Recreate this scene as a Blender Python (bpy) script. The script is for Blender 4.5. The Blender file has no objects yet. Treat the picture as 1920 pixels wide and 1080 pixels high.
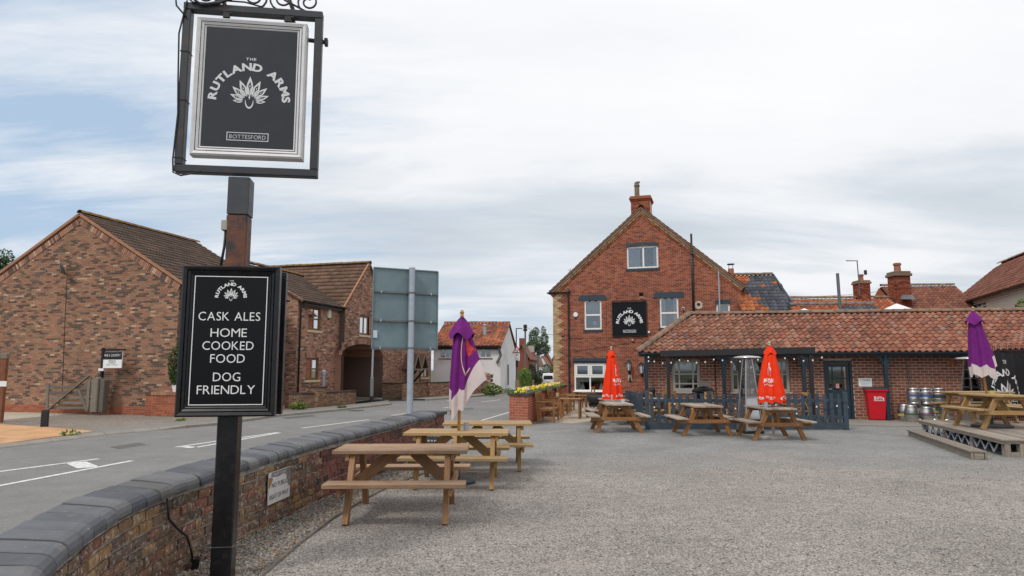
import bpy, math, random
from mathutils import Vector, Matrix, Quaternion
R = random.Random(7)
V = Vector
PI = math.pi
scn = bpy.context.scene
col = scn.collection

# ------------------------------------------------------------------ camera, sky, sun, exposure
EYE = 1.65
FPX = 1280.0
PITCH = math.atan(153 / FPX)
cd = bpy.data.cameras.new('camera')
cam = bpy.data.objects.new('camera', cd)
col.objects.link(cam)
cam.location = (0, 0, EYE)
cam.rotation_euler = (PI / 2 + PITCH, 0, 0)
cd.sensor_width = 36
cd.lens = 24
cd.clip_start = 0.05
cd.clip_end = 6000
scn.camera = cam

SUN = V((-0.42, -0.50, 0.80)).normalized()
wd = bpy.data.worlds.new('World')
scn.world = wd
wd.use_nodes = True
wn, wl = wd.node_tree.nodes, wd.node_tree.links
wn.clear()


def wnode(t, **kw):
    n = wn.new(t)
    for k, v in kw.items():
        if k in n.inputs:
            n.inputs[k].default_value = v
        else:
            setattr(n, k, v)
    return n


def wmath(op, a, b=None, clamp=False):
    n = wn.new('ShaderNodeMath')
    n.operation = op
    n.use_clamp = clamp
    for i, x in enumerate((a, b)):
        if x is None:
            continue
        if isinstance(x, (int, float)):
            n.inputs[i].default_value = x
        else:
            wl.new(x, n.inputs[i])
    return n.outputs[0]


def wramp(fac, stops):
    n = wn.new('ShaderNodeValToRGB')
    e = n.color_ramp.elements
    while len(e) < len(stops):
        e.new(0.5)
    for k, (p, c) in enumerate(stops):
        e[k].position = p
        e[k].color = (c, c, c, 1) if isinstance(c, (int, float)) else (*c, 1)
    wl.new(fac, n.inputs[0])
    return n.outputs[0]


sky = wnode('ShaderNodeTexSky')
sky.sky_type = 'NISHITA'
sky.sun_disc = False
sky.sun_elevation = math.asin(SUN.z)
sky.sun_rotation = math.atan2(SUN.x, SUN.y)
sky.air_density = 1.0
sky.dust_density = 1.5
tc = wnode('ShaderNodeTexCoord')
sp = wnode('ShaderNodeSeparateXYZ')
wl.new(tc.outputs['Generated'], sp.inputs[0])
zc = wmath('ADD', wmath('MAXIMUM', sp.outputs[2], 0.0), 0.16)
cx = wnode('ShaderNodeCombineXYZ')
wl.new(wmath('DIVIDE', sp.outputs[0], zc), cx.inputs[0])
wl.new(wmath('DIVIDE', sp.outputs[1], zc), cx.inputs[1])


def wnoise(rot, scl, scale, det, rough, dist=0.0, off=0):
    m = wn.new('ShaderNodeMapping')
    m.inputs['Rotation'].default_value = (0, 0, rot)
    m.inputs['Scale'].default_value = scl
    m.inputs['Location'].default_value = (off, off * .37, 0)
    wl.new(cx.outputs[0], m.inputs[0])
    n = wn.new('ShaderNodeTexNoise')
    n.inputs['Scale'].default_value = scale
    n.inputs['Detail'].default_value = det
    n.inputs['Roughness'].default_value = rough
    n.inputs['Distortion'].default_value = dist
    wl.new(m.outputs[0], n.inputs[0])
    return n.outputs[0]


n_big = wnoise(0.35, (0.7, 1.2, 1), 0.62, 4, 0.5, 0.2, 3.1)
n_wisp = wnoise(0.42, (0.45, 2.0, 1), 1.5, 8, 0.6, 0.5, 1.7)
n_puff = wnoise(0.42, (0.8, 1.6, 1), 3.2, 9, 0.62, 0.3, 5.3)
# open blue with thin wisps towards the west (camera left), a thick veil elsewhere
west = wmath('MULTIPLY', sp.outputs[0], 0.62)
cov = wmath('ADD', wmath('ADD', wmath('MULTIPLY', n_big, 0.62), wmath('MULTIPLY', n_wisp, 1.05)), west)
cov = wmath('ADD', cov, wmath('MULTIPLY', wmath('SUBTRACT', n_puff, 0.5), 0.45))
cov = wmath('ADD', cov, wmath('SUBTRACT', wmath('MULTIPLY', sp.outputs[2], 0.62), 0.20))
cover = wramp(cov, [(0.26, 0.05), (0.42, 0.45), (0.58, 0.84), (0.76, 1.0)])
# an old spread-out vapour trail and a thin newer one across the blue
def trail(p0, p1, wid, soft, amt):
    def dirv(px, py):
        x, u = (px - 960) / FPX, -(py - 540) / FPX
        c_, s_ = math.cos(PITCH), math.sin(PITCH)
        return V((x, c_ - u * s_, s_ + u * c_))
    n_ = dirv(*p0).cross(dirv(*p1)).normalized()
    d = wn.new('ShaderNodeVectorMath')
    d.operation = 'DOT_PRODUCT'
    wl.new(tc.outputs['Generated'], d.inputs[0])
    d.inputs[1].default_value = n_
    dd = wmath('ABSOLUTE', wmath('ADD', d.outputs['Value'], wmath('MULTIPLY', wmath('SUBTRACT', n_puff, 0.5), soft)))
    return wmath('MULTIPLY', wramp(dd, [(0.0, 1.0), (wid * .5, .8), (wid, 0.0)]), amt)


cov = wmath('ADD', cov, trail((0, 172), (330, 245), 0.032, 0.07, 0.62))
cov = wmath('ADD', cov, trail((0, 208), (330, 292), 0.005, 0.006, 0.30))
# overcast luminance grows towards the zenith; soft grey undersides low down
n_shade = wnoise(0.15, (0.6, 1.2, 1), 1.0, 6, 0.55, 0.3, 9.2)
gr = wramp(wmath('ADD', wmath('ADD', wmath('ADD', wmath('MULTIPLY', n_shade, 0.70), wmath('MULTIPLY', n_wisp, 0.22)), -.26), wmath('MULTIPLY', sp.outputs[2], 0.55)),
           [(0.10, (5.5, 6.1, 6.8)), (0.25, (6.9, 7.45, 8.05)), (0.36, (9.0, 9.2, 9.5)), (0.52, (9.75, 9.85, 10.0)), (0.85, (11.6, 11.6, 11.6))])
shade = gr
mixc = wn.new('ShaderNodeMix')
mixc.data_type = 'RGBA'
wl.new(cover, mixc.inputs['Factor'])
skyc = wn.new('ShaderNodeMix')
skyc.data_type = 'RGBA'
skyc.blend_type = 'MIX'
skyc.inputs['Factor'].default_value = 0.7
wl.new(sky.outputs[0], skyc.inputs['A'])
skyc.inputs['B'].default_value = (5.2, 6.9, 9.0, 1)
wl.new(skyc.outputs['Result'], mixc.inputs['A'])
wl.new(shade, mixc.inputs['B'])
bg = wnode('ShaderNodeBackground')
bg.inputs['Strength'].default_value = 0.1
wl.new(mixc.outputs['Result'], bg.inputs[0])
wo = wn.new('ShaderNodeOutputWorld')
wl.new(bg.outputs[0], wo.inputs[0])

sl = bpy.data.lights.new('sun', 'SUN')
sl.energy = 1.5
sl.angle = math.radians(10)
sl.color = (1.0, 0.95, 0.88)
so = bpy.data.objects.new('sun', sl)
col.objects.link(so)
so.location = (-20, -20, 40)
so.rotation_mode = 'QUATERNION'
so.rotation_quaternion = SUN.to_track_quat('Z', 'Y')
vs = scn.view_settings
vs.view_transform = 'Standard'
vs.look = 'None'
vs.exposure = 0.0
vs.gamma = 1.0
vs.use_curve_mapping = False
scn.cycles.max_bounces = 6
scn.cycles.transparent_max_bounces = 12

# ------------------------------------------------------------------ measuring helpers (survey of the place)
_c, _s = math.cos(PITCH), math.sin(PITCH)


def ray(px, py):
    x = (px - 960) / FPX
    u = -(py - 540) / FPX
    return V((x, _c - u * _s, _s + u * _c))


def gp(px, py, z=0.0):
    d = ray(px, py)
    t = (z - EYE) / d.z
    return V((d.x * t, d.y * t, z))


def yp(px, py, Y):
    d = ray(px, py)
    t = Y / d.y
    return V((d.x * t, Y, EYE + d.z * t))


def proj(p):
    zc = p.y * _c + (p.z - EYE) * _s
    u = -p.y * _s + (p.z - EYE) * _c
    if zc < 0.1:
        return (-9999, -9999)
    return (960 + FPX * p.x / zc, 540 - FPX * u / zc)


# ------------------------------------------------------------------ mesh builder
class MB:
    def __init__(s):
        s.v, s.f = [], []

    def add(s, vs, fs):
        b = len(s.v)
        s.v += [tuple(x) for x in vs]
        s.f += [tuple(i + b for i in f) for f in fs]
        return s

    def poly(s, pts):
        return s.add(pts, [tuple(range(len(pts)))])

    def box(s, c, d, M=None):
        x, y, z = d[0] / 2, d[1] / 2, d[2] / 2
        vs = [V((a * x, b * y, e * z)) for e in (-1, 1) for b in (-1, 1) for a in (-1, 1)]
        c = V(c)
        vs = [(M @ p if M else p) + c for p in vs]
        return s.add(vs, [(0, 2, 3, 1), (4, 5, 7, 6), (0, 1, 5, 4), (2, 6, 7, 3), (0, 4, 6, 2), (1, 3, 7, 5)])

    def box2(s, a, b):
        return s.box([(a[i] + b[i]) / 2 for i in range(3)], [abs(b[i] - a[i]) for i in range(3)])

    def bar(s, p0, p1, w, h, up=(0, 0, 1)):
        p0, p1 = V(p0), V(p1)
        L = (p1 - p0).length
        return s.box((p0 + p1) / 2, (L, w, h), frame(p1 - p0, up))

    def tube(s, pts, r, n=8, cap=True):
        pts = [V(p) for p in pts]
        m = len(pts)
        rs = r if isinstance(r, (list, tuple)) else [r] * m
        vs = []
        ref = None
        for i, p in enumerate(pts):
            t = (pts[min(i + 1, m - 1)] - pts[max(i - 1, 0)]).normalized()
            if ref is None:
                ref = V((0, 0, 1)) if abs(t.z) < 0.9 else V((1, 0, 0))
            a = t.cross(ref).normalized()
            b = a.cross(t).normalized()
            ref = b
            for k in range(n):
                q = 2 * PI * k / n
                vs.append(p + (a * math.cos(q) + b * math.sin(q)) * rs[i])
        fs = [(i * n + k, i * n + (k + 1) % n, (i + 1) * n + (k + 1) % n, (i + 1) * n + k) for i in range(m - 1) for k in range(n)]
        if cap:
            fs += [tuple(range(n))[::-1], tuple((m - 1) * n + k for k in range(n))]
        return s.add(vs, fs)

    def lathe(s, prof, n=20, c=(0, 0, 0)):
        c = V(c)
        vs = [c + V((r * math.cos(2 * PI * k / n), r * math.sin(2 * PI * k / n), z)) for r, z in prof for k in range(n)]
        m = len(prof)
        fs = [(i * n + k, i * n + (k + 1) % n, (i + 1) * n + (k + 1) % n, (i + 1) * n + k) for i in range(m - 1) for k in range(n)]
        fs += [tuple(range(n))[::-1], tuple((m - 1) * n + k for k in range(n))]
        return s.add(vs, fs)

    def prism(s, pts, d):
        d = V(d)
        n = len(pts)
        vs = [V(p) for p in pts] + [V(p) + d for p in pts]
        fs = [tuple(range(n))[::-1], tuple(range(n, 2 * n))] + [(i, (i + 1) % n, n + (i + 1) % n, n + i) for i in range(n)]
        return s.add(vs, fs)

    def ball(s, c, r, n=8, m=5, sq=(1, 1, 1)):
        c = V(c)
        pr = [(max(1e-4, r * math.sin(PI * i / m)), -r * math.cos(PI * i / m)) for i in range(m + 1)]
        b = MB().lathe(pr, n)
        return s.add([c + V((p[0] * sq[0], p[1] * sq[1], p[2] * sq[2])) for p in b.v], b.f)


def frame(d, up=(0, 0, 1)):
    x = V(d).normalized()
    u = V(up)
    if abs(x.dot(u.normalized())) > 0.98:
        u = V((0, 1, 0)) if abs(x.y) < 0.9 else V((1, 0, 0))
    y = u.cross(x).normalized()
    z = x.cross(y)
    return Matrix((x, y, z)).transposed()


def mesh(mb, name, mat, smooth=False):
    me = bpy.data.meshes.new(name)
    me.from_pydata(mb.v, [], mb.f)
    if mat:
        me.materials.append(mat)
    if smooth:
        me.polygons.foreach_set('use_smooth', [True] * len(me.polygons))
    me.update()
    return me


def link(name, me, parent=None, M=None):
    o = bpy.data.objects.new(name, me)
    col.objects.link(o)
    if parent is not None:
        o.parent = parent
        if M is None and parent.get('_w'):
            o.matrix_parent_inverse = Matrix.Translation(-parent.location)
        elif parent.get('_w'):
            o.matrix_parent_inverse = Matrix.Translation(-parent.location)
    if M is not None:
        o.matrix_basis = M
    return o


def ob(name, mb, mat, parent=None, smooth=False, bevel=0.0, M=None, auto=None):
    o = link(name, mesh(mb, name, mat, smooth), parent, M)
    if bevel:
        b = o.modifiers.new('bevel', 'BEVEL')
        b.width = bevel
        b.segments = 1
        b.limit_method = 'ANGLE'
    if auto:
        e = o.modifiers.new('split', 'EDGE_SPLIT')
        e.split_angle = math.radians(auto)
    return o


def tag(o, label, cat, group=None, kind=None):
    if label:
        o['label'] = label
    if cat:
        o['category'] = cat
    if group:
        o['group'] = group
    if kind:
        o['kind'] = kind
    return o


def thing(name, label, cat, loc=(0, 0, 0), rz=0.0, group=None, world=False):
    o = bpy.data.objects.new(name, None)
    col.objects.link(o)
    o.location = loc
    o.rotation_euler = (0, 0, rz)
    o.empty_display_size = 0.2
    if world:
        o['_w'] = 1
    return tag(o, label, cat, group)


def copy_tree(o, parent=None):
    c = o.copy()
    col.objects.link(c)
    if parent is not None:
        c.parent = parent
    for ch in list(o.children):
        copy_tree(ch, c)
    return c


def place(proto, label, loc, rz=0.0, first=[]):
    if proto.name in first:
        o = copy_tree(proto)
    else:
        first.append(proto.name)
        o = proto
    o.location = loc
    o.rotation_euler = (0, 0, rz)
    o['label'] = label
    return o


def plank(name, mat, parent, p0, p1, w, t, up=(0, 0, 1), bevel=0.004, world=False):
    """a timber with its own local x along the grain; w across, t along up"""
    p0, p1 = V(p0), V(p1)
    L = (p1 - p0).length
    key = (round(L, 3), round(w, 3), round(t, 3), mat.name, name)
    me = _pl.get(key)
    if me is None:
        me = _pl[key] = mesh(MB().box((0, 0, 0), (L, w, t)), name, mat)
    o = link(name, me, parent, Matrix.Translation((p0 + p1) / 2) @ frame(p1 - p0, up).to_4x4())
    if bevel:
        b = o.modifiers.new('bevel', 'BEVEL')
        b.width = bevel
        b.segments = 1
    return o


_pl = {}


# ------------------------------------------------------------------ materials
def srgb(r, g, b):
    return tuple(((c / 255) / 12.92 if c / 255 < .04045 else ((c / 255 + .055) / 1.055) ** 2.4) for c in (r, g, b))


class NT:
    def __init__(s, name):
        s.m = bpy.data.materials.new(name)
        s.m.use_nodes = True
        s.n, s.l = s.m.node_tree.nodes, s.m.node_tree.links
        s.b = s.n['Principled BSDF']

    def nd(s, t, **kw):
        n = s.n.new(t)
        for k, v in kw.items():
            if k in n.inputs:
                n.inputs[k].default_value = v
            else:
                setattr(n, k, v)
        return n

    def put(s, sock, x):
        if hasattr(x, 'is_output'):
            s.l.new(x, sock)
        elif isinstance(x, (tuple, list)) and len(x) == 3 and sock.type == 'RGBA':
            sock.default_value = (*x, 1)
        else:
            sock.default_value = x

    def math(s, op, a, b=0.0, clamp=False):
        n = s.nd('ShaderNodeMath', operation=op)
        n.use_clamp = clamp
        s.put(n.inputs[0], a)
        s.put(n.inputs[1], b)
        return n.outputs[0]

    def pos(s):
        return s.nd('ShaderNodeNewGeometry').outputs['Position']

    def obj(s):
        return s.nd('ShaderNodeTexCoord').outputs['Object']

    def rnd(s):
        a = s.nd('ShaderNodeNewGeometry').outputs['Random Per Island']
        b = s.nd('ShaderNodeObjectInfo').outputs['Random']
        return s.math('FRACT', s.math('ADD', a, b))

    def noise(s, vec, scale, det=4, rough=.55, dist=0, stretch=None):
        if stretch:
            m = s.nd('ShaderNodeMapping')
            m.inputs['Scale'].default_value = stretch
            s.l.new(vec, m.inputs[0])
            vec = m.outputs[0]
        n = s.nd('ShaderNodeTexNoise', Scale=scale, Detail=det, Roughness=rough, Distortion=dist)
        s.l.new(vec, n.inputs['Vector'])
        return n.outputs[0]

    def vor(s, vec, scale, out='Color', feature='F1'):
        n = s.nd('ShaderNodeTexVoronoi', Scale=scale)
        n.feature = feature
        s.l.new(vec, n.inputs['Vector'])
        return n.outputs[out]

    def ramp(s, fac, stops, const=False):
        n = s.nd('ShaderNodeValToRGB')
        if const:
            n.color_ramp.interpolation = 'CONSTANT'
        e = n.color_ramp.elements
        while len(e) < len(stops):
            e.new(0.5)
        for k, (p, c) in enumerate(stops):
            e[k].position = p
            e[k].color = (c, c, c, 1) if isinstance(c, (int, float)) else (*c, 1)
        s.l.new(fac, n.inputs[0])
        return n.outputs[0]

    def mix(s, f, a, b, mode='MIX'):
        n = s.nd('ShaderNodeMix')
        n.data_type = 'RGBA'
        n.blend_type = mode
        s.put(n.inputs['Factor'], f)
        s.put(n.inputs['A'], a)
        s.put(n.inputs['B'], b)
        return n.outputs['Result']

    def vary(s, colr, vec, scale, amt, det=5):
        """multiply a colour by noise round 1"""
        n = s.noise(vec, scale, det)
        k = s.ramp(n, [(0.25, 1 - amt), (0.75, 1 + amt)])
        return s.mix(1.0, colr, k, 'MULTIPLY')

    def bump(s, h, strength=.5, dist=.01):
        n = s.nd('ShaderNodeBump', Strength=strength, Distance=dist)
        s.l.new(h, n.inputs['Height'])
        s.l.new(n.outputs[0], s.b.inputs['Normal'])

    def out(s, colr, rough=.8, metal=0.0, spec=.5):
        s.put(s.b.inputs['Base Color'], colr)
        s.put(s.b.inputs['Roughness'], rough)
        s.b.inputs['Metallic'].default_value = metal
        s.b.inputs['Specular IOR Level'].default_value = spec
        return s.m


def plain(name, c, rough=.6, metal=0., var=.12, scale=6, bump=0., spec=.5, dirt=None):
    t = NT(name)
    p = t.pos()
    cc = t.vary(c, p, scale, var)
    if dirt:
        cc = t.mix(t.math('MULTIPLY', t.ramp(t.noise(p, dirt[1], 6, .65), [(dirt[3] if len(dirt) > 3 else .5, 0.), (dirt[3] + .14 if len(dirt) > 3 else .72, 1.)]) , dirt[2]), cc, dirt[0])
    rr = t.math('ADD', t.math('MULTIPLY', t.noise(p, scale * 2.3, 3), .2), rough - .1, True)
    if bump:
        t.bump(t.noise(p, scale * 8, 4), bump, .01)
    return t.out(cc, rr, metal, spec)


def brickmat(name, pal, var=.22, stain=None, bump=.5):
    """pal: list of (position, colour) picked per brick"""
    t = NT(name)
    p = t.pos()
    c = t.ramp(t.rnd(), pal, True)
    c = t.vary(c, p, 28, var, 4)
    c = t.vary(c, p, .55, .14, 3)
    if stain:
        for (sc, lo, hi, amt, sccol) in stain:
            c = t.mix(t.math('MULTIPLY', t.ramp(t.noise(p, sc, 7, .68), [(lo, 0.), (hi, 1.)]), amt), c, sccol)
    t.bump(t.noise(p, 90, 4, .6), bump, .006)
    return t.out(c, .9, 0, .25)


def woodmat(name, c1, c2, rough=.65, grey=None, knots=True):
    t = NT(name)
    o = t.obj()
    r = t.nd('ShaderNodeObjectInfo').outputs['Random']
    off = t.nd('ShaderNodeVectorMath', operation='ADD')
    t.l.new(o, off.inputs[0])
    cb = t.nd('ShaderNodeCombineXYZ')
    for k in range(3):
        t.l.new(t.math('MULTIPLY', r, 37.0 + 11 * k), cb.inputs[k])
    t.l.new(cb.outputs[0], off.inputs[1])
    vec = off.outputs[0]
    g = t.noise(vec, 9, 6, .6, .6, (.35, 5, 5))
    g2 = t.noise(vec, 30, 4, .6, .2, (.25, 6, 6))
    c = t.ramp(g, [(.3, c1), (.7, c2)])
    c = t.mix(.5, c, t.ramp(g2, [(.32, .35), (.50, 1.0), (.7, 1.25)]), 'MULTIPLY')
    k = t.ramp(r, [(0., .68), (.5, 1.0), (1., 1.22)])
    c = t.mix(1., c, k, 'MULTIPLY')
    if grey:
        f = t.ramp(t.noise(t.pos(), 3.2, 6, .65), [(.35, 0.), (.65, 1.)])
        c = t.mix(t.math('MULTIPLY', f, grey[1]), c, grey[0])
    t.bump(g2, .35, .004)
    return t.out(c, rough, 0, .35)


def glassmat(name, tint=(.9, .95, .95), refl=.16):
    m = bpy.data.materials.new(name)
    m.use_nodes = True
    n, l = m.node_tree.nodes, m.node_tree.links
    n.clear()
    tr = n.new('ShaderNodeBsdfTransparent')
    tr.inputs[0].default_value = (*tint, 1)
    gl = n.new('ShaderNodeBsdfGlossy')
    gl.inputs['Roughness'].default_value = .03
    lw = n.new('ShaderNodeFresnel')
    lw.inputs[0].default_value = 1.5
    ad = n.new('ShaderNodeMath')
    ad.operation = 'ADD'
    ad.use_clamp = True
    ad.inputs[1].default_value = refl
    l.new(lw.outputs[0], ad.inputs[0])
    mx = n.new('ShaderNodeMixShader')
    l.new(ad.outputs[0], mx.inputs[0])
    l.new(tr.outputs[0], mx.inputs[1])
    l.new(gl.outputs[0], mx.inputs[2])
    o = n.new('ShaderNodeOutputMaterial')
    l.new(mx.outputs[0], o.inputs[0])
    return m

# ---- palette
def pg(pal, g=1.0, d=0.0, m=0.0):
    """palette scaled by g and desaturated by d"""
    out = []
    for p, c in pal:
        l = .3 * c[0] + .6 * c[1] + .1 * c[2]
        out.append((p, tuple(min(.9, (x * (1 - d) + l * d) * g) for x in c)))
    if m:
        av = [sum(c[k] for _, c in out) / len(out) for k in range(3)]
        out = [(p, tuple(c[k] * (1 - m) + av[k] * m for k in range(3))) for p, c in out]
    return out


GLASS = glassmat('window_glass', refl=.10)
GLASS_SKY = glassmat('window_glass_upper', (.85, .9, .94), .13)
GLASS_LOW = glassmat('window_glass_low_refl', (.85, .88, .88), .0)  # least reflective glass, nothing added beyond fresnel
GLASS_DIM = glassmat('heater_glass', (.82, .84, .85), .10)
WHITE = plain('white_frame_paint', (.86, .83, .80), .45, var=.04)
PUREWHITE = plain('white_plastic', (.82, .83, .84), .4, var=.04)
CREAMFR = plain('stone_grey_frame_paint', (.42, .38, .33), .5, var=.08)
BLACK = plain('black_gloss_paint', (.009, .009, .011), .3, var=.2, spec=.4, dirt=((.05, .045, .04), 14, .35))
BLACKM = plain('black_matt_paint', (.016, .016, .018), .55, var=.2)
BLACKPIPE = plain('black_pipe', (.014, .015, .018), .4, var=.3, dirt=((.06, .055, .05), 9, .4))
PANELB = plain('sign_panel_black', (.006, .006, .007), .2, var=.1, spec=.22)
PANELG = plain('sign_panel_slate', (.042, .046, .054), .5, var=.05, spec=.2, dirt=((.06, .064, .07), 3, .3))
SILVER = plain('sign_frame_silver', (.70, .69, .69), .5, var=.05, dirt=((.35, .33, .31), 7, .3))
LETTER = plain('white_lettering', (.80, .80, .80), .5, var=.02)
LETTERG = plain('grey_white_lettering', (.66, .66, .67), .5, var=.03)
RUST = plain('rusty_steel_post', (.15, .050, .024), .6, var=.35, scale=9, dirt=((.032, .028, .029), 4.6, .96, .47), bump=.2)
DARKBLUE = plain('navy_paint', (.014, .034, .052), .42, var=.15, scale=4)
FENCEBLUE = plain('fence_slate_blue_paint', (.038, .060, .084), .6, var=.25, scale=5, bump=.15, dirt=((.10, .12, .13), 6, .5))
DARKLINT = plain('lintel_navy_paint', (.030, .044, .062), .55, var=.12)
SIGNBACK = plain('traffic_sign_back_grey', (.165, .235, .255), .45, var=.06, scale=2, dirt=((.10, .15, .16), 2.2, .5))
GALV = plain('galvanised_post', (.40, .44, .50), .42, .35, var=.1, scale=9)
GALVD = plain('galvanised_rail', (.16, .17, .18), .5, .4, var=.25, scale=12, dirt=((.12, .13, .05), 18, .6))
STEEL = plain('stainless_steel', (.56, .55, .54), .27, .95, var=.08, scale=3)
KEG = plain('keg_steel', (.55, .54, .52), .33, .92, var=.18, scale=7, dirt=((.16, .14, .12), 9, .5))
RED = plain('red_bin_plastic', (.62, .006, .018), .38, var=.08)
REDCLOTH = plain('red_parasol_cloth', (.82, .045, .012), .85, var=.1, scale=9, spec=.15)
PURPLE = plain('purple_parasol_cloth', (.165, .020, .175), .85, var=.16, scale=9, spec=.15)
PINKWHITE = plain('pale_hem_cloth', (.66, .56, .54), .9, var=.1, scale=10, spec=.15, dirt=((.38, .33, .32), 5, .5))
PALEWOOD = plain('pale_pole_wood', (.55, .42, .27), .5, var=.1, scale=9)
ORANGEPOLE = plain('varnished_pole_wood', (.42, .22, .07), .45, var=.15, scale=9)
BLACKCLOTH = plain('black_banner_cloth', (.010, .010, .013), .8, var=.2)
CONCRETE = plain('concrete', (.36, .33, .29), .9, var=.18, scale=3, bump=.2)
MORTAR_PALE = plain('pale_mortar', (.56, .45, .36), .95, var=.15, scale=8, bump=.3)
MORTAR_GREY = plain('grey_mortar', (.36, .30, .245), .95, var=.25, scale=8, bump=.3)
MORTAR_OLD = plain('old_wall_mortar', (.30, .265, .225), .95, var=.4, scale=11, bump=.8, dirt=((.60, .57, .52), 7, .8))
RENDERW = plain('white_render', (.80, .795, .80), .85, var=.05, scale=1.2, bump=.1, dirt=((.50, .49, .47), .8, .6))
RENDERC = plain('cream_render', (.74, .66, .53), .85, var=.06, scale=1.2, bump=.1)
DARKROOM = plain('unlit_room_shade', (.016, .015, .014), .9, var=.3)  # near-black backing boxes, shade of unlit rooms put into the colour
CURTAIN = plain('net_curtain', (.50, .53, .54), .95, var=.12, scale=30)
BLIND = plain('grey_blind', (.25, .29, .36), .9, var=.08)
BLINDGREEN = plain('olive_blind', (.12, .13, .09), .9, var=.12)
SLATESILL = plain('cream_stone_sill', (.62, .49, .32), .85, var=.1)
BROWNFR = plain('brown_upvc_frame', (.17, .082, .030), .45, var=.15)
TERRACOTTA = plain('terracotta_pot', (.33, .14, .08), .85, var=.25, scale=6, bump=.2)
STONEPOT = plain('weathered_chimney_pot', (.20, .15, .10), .9, var=.3, scale=9, bump=.3)
LEAD = plain('lead_flashing', (.12, .13, .145), .6, var=.15)
PINE = woodmat('pine_chair_wood', (.42, .20, .06), (.60, .33, .12), .5)
TABLEBROWN = woodmat('treated_table_timber', (.20, .095, .04), (.36, .19, .09), .65, ((.40, .26, .16), .25))
TABLEYEL = woodmat('yellow_table_timber', (.26, .14, .045), (.42, .25, .095), .62, ((.36, .26, .15), .2))
TOPBROWN = woodmat('worn_brown_top_timber', (.22, .122, .064), (.37, .225, .13), .7, ((.44, .33, .24), .35))
TOPYEL = woodmat('worn_yellow_top_timber', (.29, .175, .07), (.43, .28, .125), .68, ((.42, .33, .22), .3))
TABLEORANGE = woodmat('orange_leg_timber', (.21, .088, .028), (.34, .16, .06), .6)
TABLEGREY = woodmat('weathered_top_timber', (.27, .215, .17), (.42, .345, .285), .8)
TEAK = woodmat('teak_bench_timber', (.20, .092, .028), (.33, .17, .065), .55)
DECKWOOD = woodmat('deck_timber', (.20, .165, .13), (.34, .29, .24), .85)
OLDWOOD = woodmat('old_gate_timber', (.14, .12, .095), (.24, .215, .175), .9)

HOUSEPAL = [(0, (.27, .145, .085)), (.14, (.32, .165, .095)), (.28, (.24, .10, .06)), (.40, (.30, .13, .075)), (.52, (.20, .12, .078)),
            (.64, (.10, .07, .055)), (.74, (.052, .042, .038)), (.86, (.036, .032, .032)), (.93, (.46, .32, .20)), (.965, (.34, .19, .11))]
B_HOUSE = brickmat('mixed_stock_brick', pg(HOUSEPAL, 1.22, .06, .25))
B_HOUSE2 = brickmat('mixed_russet_brick', pg([(0, (.26, .125, .075)), (.2, (.30, .145, .085)), (.38, (.21, .09, .055)), (.52, (.27, .12, .07)),
                                          (.66, (.11, .06, .045)), (.76, (.06, .045, .04)), (.88, (.20, .085, .05)), (.95, (.40, .26, .16))], 1.62, .18, .2))
B_PLINTH = brickmat('red_plinth_brick', [(0, (.33, .105, .055)), (.35, (.38, .125, .065)), (.7, (.29, .085, .045))])
B_PUB = brickmat('pub_red_brick', pg([(0, (.34, .092, .045)), (.16, (.40, .115, .055)), (.34, (.30, .078, .040)), (.52, (.26, .065, .036)), (.66, (.36, .125, .065)),
                                  (.78, (.20, .058, .038)), (.88, (.42, .14, .07)), (.95, (.15, .055, .042))], .90, .03), .2,
                 [(.45, .5, .75, .55, (.17, .062, .042)), (2.2, .62, .8, .35, (.40, .22, .15))])
B_EXT = brickmat('extension_red_brick', pg([(0, (.25, .084, .046)), (.25, (.285, .098, .054)), (.5, (.215, .070, .041)), (.75, (.265, .10, .06)), (.92, (.18, .064, .044))], 1.08, .14), .18)
B_VERGE = brickmat('muted_verge_brick', [(0, (.33, .23, .12)), (.3, (.27, .19, .10)), (.6, (.22, .14, .08)), (.85, (.38, .28, .16))], .25)
B_PILLAR = brickmat('planter_brick', [(0, (.36, .105, .060)), (.3, (.40, .125, .07)), (.6, (.32, .09, .052)), (.85, (.37, .14, .085))], .15)
B_YELLOW = brickmat('yellow_quoin_brick', [(0, (.47, .34, .18)), (.3, (.40, .28, .14)), (.6, (.34, .23, .125)), (.85, (.52, .40, .24))], .2)
B_WALL = brickmat('old_wall_brick', pg([(0, (.17, .095, .055)), (.14, (.22, .10, .055)), (.28, (.13, .085, .06)), (.42, (.20, .12, .07)), (.54, (.24, .085, .05)), (.64, (.31, .165, .06)), (.74, (.10, .07, .05)), (.84, (.18, .075, .05)), (.94, (.35, .21, .09))], 1.05, .10), .4,
                  [(4.5, .42, .64, .72, (.135, .092, .068)), (26, .54, .66, .8, (.56, .53, .48)), (7, .58, .74, .5, (.09, .072, .06)), (3.3, .60, .72, .35, (.30, .16, .06))], 1.0)
B_WALLRED = brickmat('far_wall_red_brick', pg([(0, (.23, .062, .04)), (.3, (.19, .058, .04)), (.55, (.27, .078, .048)), (.75, (.13, .055, .042)), (.9, (.08, .05, .04))], 1.0, .28), .35,
                     [(34, .63, .73, .5, (.42, .38, .34)), (7, .6, .76, .5, (.07, .05, .042))], 1.0)
B_LOW = brickmat('garden_wall_brick', [(0, (.20, .11, .07)), (.3, (.25, .15, .09)), (.6, (.16, .09, .06)), (.85, (.30, .20, .13))], .3)


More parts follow.
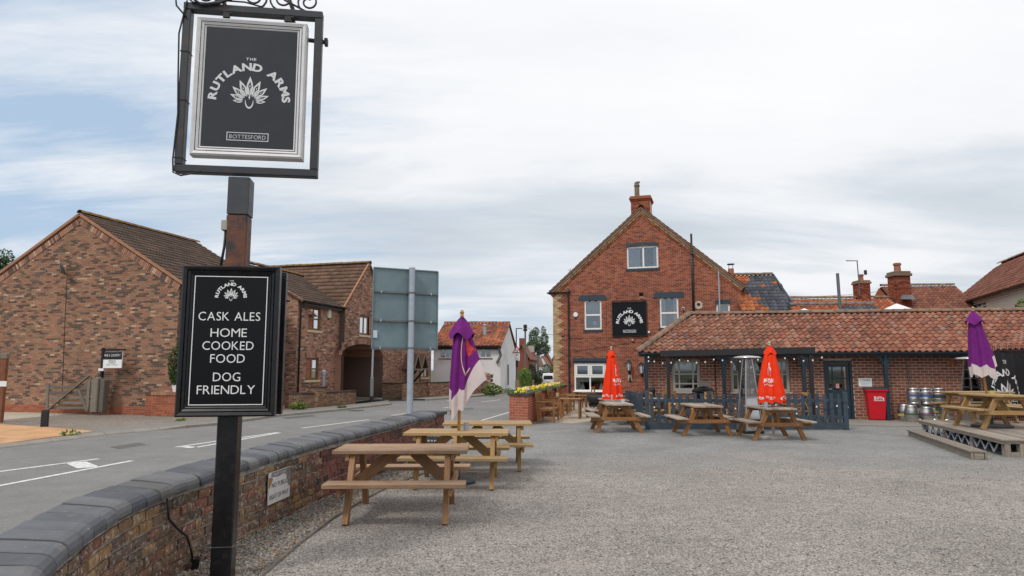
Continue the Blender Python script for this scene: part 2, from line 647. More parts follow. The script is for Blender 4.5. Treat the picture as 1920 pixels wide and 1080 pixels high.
def tilemat(name, pal, lichen=None, var=.25):
    t = NT(name)
    p = t.pos()
    c = t.ramp(t.rnd(), pal, True)
    c = t.vary(c, p, 22, var, 5)
    c = t.vary(c, p, .7, .18, 3)
    for (sc, lo, hi, amt, lc) in (lichen or []):
        c = t.mix(t.math('MULTIPLY', t.ramp(t.noise(p, sc, 7, .7), [(lo, 0.), (hi, 1.)]), amt), c, lc)
    t.bump(t.noise(p, 60, 4), .3, .005)
    return t.out(c, .88, 0, .3)


T_PAN = tilemat('orange_pantile', pg([(0, (.44, .15, .082)), (.15, (.50, .19, .108)), (.34, (.40, .13, .075)), (.5, (.47, .21, .135)), (.62, (.35, .12, .075)),
                                   (.74, (.53, .235, .15)), (.86, (.30, .12, .08)), (.95, (.40, .25, .19))], .76, .13, .12),
                [(14, .60, .74, .55, (.40, .34, .26)), (3, .56, .75, .5, (.15, .095, .07)), (26, .64, .72, .5, (.55, .50, .40))])
T_PANW = tilemat('weathered_eaves_pantile', [(0, (.26, .115, .075)), (.2, (.32, .15, .10)), (.42, (.22, .10, .068)), (.6, (.36, .19, .13)), (.76, (.28, .13, .085)), (.9, (.19, .10, .075))],
                 [(14, .56, .70, .6, (.38, .32, .25)), (3, .5, .7, .5, (.13, .09, .07)), (26, .62, .70, .5, (.55, .50, .40))])
T_FAR = tilemat('deep_orange_pantile', pg([(0, (.47, .13, .052)), (.25, (.52, .16, .068)), (.5, (.40, .11, .05)), (.75, (.56, .20, .09)), (.92, (.30, .10, .05))], .82, .08),
                [(6, .58, .75, .5, (.20, .12, .08))])
T_BROWNP = tilemat('weathered_pantile', pg([(0, (.30, .115, .075)), (.25, (.36, .14, .09)), (.5, (.26, .095, .065)), (.75, (.33, .15, .10)), (.9, (.20, .09, .065))], .8, .05),
                   [(12, .58, .74, .5, (.33, .27, .21))])
T_SLATE = tilemat('black_pantile', [(0, (.085, .092, .108)), (.3, (.105, .112, .13)), (.6, (.068, .074, .09)), (.85, (.125, .13, .145))], [(5, .62, .8, .4, (.15, .14, .12))])
T_ORSL = tilemat('bright_orange_pantile', [(0, (.42, .135, .055)), (.4, (.36, .11, .048)), (.7, (.48, .17, .07))], [(5, .6, .8, .3, (.2, .12, .08))])
T_CONC = tilemat('brown_concrete_tile', pg([(0, (.098, .068, .052)), (.3, (.118, .080, .062)), (.6, (.085, .060, .048)), (.85, (.13, .085, .062))], 1.25, .1),
                 [(5, .6, .78, .5, (.16, .11, .06))])
T_CONC2 = tilemat('russet_concrete_tile', pg([(0, (.155, .085, .055)), (.3, (.185, .10, .062)), (.6, (.135, .075, .05)), (.85, (.20, .115, .07))], 1.05, .15),
                  [(3, .55, .75, .6, (.25, .15, .05))])
T_RIDGEM = tilemat('ridge_tile_lichen', [(0, (.26, .15, .10)), (.4, (.21, .14, .10)), (.75, (.30, .18, .12))], [(8, .5, .65, .8, (.20, .18, .13)), (20, .58, .7, .6, (.42, .38, .28))])
T_RIDGEY = tilemat('ridge_tile_moss', [(0, (.22, .13, .07)), (.5, (.18, .115, .065))], [(7, .45, .65, .8, (.32, .19, .04))])


# ---- brick walls
def clip_poly(sub, poly):
    """Sutherland-Hodgman against a convex counter-clockwise polygon"""
    out = sub
    n = len(poly)
    for i in range(n):
        (ax, ay), (bx, by) = poly[i], poly[(i + 1) % n]
        src, out = out, []
        if not src:
            return []
        for k in range(len(src)):
            p, q = src[k], src[(k + 1) % len(src)]
            dp = (bx - ax) * (p[1] - ay) - (by - ay) * (p[0] - ax)
            dq = (bx - ax) * (q[1] - ay) - (by - ay) * (q[0] - ax)
            if dp >= 0:
                out.append(p)
            if (dp >= 0) != (dq >= 0):
                f = dp / (dp - dq)
                out.append((p[0] + f * (q[0] - p[0]), p[1] + f * (q[1] - p[1])))
    return out


class Wall:
    def __init__(s, O, u):
        s.O, s.u = V(O), V(u).normalized()
        s.n = s.u.cross(V((0, 0, 1)))

    def P(s, a, z, d=0.0):
        return s.O + s.u * a + V((0, 0, z)) + s.n * d

    def az(s, px, py):
        d = ray(px, py)
        e = V((0, 0, EYE))
        t = (s.O - e).dot(s.n) / d.dot(s.n)
        p = e + d * t - s.O
        return p.dot(s.u), p.z

    def rect(s, x0, y0, x1, y1):
        q = [s.az(x, y) for x in (x0, x1) for y in (y0, y1)]
        return ((q[0][0] + q[1][0]) / 2, (q[2][0] + q[3][0]) / 2, (q[1][1] + q[3][1]) / 2, (q[0][1] + q[2][1]) / 2)

    def slab(s, mb, a0, a1, z0, z1, d0, d1):
        """box on the wall between depths d0 (back) and d1 (front)"""
        ps = [s.P(a, z, d) for d in (d0, d1) for z in (z0, z1) for a in (a0, a1)]
        return mb.add(ps, [(0, 1, 3, 2), (4, 6, 7, 5), (0, 4, 5, 1), (2, 3, 7, 6), (0, 2, 6, 4), (1, 5, 7, 3)])

    def frame3(s):
        return Matrix((s.u, s.n, V((0, 0, 1)))).transposed()


_unit = {}


def unit_brick(mat):
    if mat.name not in _unit:
        _unit[mat.name] = mesh(MB().box((0, 0, 0), (1, 1, 1)), 'brick', mat)
    return _unit[mat.name]


def brickwall(root, W, poly, holes, brick, mort, bl=.215, bh=.065, j=.010, proud=.006, nparts=0, wall_name='wall', reveal=.12,
              jit=.0, inside=None, zlo=None, special=None, seed=1, revealmat=None, sub='brick'):
    rr = random.Random(seed)
    poly = [tuple(p) for p in poly]
    amin, amax = min(p[0] for p in poly), max(p[0] for p in poly)
    zmin, zmax = min(p[1] for p in poly), max(p[1] for p in poly)
    xs = sorted({amin, amax, *[h[0] for h in holes], *[h[1] for h in holes]})
    zs = sorted({zmin, zmax, *[h[2] for h in holes], *[h[3] for h in holes]})
    mb = MB()
    for i in range(len(xs) - 1):
        for k in range(len(zs) - 1):
            ca, cz = (xs[i] + xs[i + 1]) / 2, (zs[k] + zs[k + 1]) / 2
            if any(h[0] < ca < h[1] and h[2] < cz < h[3] for h in holes):
                continue
            q = clip_poly([(xs[i], zs[k]), (xs[i + 1], zs[k]), (xs[i + 1], zs[k + 1]), (xs[i], zs[k + 1])], poly)
            if len(q) >= 3:
                mb.poly([W.P(a, z) for a, z in q])
    wall = ob(wall_name, mb, mort, root)
    rv = MB()
    for (a0, a1, z0, z1) in holes:
        q = [(a0, z0), (a1, z0), (a1, z1), (a0, z1)]
        for k in range(4):
            p, r = q[k], q[(k + 1) % 4]
            rv.poly([W.P(p[0], p[1], proud * .9), W.P(r[0], r[1], proud * .9), W.P(r[0], r[1], -reveal), W.P(p[0], p[1], -reveal)])
    if holes and reveal:
        ob('reveal', rv, revealmat or brick, root)
    full, rest = [], {}
    row = 0
    z = zmin + j / 2
    while z < zmax:
        zt = min(z + bh, zmax)
        a = amin - (bl + j) * (.5 if row % 2 else 0) + j / 2
        while a < amax:
            b = a + bl
            spans = [(max(a, amin), min(b, amax))]
            for (h0, h1, g0, g1) in holes:
                if zt <= g0 + .02 or z >= g1 - .02:
                    continue
                ns = []
                for (p, q) in spans:
                    if q <= h0 or p >= h1:
                        ns.append((p, q))
                    else:
                        if h0 - p > .03:
                            ns.append((p, h0))
                        if q - h1 > .03:
                            ns.append((h1, q))
                spans = ns
            for (p, q) in spans:
                if q - p < .03:
                    continue
                if inside and not inside((p + q) / 2, (z + zt) / 2):
                    continue
                m = special(p, q, (z + zt) / 2, row) if special else brick
                if m is None:
                    continue
                dz, dd = (rr.uniform(-jit, jit), rr.uniform(-jit, jit)) if jit else (0, 0)
                r4 = [(p, z + dz), (q, z + dz), (q, zt + dz), (p, zt + dz)]
                c4 = clip_poly(r4, poly)
                if len(c4) < 3:
                    continue
                if q - p > bl * .98 and len(c4) == 4 and m is brick and nparts and abs(c4[0][1] - r4[0][1]) + abs(c4[2][1] - r4[2][1]) + abs(c4[0][0] - p) < 1e-4:
                    x, y = proj(W.P((p + q) / 2, z))
                    if 0 < x < 1920 and 0 < y < 1080:
                        full.append(((W.P((p + q) / 2, z) - V((0, 0, EYE))).length, p, q, z + dz, zt + dz, dd))
                        continue
                rest.setdefault(m.name, (m, []))[1].append((c4, dd))
            a += bl + j
        z += bh + j
        row += 1
    full.sort()
    for t in full[nparts:]:
        rest.setdefault(brick.name, (brick, []))[1].append(([(t[1], t[3]), (t[2], t[3]), (t[2], t[4]), (t[1], t[4])], t[5]))
    fr = W.frame3()
    for t in full[:nparts]:
        d0, d1 = -.03, proud + t[5]
        c = W.P((t[1] + t[2]) / 2, (t[3] + t[4]) / 2, (d0 + d1) / 2)
        M = Matrix.Translation(c) @ fr.to_4x4() @ Matrix.Diagonal((t[2] - t[1], d1 - d0, t[4] - t[3], 1))
        link('brick', unit_brick(brick), root, M)
    for m, lst in rest.values():
        mb = MB()
        for c4, dd in lst:
            n = len(c4)
            vs = [W.P(a, z, proud + dd) for a, z in c4] + [W.P(a, z, -.002) for a, z in c4]
            mb.add(vs, [tuple(range(n))] + [(i, n + i, n + (i + 1) % n, (i + 1) % n) for i in range(n)])
        o = ob('brick', mb, m, root)
        o['kind'] = 'stuff'
    return wall


def soldiers(root, W, a0, a1, z0, h, mat, rise=0.0, n=None, proud=.012, name='brick_arch'):
    """a row of upright bricks over an opening, flat or cambered"""
    n = n or max(3, round((a1 - a0) / .078))
    mb = MB()
    for i in range(n):
        f0, f1 = (i + .06) / n, (i + .94) / n
        q = []
        for f, hh in ((f0, 0), (f1, 0), (f1, h), (f0, h)):
            a = a0 + (a1 - a0) * f + (f - .5) * (.10 if hh else 0)
            q.append((a, z0 + rise * (1 - (2 * f - 1) ** 2) + hh))
        mb.prism([W.P(a, z, -.03) for a, z in q], W.n * (.03 + proud))
    return ob(name, mb, mat, root)


def window(root, W, rect, fm, vs=(), hs=(), fw=.055, inset=.05, sill=None, lintel=None, curtain=None, glass=None, depth=.5, blind=None, name='window', bar=None, label=None, sash=None):
    a0, a1, z0, z1 = rect
    mb = MB()
    d0, d1 = -inset - .05, -inset
    W.slab(mb, a0, a0 + fw, z0, z1, d0, d1)
    W.slab(mb, a1 - fw, a1, z0, z1, d0, d1)
    W.slab(mb, a0 + fw, a1 - fw, z0, z0 + fw, d0, d1)
    W.slab(mb, a0 + fw, a1 - fw, z1 - fw, z1, d0, d1)
    bw = bar or fw
    av = [a0 + fw] + [a0 + (a1 - a0) * v for v in vs] + [a1 - fw]
    zv = [z0 + fw] + [z0 + (z1 - z0) * h for h in hs] + [z1 - fw]
    for v in av[1:-1]:
        W.slab(mb, v - bw / 2, v + bw / 2, z0 + fw, z1 - fw, d0 + .002, d1 - .003)
    for h in zv[1:-1]:
        W.slab(mb, a0 + fw, a1 - fw, h - bw / 2, h + bw / 2, d0 + .005, d1 - .006)
    w = ob(name, mb, fm, root, bevel=.004)
    if label:
        w['label'] = label
    for i in range(len(av) - 1):
        for k in range(len(zv) - 1):
            g = MB()
            e0 = bw / 2 if i else 0
            e1 = bw / 2 if i < len(av) - 2 else 0
            f0 = bw / 2 if k else 0
            f1 = bw / 2 if k < len(zv) - 2 else 0
            W.slab(g, av[i] + e0, av[i + 1] - e1, zv[k] + f0, zv[k + 1] - f1, d0 + .018, d0 + .024)
            ob('pane', g, glass or GLASS, w)
    r = MB()
    q = [(a0, z0), (a1, z0), (a1, z1), (a0, z1)]
    r.poly([W.P(a, z, -depth) for a, z in q])
    for k in range(4):
        p, t = q[k], q[(k + 1) % 4]
        r.poly([W.P(*p, d0 + .004), W.P(*t, d0 + .004), W.P(*t, -depth), W.P(*p, -depth)])
    ob('room_shade', r, DARKROOM, w)  # shallow box coloured as the shade of the room behind
    if sill:
        m, h, ext, prj = sill
        s = MB()
        W.slab(s, a0 - ext, a1 + ext, z0 - h, z0, -inset, prj)
        ob('sill', s, m, w, bevel=.006)
    if curtain:
        for (c0, c1, cm) in curtain:
            s = MB()
            n = 14
            A0, A1 = a0 + (a1 - a0) * c0, a0 + (a1 - a0) * c1
            vs_, fs = [], []
            for i in range(n + 1):
                a = A0 + (A1 - A0) * i / n
                dd = d0 - .09 + .022 * math.sin(i * 2.4)
                vs_ += [W.P(a, z0 + .01, dd), W.P(a, z1 - .01, dd)]
            fs = [(2 * i, 2 * i + 2, 2 * i + 3, 2 * i + 1) for i in range(n)]
            ob('curtain', s.add(vs_, fs), cm, w, smooth=True)
    if blind:
        s = MB()
        W.slab(s, a0 + fw, a1 - fw, z0 + (z1 - z0) * blind[0], z1 - fw, d0 - .07, d0 - .06)
        ob('blind', s, blind[1], w)
    return w


# ---- tiled roofs
PROF = {
    'pan': [(t / 8, .030 * math.cos(2 * PI * t / 8 + .5)) for t in range(9)],
    'roman': [(0, .0), (.06, .022), (.16, .022), (.22, 0), (.5, .0), (.56, .022), (.66, .022), (.72, 0), (1, .0)],
}


def tile_mesh(mat, kind, tw, gauge, thick=.02, tilt=.028):
    p = PROF[kind]
    n = len(p)
    L = gauge * 1.12
    vs = [V(((t - .5) * tw, 0, h + tilt)) for t, h in p] + [V(((t - .5) * tw, L, h + .002)) for t, h in p] + [V(((t - .5) * tw, 0, h + tilt - thick)) for t, h in p]
    fs = [(i, i + 1, n + i + 1, n + i) for i in range(n - 1)] + [(2 * n + i, 2 * n + i + 1, i + 1, i) for i in range(n - 1)]
    return MB().add(vs, fs)


def tile_roof(root, O, u, w, L, S, tw, gauge, mat, kind='pan', nparts=0, clip=None, deck=True, pick=None, deckpoly=None, seed=3, jit=1.0, thick=.02, tilt=.028):
    """O eave corner; u along the eave, w up the slope"""
    rr = random.Random(seed)
    O, u, w = V(O), V(u).normalized(), V(w).normalized()
    n = u.cross(w)
    fr = Matrix((u, w, n)).transposed()
    t0 = tile_mesh(mat, kind, tw, gauge, thick, tilt)
    if deck:
        dp = deckpoly or [(0, 0), (L, 0), (L, S), (0, S)]
        ob('roof_deck', MB().poly([O + u * a + w * b - n * .03 for a, b in dp]), T_RIDGEM, root)
    tiles = []
    for r in range(int(S / gauge + .3)):
        for c in range(int(L / tw + .3)):
            a, s = (c + .5) * tw, r * gauge
            if clip and not clip(a, s + gauge / 2):
                continue
            m = pick(a, s, rr) if pick else mat
            p = O + u * a + w * s
            x, y = proj(p)
            vis = 0 < x < 1920 and 0 < y < 1080
            T = Matrix.Translation(p + n * rr.uniform(-.003, .004) * jit) @ fr.to_4x4() @ Matrix.Rotation(rr.uniform(-.018, .018) * jit, 4, 'Z') @ Matrix.Rotation(rr.uniform(-.012, .012) * jit, 4, 'X')
            tiles.append((not vis, (p - V((0, 0, EYE))).length, len(tiles), T, m))
    tiles.sort(key=lambda t: t[:3])
    mes = {}
    for t in tiles[:nparts]:
        if t[4].name not in mes:
            mes[t[4].name] = mesh(t0, 'roof_tile', t[4], True)
        link('roof_tile', mes[t[4].name], root, t[3])
    rest = {}
    for t in tiles[nparts:]:
        rest.setdefault(t[4].name, (t[4], MB()))[1].add([t[3] @ v for v in map(V, t0.v)], t0.f)
    for m, mb in rest.values():
        o = ob('roof_tile', mb, m, root, smooth=True)
        if len(tiles) > 40:
            o['kind'] = 'stuff'


def ridge_tiles(root, p0, p1, r=.12, step=.32, mat=None, name='ridge_tile', nparts=80, seed=5):
    rr = random.Random(seed)
    p0, p1 = V(p0), V(p1)
    n = max(1, round((p1 - p0).length / step))
    d = (p1 - p0) / n
    fr = frame(d)
    k = 7
    vs = []
    L = d.length * 1.03
    for x, q in ((-L / 2, r * 1.06), (L / 2, r)):
        for ww in (0, .02):
            for i in range(k):
                a = PI * (i / (k - 1))
                vs.append(V((x, (q - ww) * math.cos(a), (q - ww) * math.sin(a) * .85)))
    fs = [(i, i + 1, 2 * k + i + 1, 2 * k + i) for i in range(k - 1)] + [(k + i, k + i + 1, i + 1, i) for i in range(k - 1)] + [(2 * k + i, 2 * k + i + 1, 3 * k + i + 1, 3 * k + i) for i in range(k - 1)]
    me = mesh(MB().add(vs, fs), name, mat or T_RIDGEM, True)
    for i in range(n):
        M = Matrix.Translation(p0 + d * (i + .5) + V((0, 0, rr.uniform(-.006, .008)))) @ (fr @ Matrix.Rotation(rr.uniform(-.02, .02), 3, 'Z')).to_4x4()
        link(name, me, root, M)


def gutter(root, p0, p1, mat, r=.055, name='gutter'):
    p0, p1 = V(p0), V(p1)
    fr = frame(p1 - p0)
    L = (p1 - p0).length
    k = 7
    vs = [p0 + fr @ V((x, r * math.cos(PI + PI * i / (k - 1)), r * math.sin(PI + PI * i / (k - 1)))) for x in (0, L) for i in range(k)]
    mb = MB().add(vs, [(i, i + 1, k + i + 1, k + i) for i in range(k - 1)])
    mb.add([vs[0], vs[k - 1], vs[2 * k - 1], vs[k]], [(0, 1, 2, 3)])
    return ob(name, mb, mat, root)


def shell(root, name, pts, mat):
    """closed wall panels given as list of polygons"""
    mb = MB()
    for p in pts:
        mb.poly(p)
    return ob(name, mb, mat, root)


# ---- lettering
_tx = {}


def glyphs(s, bold=0.0):
    """outline of a string in the built-in face, unit cap height ~0.7; cached"""
    k = (s, bold)
    if k not in _tx:
        cu = bpy.data.curves.new('lettering', 'FONT')
        cu.body = s
        cu.offset = bold
        cu.resolution_u = 3
        o = bpy.data.objects.new('lettering', cu)
        col.objects.link(o)
        dg = bpy.context.evaluated_depsgraph_get()
        me = bpy.data.meshes.new_from_object(o.evaluated_get(dg))
        vs = [(v.co.x, v.co.y) for v in me.vertices]
        fs = [tuple(p.vertices) for p in me.polygons]
        bpy.data.objects.remove(o)
        bpy.data.curves.remove(cu)
        bpy.data.meshes.remove(me)
        _tx[k] = (vs, fs)
    return _tx[k]


def text(mb, s, fn, cx, y, h, bold=0.0, sx=1.0, width=None, space=0.0):
    """add centred text; fn(x, y) -> 3D point; h = cap height"""
    k = h / .7
    pen = 0
    chunks = []
    for ch in s:
        if ch == ' ':
            pen += .32 * k * sx
            continue
        vs, fs = glyphs(ch, bold)
        x0, x1 = min(v[0] for v in vs), max(v[0] for v in vs)
        chunks.append((pen - x0 * k * sx, vs, fs))
        pen += (x1 - x0) * k * sx + .11 * k * sx + space * h
    tot = pen - .11 * k * sx - space * h
    f = (width / tot) if width else 1
    for off, vs, fs in chunks:
        mb.add([fn(cx + (off + v[0] * k * sx - tot / 2) * f, y + v[1] * k) for v in vs], fs)
    return mb


def arc_text(mb, s, fn, cx, cy, r, h, a0, a1, bold=0.02, sx=1.15, sy=1.0):
    k = h / .7
    ws = []
    for ch in s:
        if ch == ' ':
            ws.append(.40 * k * sx)
        else:
            vs, _ = glyphs(ch, bold)
            ws.append((max(v[0] for v in vs) - min(v[0] for v in vs)) * k * sx)
    gap = (abs(a1 - a0) * (r + h * .4) - sum(ws)) / max(1, len(s) - 1)
    pos = 0
    for ch, w in zip(s, ws):
        if ch != ' ':
            vs, fs = glyphs(ch, bold)
            x0 = min(v[0] for v in vs)
            ang = a0 + (a1 - a0) * ((pos + w / 2) / (abs(a1 - a0) * (r + h * .4)))
            e = (math.cos(ang), math.sin(ang))
            t = (e[1], -e[0])
            P = []
            for v in vs:
                lx, ly = (v[0] - x0) * k * sx - w / 2, v[1] * k
                P.append(fn(cx + e[0] * (r + ly) + t[0] * lx, cy + (e[1] * (r + ly) + t[1] * lx) * sy))
            mb.add(P, fs)
        pos += w + gap
    return mb


def bird_emblem(mb, fn, cx, cy, s):
    """fan of nine feathers with eyes above a cup shape; s = overall half-height"""
    for k, (deg, ln, wd) in enumerate([(90, 1.28, .19), (66, 1.14, .185), (114, 1.14, .185), (43, 1.03, .17), (137, 1.03, .17), (22, .86, .14), (158, .86, .14), (4, .60, .10), (176, .60, .10)]):
        a = math.radians(deg)
        e, t = V((math.cos(a), math.sin(a))), V((-math.sin(a), math.cos(a)))
        b = V((cx, cy)) + V((0, -.18 * s)) + e * .34 * s

        def pt(f, g):
            return b + e * (ln * s * f * .92) + t * (g * s)
        N = 8
        sh = lambda f: wd * math.sin(PI * min(1, f ** .85)) * (1.05 - .2 * f)
        L = [pt(i / N, sh(i / N)) for i in range(N + 1)]
        Rr = [pt(i / N, -sh(i / N)) for i in range(N + 1)]
        eye = lambda f: max(0.0, wd * .52 * math.sin(PI * (f - .34) / .34)) if .34 < f < .68 else 0.0
        for i in range(N):
            f0, f1 = i / N, (i + 1) / N
            for sg, side in ((1, L), (-1, Rr)):
                q = [side[i], side[i + 1], pt(f1, sg * max(eye(f1), .012 if f1 < .34 else 0)), pt(f0, sg * max(eye(f0), .012 if f0 < .34 else 0))]
                q = q if sg < 0 else q[::-1]
                mb.poly([fn(p.x, p.y) for p in q])
        pu = [pt(.44, 0), pt(.51, wd * .2), pt(.58, 0), pt(.51, -wd * .2)]
        mb.poly([fn(p.x, p.y) for p in pu[::-1]])
    N = 14
    for i in range(N):
        q = []
        for f, d in ((i, 1), (i + 1, 1), (i + 1, 0), (i, 0)):
            a = PI - .35 + (PI + .7) * f / N
            w = .085 * math.sin(PI * f / N) ** .6 * (1 - d)
            q.append(fn(cx + (.23 - w) * s * math.cos(a), cy - .16 * s + (.40 - w * 1.2) * s * math.sin(a)))
        mb.poly(q)
    q = [(-.05, .22), (0, .06), (.05, .22), (0, .36)]
    mb.poly([fn(cx + x * s, cy + y * s - .1 * s) for x, y in q])


def pub_logo(mb, fn, cx, cy, r, h, town=None, sy=1.0, the=True):
    arc_text(mb, 'RUTLAND ARMS', fn, cx, cy, r, h, math.radians(180), math.radians(0), .042, 1.25, sy)
    if the:
        text(mb, 'THE', fn, cx, cy + (r + h * 1.42) * sy, h * .36, .02, 1.3, space=.1)
    bird_emblem(mb, fn, cx, cy + .06 * r * sy, r * .56)


def strip_rect(mb, fn, x0, x1, y0, y1, w):
    for (a, b, c, d) in ((x0, x1, y0, y0 + w), (x0, x1, y1 - w, y1), (x0, x0 + w, y0 + w, y1 - w), (x1 - w, x1, y0 + w, y1 - w)):
        mb.poly([fn(a, c), fn(b, c), fn(b, d), fn(a, d)])


# ---- foliage
def leaf_cloud(blobs, n, size, rr, up=.3, flat=.9):
    """leaf-sized quads through the volume of overlapping blobs (centre, radii)"""
    mb = MB()
    w = [b[1][0] * b[1][1] * b[1][2] for b in blobs]
    for _ in range(n):
        c, r = rr.choices(blobs, w)[0]
        while True:
            d = V((rr.uniform(-1, 1), rr.uniform(-1, 1), rr.uniform(-1, 1)))
            if .25 < d.length < 1:
                break
        d *= (.75 + .25 * rr.random()) / max(.55, d.length) if rr.random() < .6 else 1
        p = V(c) + V((d.x * r[0], d.y * r[1], d.z * r[2]))
        s = size * rr.uniform(.55, 1.3)
        a = V((rr.gauss(0, 1), rr.gauss(0, 1), rr.gauss(0, .6))).normalized()
        b = a.cross(V((rr.gauss(0, 1), rr.gauss(0, 1), rr.gauss(up, 1)))).normalized()
        mb.add([p - a * s, p + b * s * .45, p + a * s, p - b * s * .45], [(0, 1, 2, 3)])
    return mb


def leafmat(name, cols):
    t = NT(name)
    c = t.ramp(t.rnd(), [(i / len(cols), k) for i, k in enumerate(cols)], True)
    c = t.vary(c, t.pos(), .9, .35, 3)
    t.out(c, .65, 0, .3)
    t.b.inputs['Subsurface Weight'].default_value = 0.0
    return t.m


LEAF = leafmat('tree_leaf', [(.045, .085, .03), (.06, .11, .035), (.035, .07, .025), (.08, .13, .045), (.10, .15, .06)])
LEAFBIRCH = leafmat('birch_leaf', [(.10, .15, .07), (.13, .18, .09), (.075, .12, .055), (.16, .20, .11)])
LEAFHEDGE = leafmat('hedge_leaf', [(.16, .24, .04), (.11, .19, .035), (.20, .28, .05), (.08, .14, .03)])
LEAFDARK = leafmat('conifer_leaf', [(.035, .07, .02), (.055, .10, .03), (.10, .13, .035), (.025, .05, .018)])
BARK = plain('bark', (.10, .075, .055), .95, var=.3, scale=12, bump=.6)

# ================================================================== GROUND
def sheet(name, pts, z, mat, kind='structure'):
    o = ob(name, MB().poly([V((p[0], p[1], z)) for p in pts]), mat)
    o['kind'] = kind
    return o


t = NT('far_ground_earth')
t.out(t.vary((.075, .085, .045), t.pos(), .05, .4), .95)
sheet('ground', [(-2500, -2500), (2500, -2500), (2500, 2500), (-2500, 2500)], -1.25, t.m)

# road asphalt
t = NT('road_asphalt')
p = t.pos()
c = t.ramp(t.vor(p, 70), [(0, (.10, .098, .094)), (.5, (.19, .187, .18)), (1, (.31, .30, .29))])
c = t.mix(.55, c, (.195, .193, .187))
c = t.vary(c, p, .3, .16, 5)
c = t.vary(c, p, 2.0, .12, 6)
cr = t.ramp(t.noise(p, 2.1, 8, .7, 1.2, (1, .35, 1)), [(.455, 0.), (.46, 1.), (.465, 0.)])
c = t.mix(t.math('MULTIPLY', cr, .16), c, (.05, .05, .05))
t.bump(t.vor(p, 95, 'Distance'), .35, .006)
ROADM = t.out(c, .85, 0, .35)

WALLPTS = [(-1.30, 1.9), (-1.75, 2.5), (-2.02, 2.95), (-2.24, 3.42), (-2.42, 3.96), (-2.57, 4.5), (-2.66, 5.1), (-2.69, 5.7), (-2.67, 6.3), (-2.63, 6.9), (-2.55, 7.8), (-2.45, 8.9), (-2.27, 10.1), (-2.03, 11.5), (-1.84, 13.0), (-1.50, 14.6)]
KERB = [gp(-500, 905, 0), gp(-200, 866, 0), gp(0, 841, 0), gp(100, 829, 0), gp(200, 816, 0), gp(300, 806.5, 0), gp(400, 798, 0), gp(474, 788.5, 0), gp(525, 781, 0), gp(585, 775.5, 0), gp(640, 770, 0), gp(700, 763, 0), gp(735, 759, 0)]
KERB2 = [gp(800, 751, 0), gp(860, 747, 0), gp(905, 743, 0), gp(945, 738, 0), gp(966, 734, 0)]
road = [(-60, -40), (-16, -10), (-12.6, 5)] + [(k.x - .02, k.y) for k in KERB] + [gp(715, 752)[:2], gp(785, 751)[:2]] + [(k.x, k.y) for k in KERB2] + [(.45, 53), (6, 53), (6, 40), (6, 20), (3, 2), (0, -40)]
sheet('road', road, 0.0, ROADM)

far_l = [(.45, 53, 0), (1.75, 66, -.22), (2.6, 78, -.48), (4.1, 95, -.76), (8.5, 150, -1.1)]
far_r = [(6, 53, 0), (6.4, 66, -.22), (7.0, 78, -.48), (8.2, 95, -.76), (14, 150, -1.1)]
mb = MB()
for i in range(4):
    mb.poly([V(far_l[i]), V(far_r[i]), V(far_r[i + 1]), V(far_l[i + 1])])
    mb.poly([V(far_l[i]) + V((0, 0, .08)), V(far_l[i + 1]) + V((0, 0, .08)), V(far_l[i + 1]) + V((-1.6, 0, .10)), V(far_l[i]) + V((-1.6, 0, .10))])
    mb.poly([V(far_l[i]), V(far_l[i + 1]), V(far_l[i + 1]) + V((0, 0, .08)), V(far_l[i]) + V((0, 0, .08))])
ob('road', mb, ROADM)['kind'] = 'structure'

# yard: tar and chippings, older and paler near the camera, blue-grey tarmac by the fence
t = NT('yard_chippings')
p = t.pos()
nw = t.nd('ShaderNodeVectorMath', operation='ADD')
t.l.new(p, nw.inputs[0])
wv = t.nd('ShaderNodeTexNoise', Scale=30., Detail=2.)
t.l.new(p, wv.inputs['Vector'])
sc = t.nd('ShaderNodeVectorMath', operation='SCALE')
t.l.new(wv.outputs['Color'], sc.inputs[0])
sc.inputs['Scale'].default_value = .02
t.l.new(sc.outputs[0], nw.inputs[1])
v = t.vor(nw.outputs[0], 54)
v2 = t.vor(nw.outputs[0], 95)
chip = t.ramp(v, [(0, (.06, .056, .053)), (.14, (.15, .14, .133)), (.30, (.33, .30, .28)), (.50, (.50, .46, .435)), (.68, (.38, .34, .315)), (.80, (.60, .56, .53)), (.92, (.17, .155, .145)), (1, (.76, .72, .69))])
chip2 = t.ramp(v2, [(0, (.09, .083, .08)), (.4, (.38, .355, .34)), (1, (.68, .645, .62))])
c = t.mix(.28, chip, chip2)
dark = t.ramp(t.vor(nw.outputs[0], 54, 'Distance'), [(.28, 1.), (.62, .38)])
c = t.mix(.8, c, dark, 'MULTIPLY')
c = t.mix(1., c, (1.12, 1.10, 1.075), 'MULTIPLY')
c = t.vary(c, p, .55, .15, 5)
c = t.vary(c, p, 5., .16, 6)
sx = t.nd('ShaderNodeSeparateXYZ')
t.l.new(p, sx.inputs[0])
far = t.math('ADD', t.math('MULTIPLY', sx.outputs[1], .1), t.math('MULTIPLY', t.noise(p, .35, 5, .6, .5, (1, 1.6, 1)), .9))
fm = t.ramp(t.math('SUBTRACT', far, 1.25), [(.30, 0.), (.55, 1.)])
blue = t.ramp(t.vor(p, 85), [(0, (.11, .114, .112)), (.5, (.245, .25, .243)), (1, (.43, .43, .42))])
blue = t.vary(blue, p, .9, .24, 6)
blue = t.vary(blue, p, 9, .12, 5)
c = t.mix(t.math('MULTIPLY', fm, .85), c, blue)
dirt = t.ramp(t.noise(p, .55, 7, .68, .4, (.8, 2.4, 1)), [(.58, 0.), (.68, 1.)])
c = t.mix(t.math('MULTIPLY', dirt, .45), c, (.44, .385, .325))
mud = t.ramp(t.noise(p, .9, 6, .6, .2), [(.60, 0.), (.75, 1.)])
